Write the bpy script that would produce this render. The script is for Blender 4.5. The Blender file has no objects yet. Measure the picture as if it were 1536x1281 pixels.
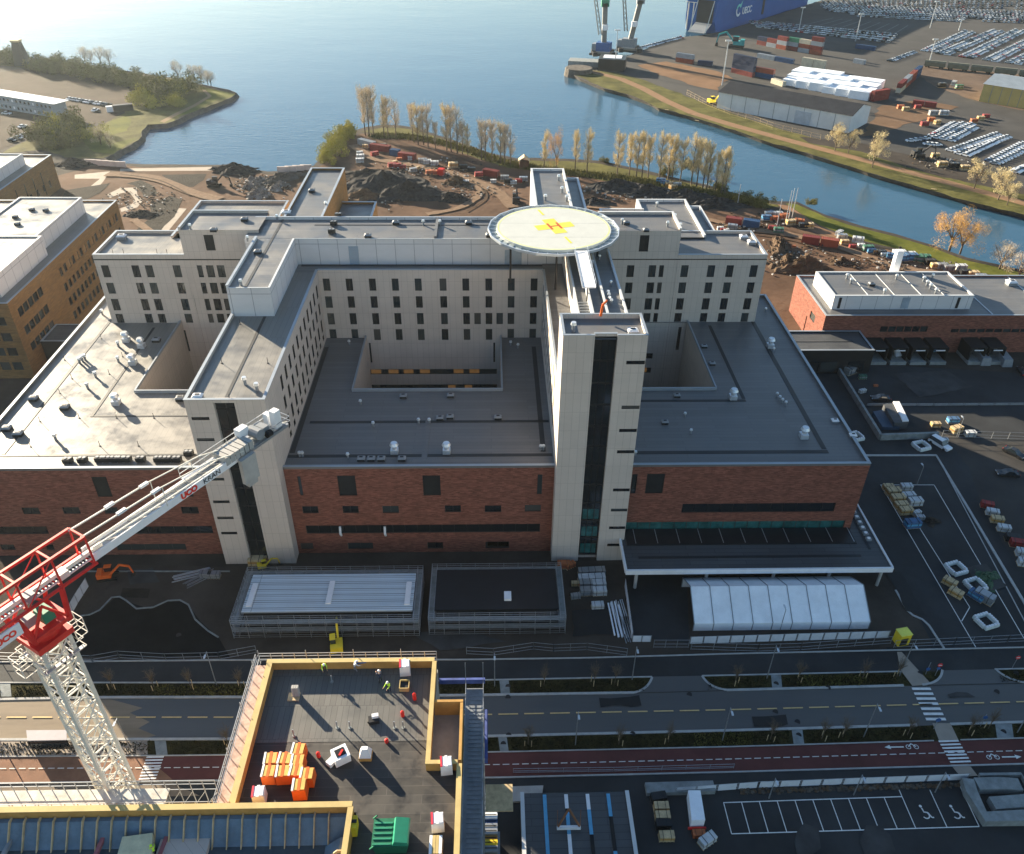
import bpy, math, random
from mathutils import Vector, Matrix
random.seed(7)
R = math.radians
S = bpy.context.scene
COL = S.collection
# ------------------------------------------------------------------ camera
HC = 108.0
FPX, PIT, YAW, ROL = 1234.2, .611384, .030454, .012491
_f = Vector((math.sin(YAW)*math.cos(PIT), math.cos(YAW)*math.cos(PIT), -math.sin(PIT)))
_x = Vector((math.cos(YAW), -math.sin(YAW), 0)); _u = _x.cross(_f)
CR = _x*math.cos(ROL)+_u*math.sin(ROL); CU = -_x*math.sin(ROL)+_u*math.cos(ROL)
CP = Vector((0, 0, HC))
cd = bpy.data.cameras.new('Camera'); cam = bpy.data.objects.new('Camera', cd); COL.objects.link(cam)
cd.sensor_width = 36; cd.lens = FPX/1536*36; cd.clip_start = 1; cd.clip_end = 9000
m = Matrix((CR, CU, -_f)).transposed().to_4x4(); m.translation = CP; cam.matrix_world = m
S.camera = cam
# ------------------------------------------------------------------ world, sun, exposure
SUN_EL, SUN_AZ = 14.5, -44.0          # azimuth from +Y, negative = to the left
w = bpy.data.worlds.new('World'); S.world = w; w.use_nodes = True
nt = w.node_tree; bg = nt.nodes['Background']
sky = nt.nodes.new('ShaderNodeTexSky'); sky.sky_type = 'NISHITA'; sky.sun_disc = False
sky.sun_elevation = R(SUN_EL); sky.sun_rotation = R(SUN_AZ); sky.air_density = 1.1; sky.dust_density = .25; sky.ozone_density = 2.2
nt.links.new(sky.outputs[0], bg.inputs[0]); bg.inputs[1].default_value = 0.052
sl = bpy.data.lights.new('Sun', 'SUN'); sl.energy = 5.0; sl.angle = R(.5); sl.color = (1, .85, .63)
so = bpy.data.objects.new('Sun', sl); COL.objects.link(so)
sd = Vector((math.sin(R(SUN_AZ))*math.cos(R(SUN_EL)), math.cos(R(SUN_AZ))*math.cos(R(SUN_EL)), math.sin(R(SUN_EL))))
so.rotation_euler = sd.to_track_quat('Z', 'Y').to_euler(); so.location = (-200, 200, 150)
S.view_settings.view_transform = 'Standard'; S.view_settings.look = 'None'; S.view_settings.gamma = 1
S.view_settings.exposure = 2.1
S.render.engine = 'CYCLES'

# ------------------------------------------------------------------ pixel (of the 1536x1281 photo) to world point
def ray(a, b): return CR*(a-768)-CU*(b-640.5)+_f*FPX
def P(a, b, z=0.0):
    d = ray(a, b); k = (z-HC)/d.z; return Vector((d.x*k, d.y*k, z))
def PY(a, b, Y):
    d = ray(a, b); k = Y/d.y; return Vector((d.x*k, Y, HC+d.z*k))
def pp(pts, z=0.0): return [P(a, b, z) for a, b in pts]

# ------------------------------------------------------------------ materials
MT = {}
def mat(name, col, rough=.85, var=.18, scale=.25, bump=0., metal=0., spec=.3, stretch=(1, 1, 1), col2=None, emit=None, detail=6, local=False):
    if name in MT: return MT[name]
    M = bpy.data.materials.new(name); M.use_nodes = True; N = M.node_tree.nodes; L = M.node_tree.links
    b = N['Principled BSDF']; b.inputs['Roughness'].default_value = rough; b.inputs['Metallic'].default_value = metal
    b.inputs['Specular IOR Level'].default_value = min(spec, .06) if rough >= .95 else spec
    g = N.new('ShaderNodeTexCoord' if local else 'ShaderNodeNewGeometry'); mp = N.new('ShaderNodeMapping'); mp.inputs['Scale'].default_value = stretch
    L.new(g.outputs['Object' if local else 'Position'], mp.inputs[0])
    n = N.new('ShaderNodeTexNoise'); n.inputs['Scale'].default_value = scale; n.inputs['Detail'].default_value = detail; n.inputs['Roughness'].default_value = .65
    L.new(mp.outputs[0], n.inputs[0])
    r = N.new('ShaderNodeValToRGB'); e = r.color_ramp.elements
    e[0].position = .32; e[1].position = .68
    if col2 is None:
        e[0].color = [c*(1-var) for c in col]+[1]; e[1].color = [min(1, c*(1+var)) for c in col]+[1]
    else: e[0].color = list(col)+[1]; e[1].color = list(col2)+[1]
    L.new(n.outputs[0], r.inputs[0]); L.new(r.outputs[0], b.inputs['Base Color'])
    if bump:
        q = N.new('ShaderNodeBump'); q.inputs['Strength'].default_value = bump; q.inputs['Distance'].default_value = .3
        n2 = N.new('ShaderNodeTexNoise'); n2.inputs['Scale'].default_value = scale*6; n2.inputs['Detail'].default_value = 5; L.new(mp.outputs[0], n2.inputs[0])
        L.new(n2.outputs[0], q.inputs['Height']); L.new(q.outputs[0], b.inputs['Normal'])
    if emit: b.inputs['Emission Color'].default_value = list(emit[0])+[1]; b.inputs['Emission Strength'].default_value = emit[1]
    MT[name] = M; return M
def gridmat(name, col, joint, bw, bh, mort, rough=.8, wall=True, offset=0., var=.1, blotch=.05, spec=.3, tint=None, ba=1.):
    """panel / membrane / brick joints laid out in metres on walls (x+y, z) or on roofs (x, y)"""
    M = bpy.data.materials.new(name); M.use_nodes = True; N = M.node_tree.nodes; L = M.node_tree.links
    b = N['Principled BSDF']; b.inputs['Roughness'].default_value = rough; b.inputs['Specular IOR Level'].default_value = spec
    g = N.new('ShaderNodeNewGeometry'); s = N.new('ShaderNodeSeparateXYZ'); c = N.new('ShaderNodeCombineXYZ'); L.new(g.outputs['Position'], s.inputs[0])
    if wall:
        a = N.new('ShaderNodeMath'); L.new(s.outputs[0], a.inputs[0]); L.new(s.outputs[1], a.inputs[1]); L.new(a.outputs[0], c.inputs[0]); L.new(s.outputs[2], c.inputs[1])
    else: L.new(s.outputs[0], c.inputs[0]); L.new(s.outputs[1], c.inputs[1])
    t = N.new('ShaderNodeTexBrick'); t.offset = offset; t.inputs['Scale'].default_value = 1; t.inputs['Mortar Size'].default_value = mort; t.inputs['Mortar Smooth'].default_value = .2
    t.inputs['Brick Width'].default_value = bw; t.inputs['Row Height'].default_value = bh; t.inputs['Bias'].default_value = 0
    t.inputs['Color1'].default_value = [x*(1-var) for x in col]+[1]; t.inputs['Color2'].default_value = [x*(1+var) for x in (tint or col)]+[1]; t.inputs['Mortar'].default_value = list(joint)+[1]
    L.new(c.outputs[0], t.inputs[0])
    n = N.new('ShaderNodeTexNoise'); n.inputs['Scale'].default_value = blotch; n.inputs['Detail'].default_value = 8; n.inputs['Roughness'].default_value = .7
    mp = N.new('ShaderNodeMapping'); mp.inputs['Scale'].default_value = (1, 1, 3 if wall else 1); L.new(g.outputs['Position'], mp.inputs[0]); L.new(mp.outputs[0], n.inputs[0])
    mr = N.new('ShaderNodeMapRange'); mr.inputs[1].default_value = .3; mr.inputs[2].default_value = .7; mr.inputs[3].default_value = 1-.2*ba; mr.inputs[4].default_value = 1+.15*ba; L.new(n.outputs[0], mr.inputs[0])
    x = N.new('ShaderNodeMix'); x.data_type = 'RGBA'; x.blend_type = 'MULTIPLY'; x.inputs['Factor'].default_value = 1
    rr = N.new('ShaderNodeMapRange'); rr.inputs[1].default_value = .35; rr.inputs[2].default_value = .65; rr.inputs[3].default_value = max(.2, rough-.14); rr.inputs[4].default_value = min(1, rough+.16); L.new(n.outputs[0], rr.inputs[0]); L.new(rr.outputs[0], b.inputs['Roughness'])
    L.new(t.outputs[0], x.inputs['A']); L.new(mr.outputs[0], x.inputs['B']); L.new(x.outputs['Result'], b.inputs['Base Color'])
    MT[name] = M; return M
brick = gridmat('red_brick', (.19, .068, .048), (.16, .085, .068), .75, .17, .014, var=.26, offset=.5, blotch=.35, tint=(.225, .086, .06), spec=.15)
ochre = gridmat('ochre_brick', (.225, .125, .045), (.15, .085, .04), 1.4, .2, .012, var=.18, offset=.5, blotch=.4)
panel = gridmat('pale_concrete_panel', (.53, .465, .41), (.30, .26, .225), 1.25, 3.7, .02, var=.03, blotch=.12, ba=.35)
panelw = gridmat('white_cladding_panel', (.62, .61, .61), (.25, .25, .27), 4.0, 8, .06, var=.03, blotch=.2, ba=.3)
roofm = gridmat('grey_roofing_felt', (.13, .13, .13), (.085, .085, .09), 14, 1.0, .035, wall=False, offset=.5, var=.09, blotch=.12, rough=.45, spec=.5)
roofb = gridmat('pale_roofing_felt', (.17, .164, .15), (.11, .105, .095), 1.0, 12, .03, wall=False, offset=.5, var=.05, blotch=.15, rough=.42, spec=.5)
roofd = gridmat('dark_roofing_felt', (.075, .08, .085), (.03, .03, .035), 10, 1.0, .03, wall=False, offset=.5, var=.1, blotch=.15, rough=.6)
seam = mat('dark_roof_seam', (.025, .027, .03), .5)
coping = mat('grey_metal_coping', (.32, .36, .40), .4, .08, metal=.3)
copl = mat('pale_metal_coping', (.55, .57, .58), .4, .06)
glass = mat('dark_window_glass', (.012, .018, .022), .08, .5, .3, spec=.8)
_N = glass.node_tree.nodes; _L = glass.node_tree.links; _oi = _N.new('ShaderNodeObjectInfo'); _r = _N.new('ShaderNodeValToRGB'); _r.color_ramp.interpolation = 'CONSTANT'
for _i, (_p, _c) in enumerate(((0, (.010, .014, .018)), (.35, (.018, .026, .030)), (.55, (.035, .045, .048)), (.72, (.012, .016, .02)), (.86, (.07, .07, .065)), (.94, (.02, .03, .035)))):
    _e = _r.color_ramp.elements[_i] if _i < 2 else _r.color_ramp.elements.new(_p)
    _e.position = _p; _e.color = (*_c, 1)
_L.new(_oi.outputs['Random'], _r.inputs[0]); _L.new(_r.outputs[0], _N['Principled BSDF'].inputs['Base Color'])
glasst = mat('green_tinted_glass', (.02, .10, .10), .1, .6, .5, spec=.8)
warm = mat('lit_window_interior', (.17, .10, .045), .6, .3, .8, emit=((1, .5, .15), .02))
frame = mat('black_metal_frame', (.02, .02, .022), .45)
darkm = mat('black_panel', (.018, .02, .022), .35, .2, .5)
asph = mat('dark_asphalt', (.027, .029, .031), .8, .42, .07, .1)
asph2 = mat('road_asphalt', (.048, .047, .045), .55, .18, .15, .08, spec=1.0, stretch=(.15, 1.6, 1))
asphl = mat('worn_asphalt_yard', (.042, .040, .038), .9, .3, .06, .1)
dirt = mat('brown_construction_earth', (.075, .045, .030), .95, .1, .05, .6, col2=(.16, .098, .065))
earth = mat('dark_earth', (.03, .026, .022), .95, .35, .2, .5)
gravel = mat('grey_gravel_yard', (.055, .047, .04), .95, .3, .09, .4)
conc = mat('pale_concrete', (.38, .37, .35), .85, .15, .5)
concd = mat('weathered_concrete', (.22, .24, .24), .85, .25, .7, .2)
kerbm = mat('granite_kerb', (.38, .38, .37), .8, .15, 1)
paint = mat('white_road_paint', (.72, .72, .70), .7, .12, 2)
painty = mat('yellow_road_paint', (.62, .44, .20), .7, .12, 2)
red = mat('red_cycle_asphalt', (.105, .035, .032), .9, .18, .2)
grass = mat('spring_grass', (.06, .075, .014), .95, .2, .07, .4, col2=(.15, .15, .03))
grassd = mat('rough_dry_grass', (.052, .052, .018), .95, .2, .1, .6, col2=(.145, .135, .045))
verge = mat('verge_ground_cover', (.016, .018, .010), .95, .2, .5, .8, col2=(.06, .052, .02))
rock = mat('shore_rock', (.10, .085, .07), .9, .4, .5, 1)
timber = mat('yellow_formwork_timber', (.46, .26, .075), .7, .2, .6)
timberl = mat('pale_timber_edge', (.50, .38, .16), .7, .12, .6)
wood = mat('sawn_wood', (.50, .38, .22), .8, .25, 1.5)
steel = mat('galvanised_steel', (.36, .38, .40), .4, .12, 2, metal=.6)
steelw = mat('white_painted_steel', (.62, .60, .54), .5, .12, 1)
redp = mat('red_painted_steel', (.62, .03, .025), .42, .15, 1)
white = mat('white_paint', (.75, .76, .78), .5, .06, 1)
orange = mat('orange_plastic', (.72, .13, .02), .5, .1, 1)
yellowp = mat('yellow_paint', (.75, .55, .03), .5, .1, 1)
bluep = mat('blue_paint', (.03, .10, .28), .5, .15, 1)
cyanp = mat('light_blue_membrane', (.10, .34, .55), .5, .15, 1)
greenp = mat('green_paint', (.02, .22, .13), .5, .15, 1)
dkred = mat('dark_red_paint', (.25, .03, .03), .6, .2, 1)
black = mat('black_rubber', (.012, .012, .013), .7)
tarp = mat('white_tarpaulin', (.80, .84, .88), .55, .08, .4, .1)
hiviz = mat('hi_vis_yellow', (.55, .85, .05), .7, .1, 3)
skin = mat('skin_tone', (.5, .3, .2), .6)
navy = mat('navy_cloth', (.02, .03, .06), .8)
greyp = mat('grey_paint', (.22, .24, .26), .5, .15, 1)
bark = mat('grey_bark', (.12, .09, .065), .9, .3, 3)
twigy = mat('yellow_spring_twigs', (.60, .50, .28), .9, .2, .6)
twigg = mat('grey_brown_twigs', (.56, .47, .33), .9, .2, .6)
twigo = mat('orange_willow_twigs', (.60, .36, .10), .9, .2, .6)
leafg = mat('olive_shrub_leaves', (.14, .13, .035), .9, .35, .4)
leafy = mat('yellow_green_leaves', (.33, .30, .05), .9, .25, .4)
stoned = mat('dark_crushed_stone', (.055, .052, .05), .95, .5, .8, 1.2)
pvc = mat('helipad_white_deck', (.50, .515, .48), .5, .05, .5)
silver = mat('bright_zinc', (.62, .66, .70), .3, .1, 1, metal=.5)

# ------------------------------------------------------------------ mesh builder
class MB:
    def __init__(s): s.v = []; s.f = []; s.m = []; s.ms = []
    def mi(s, m):
        if m not in s.ms: s.ms.append(m)
        return s.ms.index(m)
    def face(s, pts, m):
        n = len(s.v); s.v += [tuple(p) for p in pts]; s.f.append(tuple(range(n, n+len(pts)))); s.m.append(s.mi(m)); return s
    def mesh(s, vs, fs, m):
        n = len(s.v); s.v += [tuple(p) for p in vs]; k = s.mi(m)
        for f in fs: s.f.append(tuple(i+n for i in f)); s.m.append(k)
        return s
    def hexa(s, c, m):   # 8 corners: bottom 4 ccw, top 4 ccw
        return s.mesh(c, [(3, 2, 1, 0), (4, 5, 6, 7), (0, 1, 5, 4), (1, 2, 6, 5), (2, 3, 7, 6), (3, 0, 4, 7)], m)
    def box(s, x0, x1, y0, y1, z0, z1, m):
        return s.hexa([(x0, y0, z0), (x1, y0, z0), (x1, y1, z0), (x0, y1, z0), (x0, y0, z1), (x1, y0, z1), (x1, y1, z1), (x0, y1, z1)], m)
    def obox(s, c, sx, sy, sz, rz, m):   # c = centre of the base
        ca, sa = math.cos(rz), math.sin(rz)
        q = [(c[0]+ca*a*sx/2-sa*b*sy/2, c[1]+sa*a*sx/2+ca*b*sy/2) for a, b in ((-1, -1), (1, -1), (1, 1), (-1, 1))]
        return s.hexa([(x, y, c[2]) for x, y in q]+[(x, y, c[2]+sz) for x, y in q], m)
    def cyl(s, p0, p1, r0, m, r1=None, n=8, caps=True):
        p0, p1 = Vector(p0), Vector(p1); r1 = r0 if r1 is None else r1
        d = (p1-p0)
        if d.length < 1e-6: return s
        q = d.to_track_quat('Z', 'Y'); vs = []
        for p, r in ((p0, r0), (p1, r1)):
            for i in range(n):
                a = 2*math.pi*(i+.5)/n; vs.append(p+q @ Vector((r*math.cos(a), r*math.sin(a), 0)))
        fs = [(i, (i+1) % n, n+(i+1) % n, n+i) for i in range(n)]
        if caps: fs += [tuple(range(n))[::-1], tuple(range(n, 2*n))]
        return s.mesh(vs, fs, m)
    def bar(s, p0, p1, w, m): return s.cyl(p0, p1, w*.7071, m, n=4)
    def sheet(s, pts, z, m): return s.face([(p[0], p[1], z) for p in pts], m)
    def prism(s, pts, z0, z1, m, mt=None):
        a = sum(pts[i][0]*pts[(i+1) % len(pts)][1]-pts[(i+1) % len(pts)][0]*pts[i][1] for i in range(len(pts)))
        if a < 0: pts = list(pts)[::-1]
        n = len(pts); s.face([(p[0], p[1], z1) for p in pts], mt or m)
        vs = [(p[0], p[1], z0) for p in pts]+[(p[0], p[1], z1) for p in pts]
        return s.mesh(vs, [(i, (i+1) % n, n+(i+1) % n, n+i) for i in range(n)], m)
    def build(s, name, parent=None, loc=None, smooth=False):
        me = bpy.data.meshes.new(name); off = Vector(loc) if loc is not None else Vector((0, 0, 0))
        if parent is not None and loc is None:
            p = parent
            while p: off += p.location; p = p.parent
        me.from_pydata([(a[0]-off.x, a[1]-off.y, a[2]-off.z) for a in s.v], [], s.f)
        for m in s.ms: me.materials.append(m)
        me.polygons.foreach_set('material_index', s.m)
        if smooth: me.polygons.foreach_set('use_smooth', [True]*len(s.f))
        me.update(); o = bpy.data.objects.new(name, me); COL.objects.link(o)
        if parent is not None: o.parent = parent
        if loc is not None: o.location = loc if parent is None else (0, 0, 0)
        return o
def tag(o, label=None, cat=None, group=None, kind=None):
    if label: o['label'] = label
    if cat: o['category'] = cat
    if group: o['group'] = group
    if kind: o['kind'] = kind
    return o
def thing(name, label, cat, loc=(0, 0, 0), group=None):
    o = bpy.data.objects.new(name, None); COL.objects.link(o); o.location = loc; o.empty_display_size = .5
    return tag(o, label, cat, group)
def struct(name, mb, cat='ground', label=None):
    o = mb.build(name); tag(o, label or name.replace('_', ' ')+' of the photographed place', cat, None, 'structure'); return o
def dup(root, loc, rz=0., label=None, group=None, scale=None):
    r = root.copy(); COL.objects.link(r); r.location = loc; r.rotation_euler = (0, 0, rz)
    if scale: r.scale = scale
    if label: r['label'] = label
    if group: r['group'] = group
    for ch in root.children:
        c = ch.copy(); COL.objects.link(c); c.parent = r
        for g in ch.children:
            d = g.copy(); COL.objects.link(d); d.parent = c
    return r
def place(o, loc, rz=0., scale=None):
    o.location = loc; o.rotation_euler = (0, 0, rz)
    if scale: o.scale = scale
    return o
class Kind:
    """first call moves the prototype, later calls copy it"""
    def __init__(s, proto): s.p = proto; s.used = False
    def put(s, loc, rz=0., label=None, group=None, scale=None):
        if s.used: return dup(s.p, loc, rz, label, group, scale)
        s.used = True; place(s.p, loc, rz, scale)
        if label: s.p['label'] = label
        if group: s.p['group'] = group
        return s.p
ORD = 'first second third fourth fifth sixth seventh eighth ninth tenth eleventh twelfth thirteenth fourteenth fifteenth sixteenth seventeenth eighteenth nineteenth twentieth'.split()
def nth(i):
    if i < 20: return ORD[i]
    return ('twenty ' if i < 29 else 'thirty ' if i < 39 else 'forty ')+ORD[(i-19) % 10-1] if (i+1) % 10 else ['thirtieth', 'fortieth', 'fiftieth'][(i+1)//10-3]
def text_mesh(name, body, size, m, parent, mw, ext=.01, bold=0.):
    cu = bpy.data.curves.new(name, 'FONT'); cu.body = body; cu.size = size; cu.extrude = ext; cu.align_x = 'CENTER'; cu.align_y = 'CENTER'; cu.offset = bold
    t = bpy.data.objects.new(name+'_tmp', cu); COL.objects.link(t)
    dg = bpy.context.evaluated_depsgraph_get(); me = bpy.data.meshes.new_from_object(t.evaluated_get(dg)); bpy.data.objects.remove(t)
    me.name = name; me.materials.clear(); me.materials.append(m)
    o = bpy.data.objects.new(name, me); COL.objects.link(o); me.transform(mw)
    if parent:
        me.transform(Matrix.Translation(-Vector(parent.location))); o.parent = parent
    return o
def frame_mat(o, xd, yd):
    xd = Vector(xd).normalized(); yd = Vector(yd); yd = (yd-xd*yd.dot(xd)).normalized(); zd = xd.cross(yd)
    m = Matrix((xd, yd, zd)).transposed().to_4x4(); m.translation = Vector(o); return m

# wall with real openings. O = left-bottom corner, U = unit along, N = outward normal; holes in (u0,u1,z0,z1)
def facade(mb, O, U, N, W, z0, z1, holes, m, depth=.25, rev=None):
    O, U, N = Vector(O), Vector(U), Vector(N)
    H = []
    for h in holes:
        a, b, c, d = max(h[0], .02), min(h[1], W-.02), max(h[2], z0+.02), min(h[3], z1-.02)
        if b-a > .1 and d-c > .1: H.append((a, b, c, d))
    us = sorted({0., W}|{round(x, 3) for h in H for x in h[:2]}); zs = sorted({z0, z1}|{round(x, 3) for h in H for x in h[2:]})
    H = [tuple(round(x, 3) for x in h) for h in H]
    pt = lambda u, z, d=0: Vector((O.x+U.x*u-N.x*d, O.y+U.y*u-N.y*d, z))
    for j in range(len(zs)-1):
        run = None
        for i in range(len(us)-1):
            cu, cz = (us[i]+us[i+1])/2, (zs[j]+zs[j+1])/2
            hole = any(h[0] < cu < h[1] and h[2] < cz < h[3] for h in H)
            if hole:
                if run is not None: mb.face([pt(run, zs[j]), pt(us[i], zs[j]), pt(us[i], zs[j+1]), pt(run, zs[j+1])], m); run = None
            elif run is None: run = us[i]
        if run is not None: mb.face([pt(run, zs[j]), pt(W, zs[j]), pt(W, zs[j+1]), pt(run, zs[j+1])], m)
    rv = rev or m
    for a, b, c, d in H:
        mb.face([pt(a, c), pt(b, c), pt(b, c, depth), pt(a, c, depth)], rv); mb.face([pt(a, d), pt(b, d), pt(b, d, depth), pt(a, d, depth)], rv)
        mb.face([pt(a, c), pt(a, d), pt(a, d, depth), pt(a, c, depth)], rv); mb.face([pt(b, c), pt(b, d), pt(b, d, depth), pt(b, c, depth)], rv)
    return H
def window(O, U, N, h, parent, gm=None, name='window', depth=.22, muntins=1, mb=None):
    O, U, N = Vector(O), Vector(U), Vector(N); a, b, c, d = h
    own = mb is None; mb = mb or MB(); gm = gm or glass; t = .07
    def bx(u0, u1, z0, z1, d0, d1, m):
        q = [O+U*u0-N*d0, O+U*u1-N*d0, O+U*u1-N*d1, O+U*u0-N*d1]
        mb.hexa([(p.x, p.y, z0) for p in q]+[(p.x, p.y, z1) for p in q], m)
    bx(a+.01, b-.01, c+.01, d-.01, depth-.02, depth+.03, gm)
    bx(a+.005, b-.005, c+.005, c+t, depth-.1, depth-.03, frame); bx(a+.005, b-.005, d-t, d-.005, depth-.1, depth-.03, frame)
    bx(a+.005, a+t, c+t, d-t, depth-.1, depth-.03, frame); bx(b-t, b-.005, c+t, d-t, depth-.1, depth-.03, frame)
    for i in range(muntins-1):
        u = a+(b-a)*(i+1)/muntins; bx(u-t/2, u+t/2, c+t, d-t, depth-.09, depth-.03, frame)
    if own: return mb.build(name, parent)
def parapets(mb, rect, z, sides, h=.6, t=.45, m=None, cm=None, wall=None):
    """parapet upstand with metal coping on the named sides of a roof rectangle"""
    x0, x1, y0, y1 = rect; m = m or roofm; cm = cm or coping
    for s_ in sides:
        e = .0 if s_ in 'SN' else .004
        if s_ == 'S': r = (x0, x1, y0, y0+t)
        if s_ == 'N': r = (x0, x1, y1-t, y1)
        if s_ == 'W': r = (x0-.003, x0+t, y0+t, y1-t)
        if s_ == 'E': r = (x1-t, x1+.003, y0+t, y1-t)
        if s_ in 'WE': 
            if 'S' not in sides: r = (r[0], r[1], y0, r[3])
            if 'N' not in sides: r = (r[0], r[1], r[2], y1)
        mb.box(r[0]+.01, r[1]-.01, r[2]+.01, r[3]-.01, z-.0, z+h-e, wall or m)
        mb.box(r[0]-.06+e, r[1]+.06-e, r[2]-.06+e, r[3]+.06-e, z+h-.03-e, z+h+.07-e, cm)
# ================================================================== SETTING: water, land, roads
def land_poly():
    sh = [(-260, 30), (-60, 62), (0, 78), (60, 90), (130, 99), (200, 109), (260, 119), (310, 129), (345, 136), (356, 141), (345, 149), (325, 155), (290, 170), (268, 181), (250, 187), (222, 189), (213, 197), (214, 206),
          (195, 220), (172, 233), (158, 240), (172, 246), (210, 249), (260, 249), (330, 249), (365, 253), (400, 260), (440, 257), (472, 250), (485, 236), (500, 222), (515, 206), (530, 198), (548, 193), (575, 189), (600, 190), (625, 194),
          (660, 205), (700, 219), (740, 232), (775, 240), (800, 239), (850, 240), (900, 243), (960, 256), (1010, 268), (1060, 279), (1100, 291), (1140, 301), (1165, 304), (1195, 305), (1240, 325), (1290, 341), (1340, 353), (1400, 371), (1450, 389), (1536, 409), (1700, 450), (1900, 490)]
    return [P(a, b, -.6) for a, b in sh]
def rough(pts, amp, sub=6):
    out = []
    for i in range(len(pts)-1):
        a, b = pts[i], pts[i+1]; n = max(1, int((b-a).length/sub))
        for k in range(n):
            t = k/n; q = a.lerp(b, t); out.append(Vector((q.x+random.uniform(-amp, amp), q.y+random.uniform(-amp, amp), q.z)))
    out.append(pts[-1]); return out
def shore(name, pts, close, m, mrock):
    """land sheet with a rocky bank falling to the water along pts"""
    p = rough(pts, .5); mb = MB(); mb.face([(q.x, q.y, 0) for q in p]+close, m)
    n = len(p); cen = sum((Vector((c[0], c[1], 0)) for c in close), Vector())/len(close)
    for i in range(n-1):
        a, b = p[i], p[i+1]; t = (b-a).normalized(); o = Vector((t.y, -t.x, 0))
        if o.dot(Vector((a.x-cen.x, a.y-cen.y, 0))) < 0 and False: o = -o
        if i == 0: po = o
    # outward offsets (land lies on the right-hand side of the path when walking it left to right near us)
    offs = []
    for i in range(n):
        a, b = p[max(0, i-1)], p[min(n-1, i+1)]; t = (b-a).normalized(); offs.append(Vector((-t.y, t.x, 0)))
    sg = shore.sg
    lo = [p[i]+offs[i]*sg*(1.8+random.uniform(-.4, .6)) for i in range(n)]
    for i in range(n-1):
        mb.face([(p[i].x, p[i].y, 0), (lo[i].x, lo[i].y, -2.6), (lo[i+1].x, lo[i+1].y, -2.6), (p[i+1].x, p[i+1].y, 0)], mrock)
    return mb, p
W_ = MB(); W_.sheet([(-3500, -100), (3500, -100), (3500, 7000), (-3500, 7000)], -2.0, None)
wm = bpy.data.materials.new('river_water'); wm.use_nodes = True; N = wm.node_tree.nodes; L = wm.node_tree.links; b = N['Principled BSDF']
b.inputs['Base Color'].default_value = (.03, .085, .14, 1); b.inputs['Roughness'].default_value = .13; b.inputs['IOR'].default_value = 1.33; b.inputs['Specular IOR Level'].default_value = .5
g = N.new('ShaderNodeNewGeometry'); prev = None
for sc, st, an, ds in ((.16, (1, 2.6, 1), 12, .8), (.9, (1, 2.2, 1), -20, .16), (.02, (1, 1.6, 1), 30, 2.0)):
    mp = N.new('ShaderNodeMapping'); mp.inputs['Scale'].default_value = st; mp.inputs['Rotation'].default_value = (0, 0, R(an)); L.new(g.outputs['Position'], mp.inputs[0])
    n = N.new('ShaderNodeTexNoise'); n.inputs['Scale'].default_value = sc; n.inputs['Detail'].default_value = 4; L.new(mp.outputs[0], n.inputs[0])
    q = N.new('ShaderNodeBump'); q.inputs['Strength'].default_value = .09; q.inputs['Distance'].default_value = ds; L.new(n.outputs[0], q.inputs['Height'])
    if prev: L.new(prev.outputs[0], q.inputs['Normal'])
    prev = q
L.new(prev.outputs[0], b.inputs['Normal']); W_.ms = [wm]
struct('water', W_, 'water', 'calm blue fjord water glaring white towards the upper left')
shore.sg = 1
pts = land_poly()
mb, nearshore = shore('ground', pts, [(900, 200, 0), (900, -200, 0), (-900, -200, 0), (-900, 600, 0), (-620, 760, 0)], gravel, rock)
struct('ground', mb, 'ground', 'brown and grey ground of the hospital building site')
port = [(1420, -70), (1330, -40), (1260, -8), (1196, 13), (1130, 34), (1080, 49), (1052, 54), (1042, 55), (1000, 60), (970, 74), (930, 90), (905, 98), (870, 92), (866, 98), (853, 104), (860, 114), (880, 124), (905, 134), (940, 143), (965, 152), (985, 163), (1010, 169), (1060, 184), (1100, 197), (1140, 211), (1200, 228), (1300, 260), (1380, 283), (1450, 303), (1536, 324), (1700, 366), (1900, 405)]
mb, _ = shore('port', [P(a, b, -.6) for a, b in port], [(1500, 500, 0), (1500, 1500, 0), (700, 1600, 0)], asphl, rock)
struct('port_ground', mb, 'ground', 'worn grey paved ground of the car and container port')
LZ = [0.02]
def layer(name, px, m, label, z=None, cat='ground', amp=0, edge=None, cut=None):
    LZ[0] += .004; z = z or LZ[0]
    q = [P(a, b, z) for a, b in px]
    if amp: q = rough(q+[q[0]], amp, 4)[:-1]
    mb = MB(); mb.sheet(q, z, m); return struct(name, mb, cat, label)
# brown earth behind the hospital, park on the left
layer('construction_ground', [(158, 242), (210, 251), (260, 251), (330, 251), (365, 255), (400, 262), (440, 259), (476, 252), (492, 240), (505, 224), (520, 209), (545, 200), (600, 202), (650, 212), (700, 230), (760, 248), (800, 252), (900, 262), (1000, 280), (1090, 298), (1180, 322), (1240, 345), (1300, 365), (1400, 395), (1480, 415), (1536, 432), (1536, 480), (1200, 520), (1140, 440), (900, 330), (400, 330), (150, 520), (0, 320), (0, 290)], dirt, 'bare brown earth of the construction site behind the hospital', amp=.6)
layer('grass_bank', [(540, 197), (575, 191), (600, 192), (625, 196), (660, 207), (700, 221), (740, 234), (775, 242), (800, 241), (850, 242), (900, 245), (960, 258), (1010, 270), (1060, 281), (1100, 293), (1140, 303), (1175, 308), (1150, 312), (1100, 300), (1040, 290), (980, 283), (920, 274), (860, 262), (810, 255), (760, 252), (700, 232), (650, 214), (600, 204)], grassd, 'rough grass bank under the poplar row', amp=.5)
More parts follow.
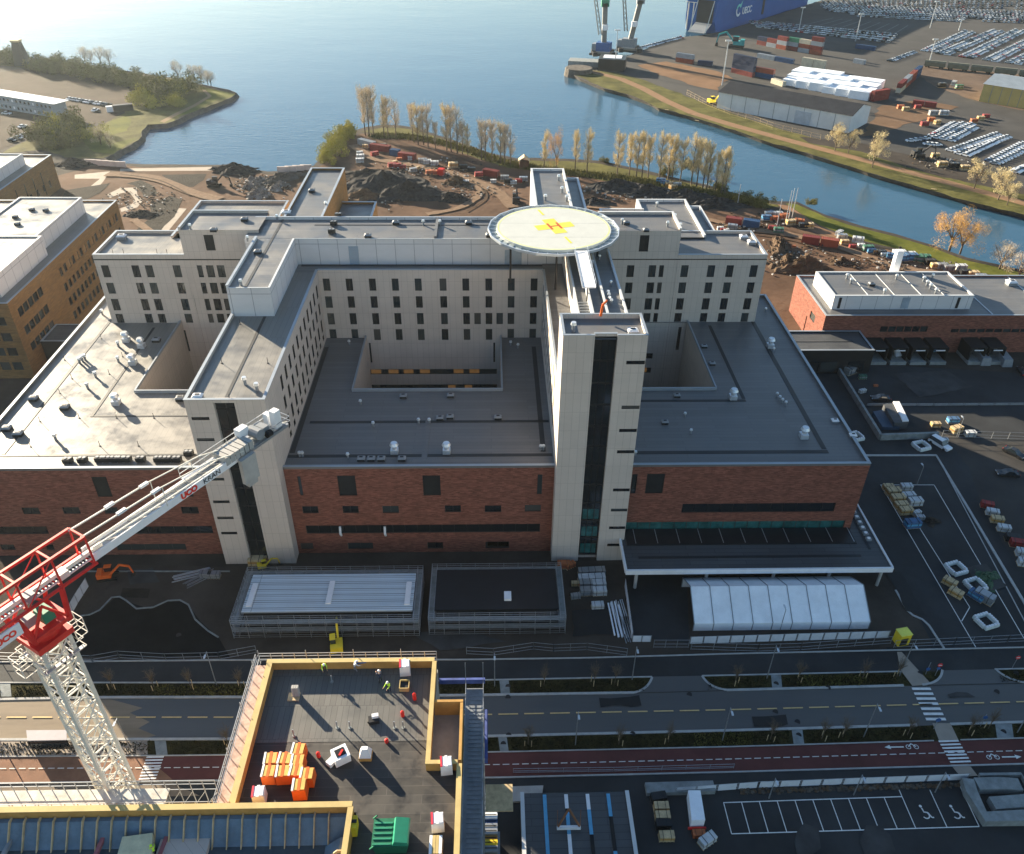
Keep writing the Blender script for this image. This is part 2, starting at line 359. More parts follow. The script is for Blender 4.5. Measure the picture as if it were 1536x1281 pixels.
layer('lawn_strip', [(1178, 305), (1195, 306), (1240, 326), (1290, 342), (1340, 354), (1400, 372), (1450, 390), (1536, 410), (1700, 452), (1700, 470), (1536, 424), (1470, 408), (1400, 389), (1340, 372), (1280, 357), (1230, 338)], grass, 'bright green grass strip along the river', amp=.3)
layer('river_path', [(1166, 306), (1185, 309), (1230, 341), (1290, 363), (1400, 394), (1470, 413), (1536, 430), (1700, 478), (1700, 484), (1536, 440), (1460, 424), (1380, 400), (1290, 373), (1230, 352), (1190, 330)], mat('reddish_gravel_path', (.22, .13, .08), .95, .15, .3), 'reddish gravel path beside the river lawn', cat='path', amp=.3)
layer('grass_spit', [(-60, 66), (0, 80), (60, 92), (130, 101), (200, 111), (260, 121), (310, 131), (345, 138), (354, 141), (340, 149), (290, 168), (250, 185), (222, 187), (211, 200), (212, 206), (170, 232), (150, 238), (100, 236), (60, 225), (0, 230), (60, 200), (150, 190), (200, 160), (222, 140), (170, 122), (100, 108), (50, 102), (0, 98), (-60, 95)], grassd, 'grassy spit of land with shrubs on the far left shore', amp=1)
layer('spit_lawn', [(300, 130), (345, 139), (352, 142), (320, 153), (285, 169), (262, 176), (245, 180), (262, 170), (300, 153), (318, 144)], grass, 'green grass at the tip of the left spit', amp=.5)
layer('spit_path', [(240, 182), (258, 172), (290, 157), (312, 144), (304, 136), (308, 135), (318, 144), (296, 158), (262, 175), (246, 184)], mat('pale_earth_path', (.26, .19, .12), .95, .1, .3), 'pale earth path on the left spit', cat='path')
layer('bay_lawn', [(120, 208), (150, 190), (185, 174), (198, 178), (190, 196), (160, 205), (168, 215), (205, 207), (170, 231), (140, 228)], grass, 'green grass patch beside the small bay', amp=.5)
layer('site_lot', [(-60, 96), (0, 108), (30, 104), (60, 106), (120, 112), (180, 124), (212, 138), (205, 150), (180, 165), (175, 175), (150, 185), (90, 186), (40, 205), (0, 225), (-80, 230)], mat('pale_gravel_lot', (.062, .046, .034), .95, .25, .05, .2), 'pale gravel lot round the grey site offices', amp=1)
# park paths, mounds beds at left
pale = mat('pale_paving', (.32, .27, .22), .85, .1, .4)
layer('park_path', [(112, 262), (165, 257), (155, 272), (140, 290), (125, 298), (135, 280), (150, 268), (112, 268)], pale, 'pale paved park path beside the tan building', cat='path')
layer('curved_park_path', [(180, 282), (205, 281), (206, 292), (214, 301), (206, 311), (182, 318), (180, 313), (198, 306), (203, 300), (194, 288), (181, 290), (165, 297), (160, 292)], pale, 'curved pale paved path loop in the park', cat='path')
layer('straight_park_path', [(268, 312), (280, 313), (248, 352), (234, 352)], pale, 'straight pale path strip left of the white hospital block', cat='path')
layer('shore_promenade', [(180, 253), (330, 250), (345, 254), (310, 256), (180, 257)], pale, 'pale stone edge along the small bay', cat='path')
layer('planting_bed', [(243, 262), (310, 261), (305, 270), (290, 280), (275, 281), (258, 274)], earth, 'dark triangular planting bed in the park', amp=.2)
layer('round_planting_bed', [(190, 275), (212, 270), (232, 280), (236, 290), (215, 296), (210, 285), (200, 278)], earth, 'dark curved planting bed inside the path loop', amp=.3)
layer('lower_planting_bed', [(225, 305), (255, 294), (272, 300), (262, 325), (240, 345), (205, 345), (228, 325)], earth, 'dark planting bed above the white hospital block', amp=.4)
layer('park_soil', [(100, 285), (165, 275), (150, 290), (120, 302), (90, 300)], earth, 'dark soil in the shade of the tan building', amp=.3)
trk = mat('wheel_track_soil', (.075, .05, .035), .96, .2, .8); trl = mat('pale_wheel_track_soil', (.20, .135, .09), .96, .2, .8)
for i_, (pts_, w_, m_) in enumerate((([(530, 218), (560, 238), (620, 248), (680, 262), (740, 285), (770, 312)], 5, trl), ([(640, 256), (700, 272), (720, 290), (690, 312), (640, 322)], 3, trl), ([(655, 256), (712, 276), (730, 296), (700, 318)], .8, trk), ([(1120, 345), (1180, 352), (1260, 372), (1340, 400), (1400, 410)], 4, trl), ([(1130, 352), (1190, 362), (1250, 384)], .8, trk), ([(160, 262), (230, 268), (290, 290), (330, 300)], 5, trl), ([(180, 262), (240, 272), (285, 294)], .8, trk), ([(880, 310), (960, 318), (1060, 330), (1110, 345)], 3.5, trl), ([(1150, 360), (1160, 385), (1180, 410)], 1, trk), ([(200, 330), (240, 360), (255, 380)], 3, trl))):
    q = [P(a, b_, 0) for a, b_ in pts_]; sm = []
    for k in range(len(q)-1):
        a0, a1, a2, a3 = q[max(0, k-1)], q[k], q[k+1], q[min(len(q)-1, k+2)]
        for j in range(6): t = j/6; sm.append(.5*((2*a1)+(-a0+a2)*t+(2*a0-5*a1+4*a2-a3)*t*t+(-a0+3*a1-3*a2+a3)*t**3))
    sm.append(q[-1]); mb = MB(); A_, B_ = [], []
    for k in range(len(sm)):
        t = (sm[min(len(sm)-1, k+1)]-sm[max(0, k-1)]).normalized(); o = Vector((-t.y, t.x, 0))*(w_/2+random.uniform(-.3, .3)*min(1, w_/3)); A_.append(sm[k]+o); B_.append(sm[k]-o)
    for k in range(len(sm)-1): mb.sheet([B_[k], B_[k+1], A_[k+1], A_[k]], .30+.012*i_, m_)
    struct('wheel_track', mb, 'track', 'worn wheel track across the bare site ground')
# yards
layer('asphalt_yard', [(1190, 500), (1290, 545), (1536, 560), (1700, 560), (1700, 1000), (1340, 1000), (1240, 720), (1180, 560)], asph, 'black asphalt yard east of the hospital')
layer('gravel_parking', [(1408, 640), (1440, 658), (1536, 664), (1640, 664), (1700, 860), (1536, 862), (1480, 770), (1450, 700)], asphl, 'grey gravel parking ground right of the black asphalt', amp=.4)
layer('front_yard', [(-400, 843), (0, 843), (330, 850), (830, 842), (935, 840), (1340, 852), (1400, 968), (1136, 978), (700, 987), (0, 990), (-400, 992)], mat('trodden_grey_gravel', (.060, .050, .042), .95, .3, .1, .3), 'dark trodden gravel in front of the red brick facade')
layer('tent_yard', [(938, 862), (1030, 862), (1034, 965), (950, 955)], asph, 'dark asphalt beside the white tent')
layer('play_ground', [(120, 925), (150, 916), (175, 895), (190, 902), (225, 914), (250, 902), (275, 902), (288, 915), (300, 932), (328, 957), (345, 985), (100, 985), (105, 950)], mat('black_soft_asphalt', (.014, .014, .014), .95, .3, .3), 'black curved asphalt patch in front of the left brick wing', amp=.1)
layer('hard_standing', [(184, 882), (226, 883), (222, 897), (180, 896)], earth, 'small dark rectangular patch of soil')
# roads
E1 = [(-300, 996), (0, 994), (372, 991), (700, 990.4), (882, 987.8), (1100, 981.5), (1536, 972), (1800, 966)]
E2 = [(-300, 1026), (0, 1025), (375, 1025), (700, 1021.6), (1100, 1013.8), (1536, 1004), (1800, 998)]
E3 = [(-300, 1052), (0, 1050), (156, 1047), (375, 1046.5), (726, 1043.5), (950, 1040), (1136, 1035), (1362, 1029), (1536, 1025), (1800, 1018)]
EC = [(-300, 1078), (0, 1077), (351, 1077), (726, 1073), (1083, 1066), (1136, 1064.6), (1536, 1053.6), (1800, 1046)]
E4 = [(-300, 1111), (0, 1110.5), (359, 1109.5), (726, 1105.5), (1100, 1096.6), (1536, 1084), (1800, 1076)]
E5 = [(-300, 1138), (0, 1136), (247, 1134.5), (749, 1129), (1100, 1121), (1536, 1108), (1800, 1100)]
EM = [(-300, 1156), (0, 1154), (260, 1152.7), (749, 1148), (1100, 1139.6), (1536, 1127), (1800, 1119)]
E6 = [(-300, 1178), (0, 1176), (338, 1172), (749, 1167.4), (1100, 1159), (1536, 1146.8), (1800, 1139)]
def at(E, x):
    for (a, b), (c, d) in zip(E, E[1:]):
        if a <= x <= c: return b+(d-b)*(x-a)/(c-a)
def band(name, A, B, m, label, cat='road', z=None, x0=-300, x1=1800):
    xs = [x0+(x1-x0)*i/24 for i in range(25)]
    return layer(name, [(x, at(A, x)) for x in xs]+[(x, at(B, x)) for x in xs[::-1]], m, label, z, cat)
band('foreground_ground', E6, [(-300, 1600), (1800, 1600)], asph, 'dark ground in the foreground below the cycle path', 'ground')
band('service_road', E1, E2, asph, 'narrow dark service road nearest the hospital')
band('verge_strip', E2, E3, verge, 'planted verge between service road and main road', 'ground')
band('main_road', E3, E4, asph2, 'two lane asphalt main road with yellow dashes')
band('lower_verge', E4, E5, verge, 'planted verge between main road and red cycle path', 'ground')
band('cycle_path', E5, E6, red, 'red asphalt cycle path', 'path')
def painted_sun():  # sunlit stretch of the main road, painted in as a paler overlay
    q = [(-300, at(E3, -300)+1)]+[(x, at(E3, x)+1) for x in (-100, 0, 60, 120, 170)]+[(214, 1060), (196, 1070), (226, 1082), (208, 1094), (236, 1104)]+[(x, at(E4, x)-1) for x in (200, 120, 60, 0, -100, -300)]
    z = LZ[0]+.004; mb = MB(); mb.sheet(rough([P(a, b_, z) for a, b_ in q], .25, 3), z, mat('dried_mud_on_road', (.22, .175, .125), .8, .2, .25, stretch=(.2, 1.5, 1))); struct('dusty_road_surface', mb, 'road', 'pale sunlight painted on the left part of the main road')  # dried_mud_on_road and dusty_road_surface are the painted sunlight
painted_sun()
for nm_, EA, EB, c_, x_ in (('cycle path', E5, E6, (.20, .105, .065), 262), ('lower ground', E6, [(a, b_+22) for a, b_ in E6], (.17, .135, .10), 300)):  # paler overlays painting the sunlight into the colour of path and ground
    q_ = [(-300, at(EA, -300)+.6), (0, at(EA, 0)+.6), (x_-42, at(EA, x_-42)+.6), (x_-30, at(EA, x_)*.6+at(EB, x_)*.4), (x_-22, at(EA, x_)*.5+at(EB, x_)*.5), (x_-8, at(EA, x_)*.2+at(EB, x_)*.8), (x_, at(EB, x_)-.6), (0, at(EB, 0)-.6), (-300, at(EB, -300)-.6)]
    z_ = LZ[0]+.005; mb = MB(); mb.sheet([P(a, b_, z_) for a, b_ in q_], z_, mat('dried_mud_'+nm_.replace(' ', '_'), c_, .85, .22, .4)); struct('dusty_surface', mb, 'road', 'pale painted sunlight on the left part of the '+nm_)  # dried_mud_* and dusty_surface are the painted sunlight
def kerb(mb, E, x0, x1, w=.22, h=.26, m=None, step=30, off=0):
    n = max(1, int((x1-x0)/step)); q = [P(x0+(x1-x0)*i/n, at(E, x0+(x1-x0)*i/n)+off, 0) for i in range(n+1)]
    strip(mb, q, w, h, m or kerbm)
def strip(mb, q, w, h, m, z0=.02):
    n = len(q); L_, R_ = [], []
    for i in range(n):
        t = (q[min(n-1, i+1)]-q[max(0, i-1)]); t.z = 0; t.normalize(); o = Vector((-t.y, t.x, 0))*w/2
        L_.append(q[i]+o); R_.append(q[i]-o)
    for i in range(n-1):
        mb.hexa([(R_[i].x, R_[i].y, z0), (R_[i+1].x, R_[i+1].y, z0), (L_[i+1].x, L_[i+1].y, z0), (L_[i].x, L_[i].y, z0), (R_[i].x, R_[i].y, h), (R_[i+1].x, R_[i+1].y, h), (L_[i+1].x, L_[i+1].y, h), (L_[i].x, L_[i].y, h)], m)
def curve(p0, p1, p2, n=10):
    return [Vector(p0)*(1-t)**2+Vector(p1)*2*t*(1-t)+Vector(p2)*t*t for t in [i/n for i in range(n+1)]]
kb = MB()
kerb(kb, E1, -300, 1800); kerb(kb, E2, -300, 978); kerb(kb, E2, 1053, 1350); kerb(kb, E2, 1413, 1413.1); kerb(kb, E2, 1492, 1800)
kerb(kb, E3, -300, 950, .4); kerb(kb, E3, 1090, 1355, .4); kerb(kb, E3, 1536, 1800, .4)
kerb(kb, E4, -300, 1375, .4); kerb(kb, E4, 1425, 1800, .4); kerb(kb, E5, -300, 1400, .16); kerb(kb, E5, 1440, 1800, .16); kerb(kb, E6, -300, 1800, .22)
for c in (((978, 1017), (972, 1036), (950, 1040)), ((1053, 1015), (1064, 1034), (1092, 1036)), ((1413, 1006), (1412, 1026), (1383, 1028)), ((1492, 1004), (1508, 1020), (1536, 1024.5))):
    strip(kb, curve(*[P(a, b_, 0) for a, b_ in c]), .35, .25, kerbm)
struct('kerb', kb, 'kerb', 'pale granite kerbs along the roads')
cross = MB()
for x0, x1, f0, f1 in ((978, 1053, 1, 1), (1413, 1492, 1, 1)):
    q = [P(x0, at(E2, x0), 0)]+curve(P(x0, at(E2, x0), 0), P(x0-5, at(E3, x0)-4, 0), P(x0-30, at(E3, x0-30)+.5, 0), 6)[1:]+curve(P(x1+40, at(E3, min(x1+40, 1790))+.5, 0), P(x1+12, at(E3, x1)-3, 0), P(x1, at(E2, x1), 0), 6)
    cross.sheet(q, .205, asph2)
struct('side_road', cross, 'road', 'short asphalt openings joining service road and main road')
pv = MB()
for a, b_, c, d in ((749, 1021, 764, 1041), (1156, 1013, 1172, 1033), (0, 1026, 17, 1046)):
    pv.sheet(pp([(a, b_), (c-1, b_), (c+1, d), (a+2, d)]), .205, concd)
for a, b_, c, d in ((747, 1106, 763, 1128), (1187, 1095, 1206, 1117), (1492, 1087, 1520, 1108), (232, 1111, 252, 1134)):
    pv.sheet(pp([(a, b_), (c-3, b_), (c, d), (a+3, d)]), .205, concd)
pv.sheet(pp([(1398, 1086), (1425, 1086), (1437, 1111), (1408, 1112)]), .205, pale); pv.sheet(pp([(1345, 979), (1352, 979), (1397, 1028), (1368, 1030), (1350, 1006)]), .205, pale)
pv.sheet(pp([(1425, 1148), (1452, 1147), (1466, 1165), (1440, 1166)]), .205, pale)
struct('footpath', pv, 'path', 'pale paved crossings through the verges')
mk = MB(); MZ = .215
def dash(E, x0, x1, on, off, wpx, m, z=MZ):
    x = x0
    while x < x1:
        a, b_ = P(x, at(E, x), 0), P(x+on, at(E, x+on), 0); t = (b_-a).normalized(); o = Vector((-t.y, t.x, 0))*wpx/2
        mk.sheet([a-o, b_-o, b_+o, a+o], z, m); x += on+off
dash(EC, -300, 1790, 29.5, 9.3, .22, painty); dash(EM, 0, 1790, 10, 4.5, .12, paint)
dash(E6, 749, 1800, 60, 0, .12, paint) if False else None
def zebra(a0, a1, b0, b1, n):   # left/right at top, left/right at bottom
    A, B, C, D = [P(*q, 0) for q in (a0, a1, b1, b0)]
    for i in range(n):
        t0, t1 = (i+.22)/n, (i+.72)/n
        mk.sheet([A.lerp(D, t0), B.lerp(C, t0), B.lerp(C, t1), A.lerp(D, t1)], MZ, paint)
zebra((1366, 1031), (1394, 1031), (1390, 1084), (1420, 1084), 7)
zebra((1406, 1111), (1436, 1110), (1426, 1147), (1457, 1146), 7)
zebra((221, 1135), (247, 1134.5), (208, 1172), (234, 1171), 8)
def line(a, b_, w=.12, m=None, z=MZ):
    a, b_ = P(*a, 0), P(*b_, 0); t = (b_-a).normalized(); o = Vector((-t.y, t.x, 0))*w/2
    mk.sheet([a-o, b_-o, b_+o, a+o], z, m or paint)
# parking bays
line((1085, 1205.2), (1352, 1196.2), .14); line((1097, 1252), (1468, 1241), .14)
for i in range(10):
    x = 1085+(1352-1085)*i/10; xb = 1097+(1373-1097)*i/10; line((x, 1205-9*i/10), (xb, 1252-8.2*i/10), .12, z=MZ+.004)
line((1348, 1186), (1373, 1243.8), .12, z=MZ+.004); line((1394, 1186), (1420, 1242.4), .12, z=MZ+.004); line((1438, 1178), (1468, 1241), .12, z=MZ+.004)
def ring(c, r, w_, m, z=MZ+.008, n=14, a0=0, a1=2*math.pi):
    for i in range(n):
        p, q = a0+(a1-a0)*i/n, a0+(a1-a0)*(i+1)/n
        mk.sheet([(c[0]+(r-w_)*math.cos(p), c[1]+(r-w_)*math.sin(p)), (c[0]+r*math.cos(p), c[1]+r*math.sin(p)), (c[0]+r*math.cos(q), c[1]+r*math.sin(q)), (c[0]+(r-w_)*math.cos(q), c[1]+(r-w_)*math.sin(q))], z, m)
for cx_ in (1388, 1434):      # wheelchair symbols
    c = P(cx_, 1224, 0); ring(c, .55, .16, paint, a0=-2.6, a1=1.2)
    for a, b_ in (((-.05, .35), (-.15, 1.05)), ((-.1, .45), (.45, .35)), ((.45, .35), (.7, -.35)), ((.7, -.35), (1.0, -.35))):
        A = Vector((c.x+a[0], c.y+a[1], 0)); B = Vector((c.x+b_[0], c.y+b_[1], 0)); t = (B-A).normalized(); o = Vector((-t.y, t.x, 0))*.09; mk.sheet([A-o, B-o, B+o, A+o], MZ+.012, paint)
    ring((c.x-.2, c.y+1.3), .2, .2, paint)
for cx_, cy_, s_ in ((1368, 1121.5, -1), (1489, 1137, 1)):     # bicycle and arrow symbols
    c = P(cx_, cy_, 0); ring((c.x-.6, c.y), .38, .1, paint); ring((c.x+.55, c.y), .38, .1, paint)
    A = c+Vector((s_*1.3, 0, 0)); B = c+Vector((s_*3.3, 0, 0))
    for a, b_, w_ in ((c+Vector((-.6, 0, 0)), c+Vector((0, .55, 0)), .08), (c+Vector((.55, 0, 0)), c+Vector((0, .5, 0)), .08), (A, B, .1)):
        t = (b_-a).normalized(); o = Vector((-t.y, t.x, 0))*w_; mk.sheet([a-o, b_-o, b_+o, a+o], MZ+.012, paint)
    mk.sheet([B+Vector((0, .35, 0)), B+Vector((0, -.35, 0)), B+Vector((s_*.9, 0, 0))][::s_], MZ+.016, paint)
pat = mat('dusty_asphalt_patch', (.05, .05, .05), .9, .3, .25); pat2 = mat('fresh_asphalt_patch', (.017, .018, .019), .7, .2, .4)
for i_, (q_, m_) in enumerate((([(1290, 1262), (1300, 1240), (1318, 1236), (1335, 1252), (1345, 1281), (1300, 1300)], pat), ([(1190, 1262), (1206, 1236), (1226, 1240), (1232, 1270), (1200, 1290)], pat), ([(1420, 1040), (1450, 1037), (1462, 1045), (1425, 1048)], pat), ([(900, 1046), (960, 1044), (962, 1058), (902, 1060)], pat2), ([(1130, 1075), (1180, 1073), (1184, 1088), (1132, 1090)], pat2), ([(1340, 560), (1420, 556), (1460, 580), (1380, 596)], pat), ([(1450, 850), (1480, 846), (1510, 880), (1470, 890)], pat), ([(620, 950), (700, 945), (760, 962), (660, 975)], pat), ([(190, 855), (230, 852), (240, 872), (196, 876)], pat), ([(860, 915), (915, 910), (925, 950), (860, 955)], pat2), ([(1330, 860), (1352, 858), (1390, 925), (1360, 915)], pat2), ([(470, 1060), (560, 1060), (560, 1072), (470, 1072)], pat2))):
    z_ = .226+.003*i_; mb = MB(); mb.sheet(rough([P(a, b_, z_) for a, b_ in q_+q_[:1]], .25, 1.5)[:-1], z_, m_); struct('asphalt_patch', mb, 'ground', 'patch of different asphalt or dust on the paved ground')
# yard lines east of the hospital
for a, b_ in (((1298, 683), (1404, 683)), ((1404, 683), (1540, 940)), ((1320, 728.5), (1401, 728.5)), ((1321, 729), (1463, 972)), ((1401, 729), (1536, 960)), ((1377, 790), (1454, 912)), ((1454, 912), (1442, 933))):
    line(a, b_, .22 if a[0] == 1298 or a[0] == 1404 else .14, kerbm if a[0] == 1298 or a[0] == 1404 else paint)
struct('road_marking', mk, 'marking', 'white and yellow painted lines on roads, crossings and parking bays')
kb2 = MB()
strip(kb2, [P(*q, 0) for q in ((1298, 684), (1404, 684), (1451, 762), (1536, 905), (1600, 1010))], .5, .26, kerbm)
strip(kb2, [P(*q, 0) for q in ((1343, 886), (1360, 916), (1369, 924), (1383, 930), (1393, 939), (1404, 956), (1416, 974))], .35, .25, kerbm)
strip(kb2, [P(*q, 0) for q in ((120, 925), (135, 923), (150, 916), (168, 897), (180, 896), (190, 902), (205, 914), (230, 912), (252, 902), (270, 901), (283, 908), (293, 930), (312, 947), (328, 957))], .25, .26, concd)
strip(kb2, [P(*q, 0) for q in ((130, 858), (345, 858))], .25, .26, concd)
struct('yard_kerb', kb2, 'kerb', 'pale kerbs curving round the yards')
# port side ground zones
layer('port_bank', [(862, 112), (880, 120), (905, 132), (940, 141), (965, 150), (985, 161), (1010, 167), (1060, 182), (1100, 195), (1140, 209), (1200, 226), (1300, 258), (1380, 281), (1450, 301), (1536, 322), (1700, 364), (1700, 340), (1536, 290), (1400, 262), (1290, 225), (1180, 196), (1090, 168), (1020, 140), (960, 118), (920, 108), (875, 104)], grassd, 'rough dry grass bank on the port side of the river', z=.06, amp=.8)
def ribbon(name, pts, w, m, label, z):
    q = [P(a, b_, 0) for a, b_ in pts]; mb = MB(); n = len(q)
    for i in range(n-1):
        t = (q[i+1]-q[i]).normalized(); o = Vector((-t.y, t.x, 0))*w/2; mb.sheet([q[i]-o, q[i+1]-o, q[i+1]+o, q[i]+o], z+.002*(i % 2), m)
    return struct(name, mb, 'path', label)
ribbon('bank_path', [(880, 106), (930, 118), (965, 133), (1000, 152), (1040, 170), (1100, 188), (1180, 210), (1260, 231), (1340, 252), (1440, 279), (1536, 305), (1680, 348)], 5.5, mat('tan_gravel_path', (.24, .15, .09), .95, .1, .3), 'tan gravel path along the port bank', .08)
layer('port_soil', [(955, 98), (1000, 92), (1080, 108), (1100, 118), (1082, 124), (1075, 136), (1040, 128), (990, 112)], mat('orange_port_soil', (.19, .115, .068), .95, .2, .06, .3), 'bare orange soil patch in the port', z=.07, amp=1)
layer('port_soil_strip', [(1200, 205), (1290, 214), (1330, 224), (1380, 236), (1440, 250), (1536, 280), (1700, 320), (1700, 335), (1536, 292), (1400, 262), (1290, 228), (1210, 214)], gravel, 'grey gravel strip beside the port bank', z=.065, amp=1)
layer('rail_yard_soil', [(1380, 98), (1540, 112), (1700, 120), (1700, 175), (1536, 166), (1460, 150), (1400, 128), (1376, 112)], mat('pinkish_rail_soil', (.13, .095, .072), .95, .25, .08, .3), 'pinkish soil around the rail wagons', z=.062, amp=1)
layer('lower_port_soil', [(1318, 160), (1375, 150), (1440, 160), (1400, 175), (1350, 190), (1318, 200), (1290, 205), (1310, 180)], mat('orange_port_soil2', (.15, .095, .06), .95, .2, .06, .3), 'orange soil beside the long grey shed', z=.064, amp=1)
for i_ in range(9): ribbon('port_bay_line', [(1180+i_*18, 44+i_*2.2), (1250+i_*14, 27+i_*1.4)], .9, mat('worn_bay_line', (.13, .14, .15), .9, .3, .2), 'worn pale bay line on the dark port lot', .09)
layer('port_dark_lot', [(1200, 28), (1140, 40), (1150, 44), (1240, 62), (1300, 64), (1380, 38), (1345, 30)], asph, 'dark asphalt lot between car rows', z=.066)

# ================================================================== HOSPITAL
ZB, ZW, ZP = 20.0, 35.7, 41.2
hosp = thing('hospital_building', 'large hospital with red brick base, pale concrete ward wings and grey flat roofs', 'hospital', (-12, 113, 0))
X = (1, 0, 0); mX = (-1, 0, 0); Yv = (0, 1, 0); mY = (0, -1, 0)
def pxr(a, b_, c, d, Y, xo):
    """pixel box of an opening on the plane y=Y -> (u0,u1,z0,z1)"""
    m_ = (c+d)/2; A, B = PY(a, m_, Y), PY(b_, m_, Y); T, D = PY((a+b_)/2, c, Y), PY((a+b_)/2, d, Y)
    cut = abs(T.x-D.x); sk = abs(PY((a+b_)/2, c, Y).x-D.x)
    # vertical edges lean in the picture; a and b are taken at mid height
    return [A.x-xo, B.x-xo, D.z, T.z]
# --- podium
pod = MB(); xl, xr, yf, yb = -91.7, 66.7, 113.3, 180.5
z4 = lambda ox, oy, s: (lambda a: (ox+a[0]/s, ox+a[1]/s, oy+a[2]/s, oy+a[3]/s))
c7 = z4(380, 680, 3.84); c8 = z4(740, 680, 3.84); c6 = z4(0, 680, 3.84); c9 = z4(1136, 680, 3.84)
cen = [c7(q) for q in ((262, 280, 133, 242), (490, 592, 128, 243), (977, 1078, 127, 242), (283, 374, 305, 345), (514, 606, 303, 343), (744, 838, 303, 343), (1103, 1196, 300, 338), (1333, 1428, 300, 338), (308, 1800, 412, 458), (274, 345, 517, 550), (545, 690, 515, 550), (1003, 1093, 512, 548), (1337, 1473, 510, 545), (1564, 1656, 297, 335))]
cen[8] = (459, 810, 787, 799); cen += [c8(q) for q in ((253, 281, 122, 235), (-36, 90, 508, 540))]
lef = [c6(q) for q in ((545, 630, 135, 250), (1068, 1100, 135, 250), (130, 228, 312, 350), (362, 460, 310, 348), (600, 680, 311, 348), (1045, 1143, 308, 347), (-60, 275, 422, 465), (775, 1225, 420, 462), (5, 85, 525, 556), (265, 310, 525, 556), (672, 1072, 522, 556), (-300, -200, 312, 350), (-400, -250, 530, 560))]
rig = [c8(q) for q in ((795, 825, 120, 230), (880, 982, 118, 230))]+[(1023, 1252, 755, 768), (938, 1266, 782, 794)]
def frontwall(holes, xa, xb, first=False):
    h = [pxr(a, b_, c, d, yf, xa) for a, b_, c, d in holes]
    return facade(pod, (xa, yf, 0), X, mY, xb-xa, 0, ZB, h, brick, .28, frame)
hl = frontwall(lef, xl, -48.9); hc = frontwall(cen, -36.1, 11.0); hr = frontwall(rig, 24.1, xr)
facade(pod, (xr, yf, 0), Yv, X, yb-yf, 0, ZB, [], brick); facade(pod, (xl, yf, 0), Yv, mX, yb-yf, 0, ZB, [], brick); facade(pod, (xl, yb, 0), X, Yv, xr-xl, 0, ZB, [], brick)
holesR = [(-69.8, -48.9, 138.2, 167.3), (-27.3, 2.0, 138.4, 160.1), (20.2, 44.8, 138.4, 167.0)]
ys = [yf, 138.2, 138.4, 160.1, 167.0, 167.3, yb]
def rsheet(mb, x0, x1, y0, y1, z, m): mb.sheet([(x0, y0), (x1, y0), (x1, y1), (x0, y1)], z, m)
zr = ZB-.15
rsheet(pod, xl, -48.9, yf, 138.2, zr, roofb); rsheet(pod, xl, -69.8, 138.2, 167.3, zr, roofb); rsheet(pod, xl, -48.9, 167.3, yb, zr, roofb)
rsheet(pod, -48.9, xr, yf, 138.4, zr, roofm); rsheet(pod, -36.2, -27.3, 138.4, 160.1, zr, roofm); rsheet(pod, 2, 12, 138.4, 160.1, zr, roofm); rsheet(pod, 44.8, xr, 138.4, 167, zr, roofm)
rsheet(pod, -48.9, xr, 167, yb, zr, roofm)
def cop(mb, x0, x1, y0, y1, z=ZB, t=.5, h=.35):
    mb.box(x0, x1, y0, y1, z-.14, z+h, roofm); mb.box(x0-.05, x1+.05, y0-.05, y1+.05, z+h-.02, z+h+.06, coping)
cop(pod, xl, -48.9, yf-.02, yf+.45); cop(pod, -36.1, 11, yf-.02, yf+.45); cop(pod, 24.1, xr, yf-.02, yf+.45)
cop(pod, xl-.02, xl+.45, yf+.5, yb); cop(pod, xr-.45, xr+.02, yf+.5, yb); cop(pod, xl+.5, xr-.5, yb-.45, yb+.02)
for a, b_, c, d in holesR:      # courtyard linings
    facade(pod, (a, c, 0), Yv, X, d-c, 0, ZB, [], panel); facade(pod, (a, c, 0), X, Yv, b_-a, 0, ZB, [], panel); facade(pod, (b_, c, 0), Yv, mX, d-c, 0, ZB, [], panel)
    pod.box(a-.3, b_+.3, c-.32, c-.02, ZB-.14, ZB+.5, coping)
    pod.box(a-.32, a-.02, c+.02, d, ZB-.14, ZB+.5, coping); pod.box(b_+.02, b_+.32, c+.02, d, ZB-.14, ZB+.5, coping)
# dark seams on the roof felt
for q in ((-36, 10.8, 116.6, 117.4), (-34, 10.8, 127.2, 127.9), (-35.9, -35.0, 118, 156), (8.8, 9.7, 118, 156), (24.3, 60.6, 117, 117.9), (59.7, 60.6, 118.2, 178), (24.3, 50, 134, 134.7), (49.4, 50.1, 135, 165.5)):
    pod.box(q[0], q[1], q[2], q[3], ZB-.14, ZB-.10, seam)
for q in ((-90, -50, 117.4, 117.9), (-86.4, -85.8, 118, 178), (-75.5, -75, 129.7, 165), (-74.9, -49.5, 129.7, 130.1)): pod.box(q[0], q[1], q[2], q[3], ZB-.14, ZB-.09, seam)
for q in ((-12.4, -11.4, 114, 137.8),): pod.box(q[0], q[1], q[2], q[3], ZB-.095, ZB-.04, roofm)
podium = pod.build('brick_podium', hosp)
def winset(H, O, U, N_, parent, pick=None, mun=None):
    for i, h in enumerate(H):
        wd, ht = h[1]-h[0], h[3]-h[2]
        if ht > 3.6: window(O, U, N_, h, parent, darkm if wd > 2 else glass, 'wall_panel' if wd > 2 else 'window')
        elif wd > 6: window(O, U, N_, h, parent, glasst if (pick and i in pick) else glass, 'strip_window', muntins=int(wd/2.2))
        else: window(O, U, N_, h, parent, glass, 'window', muntins=2 if wd > 2 else 1)
winset(hl, (xl, yf, 0), X, mY, podium); winset(hc, (-36.1, yf, 0), X, mY, podium); winset(hr, (24.1, yf, 0), X, mY, podium, pick=(3,))
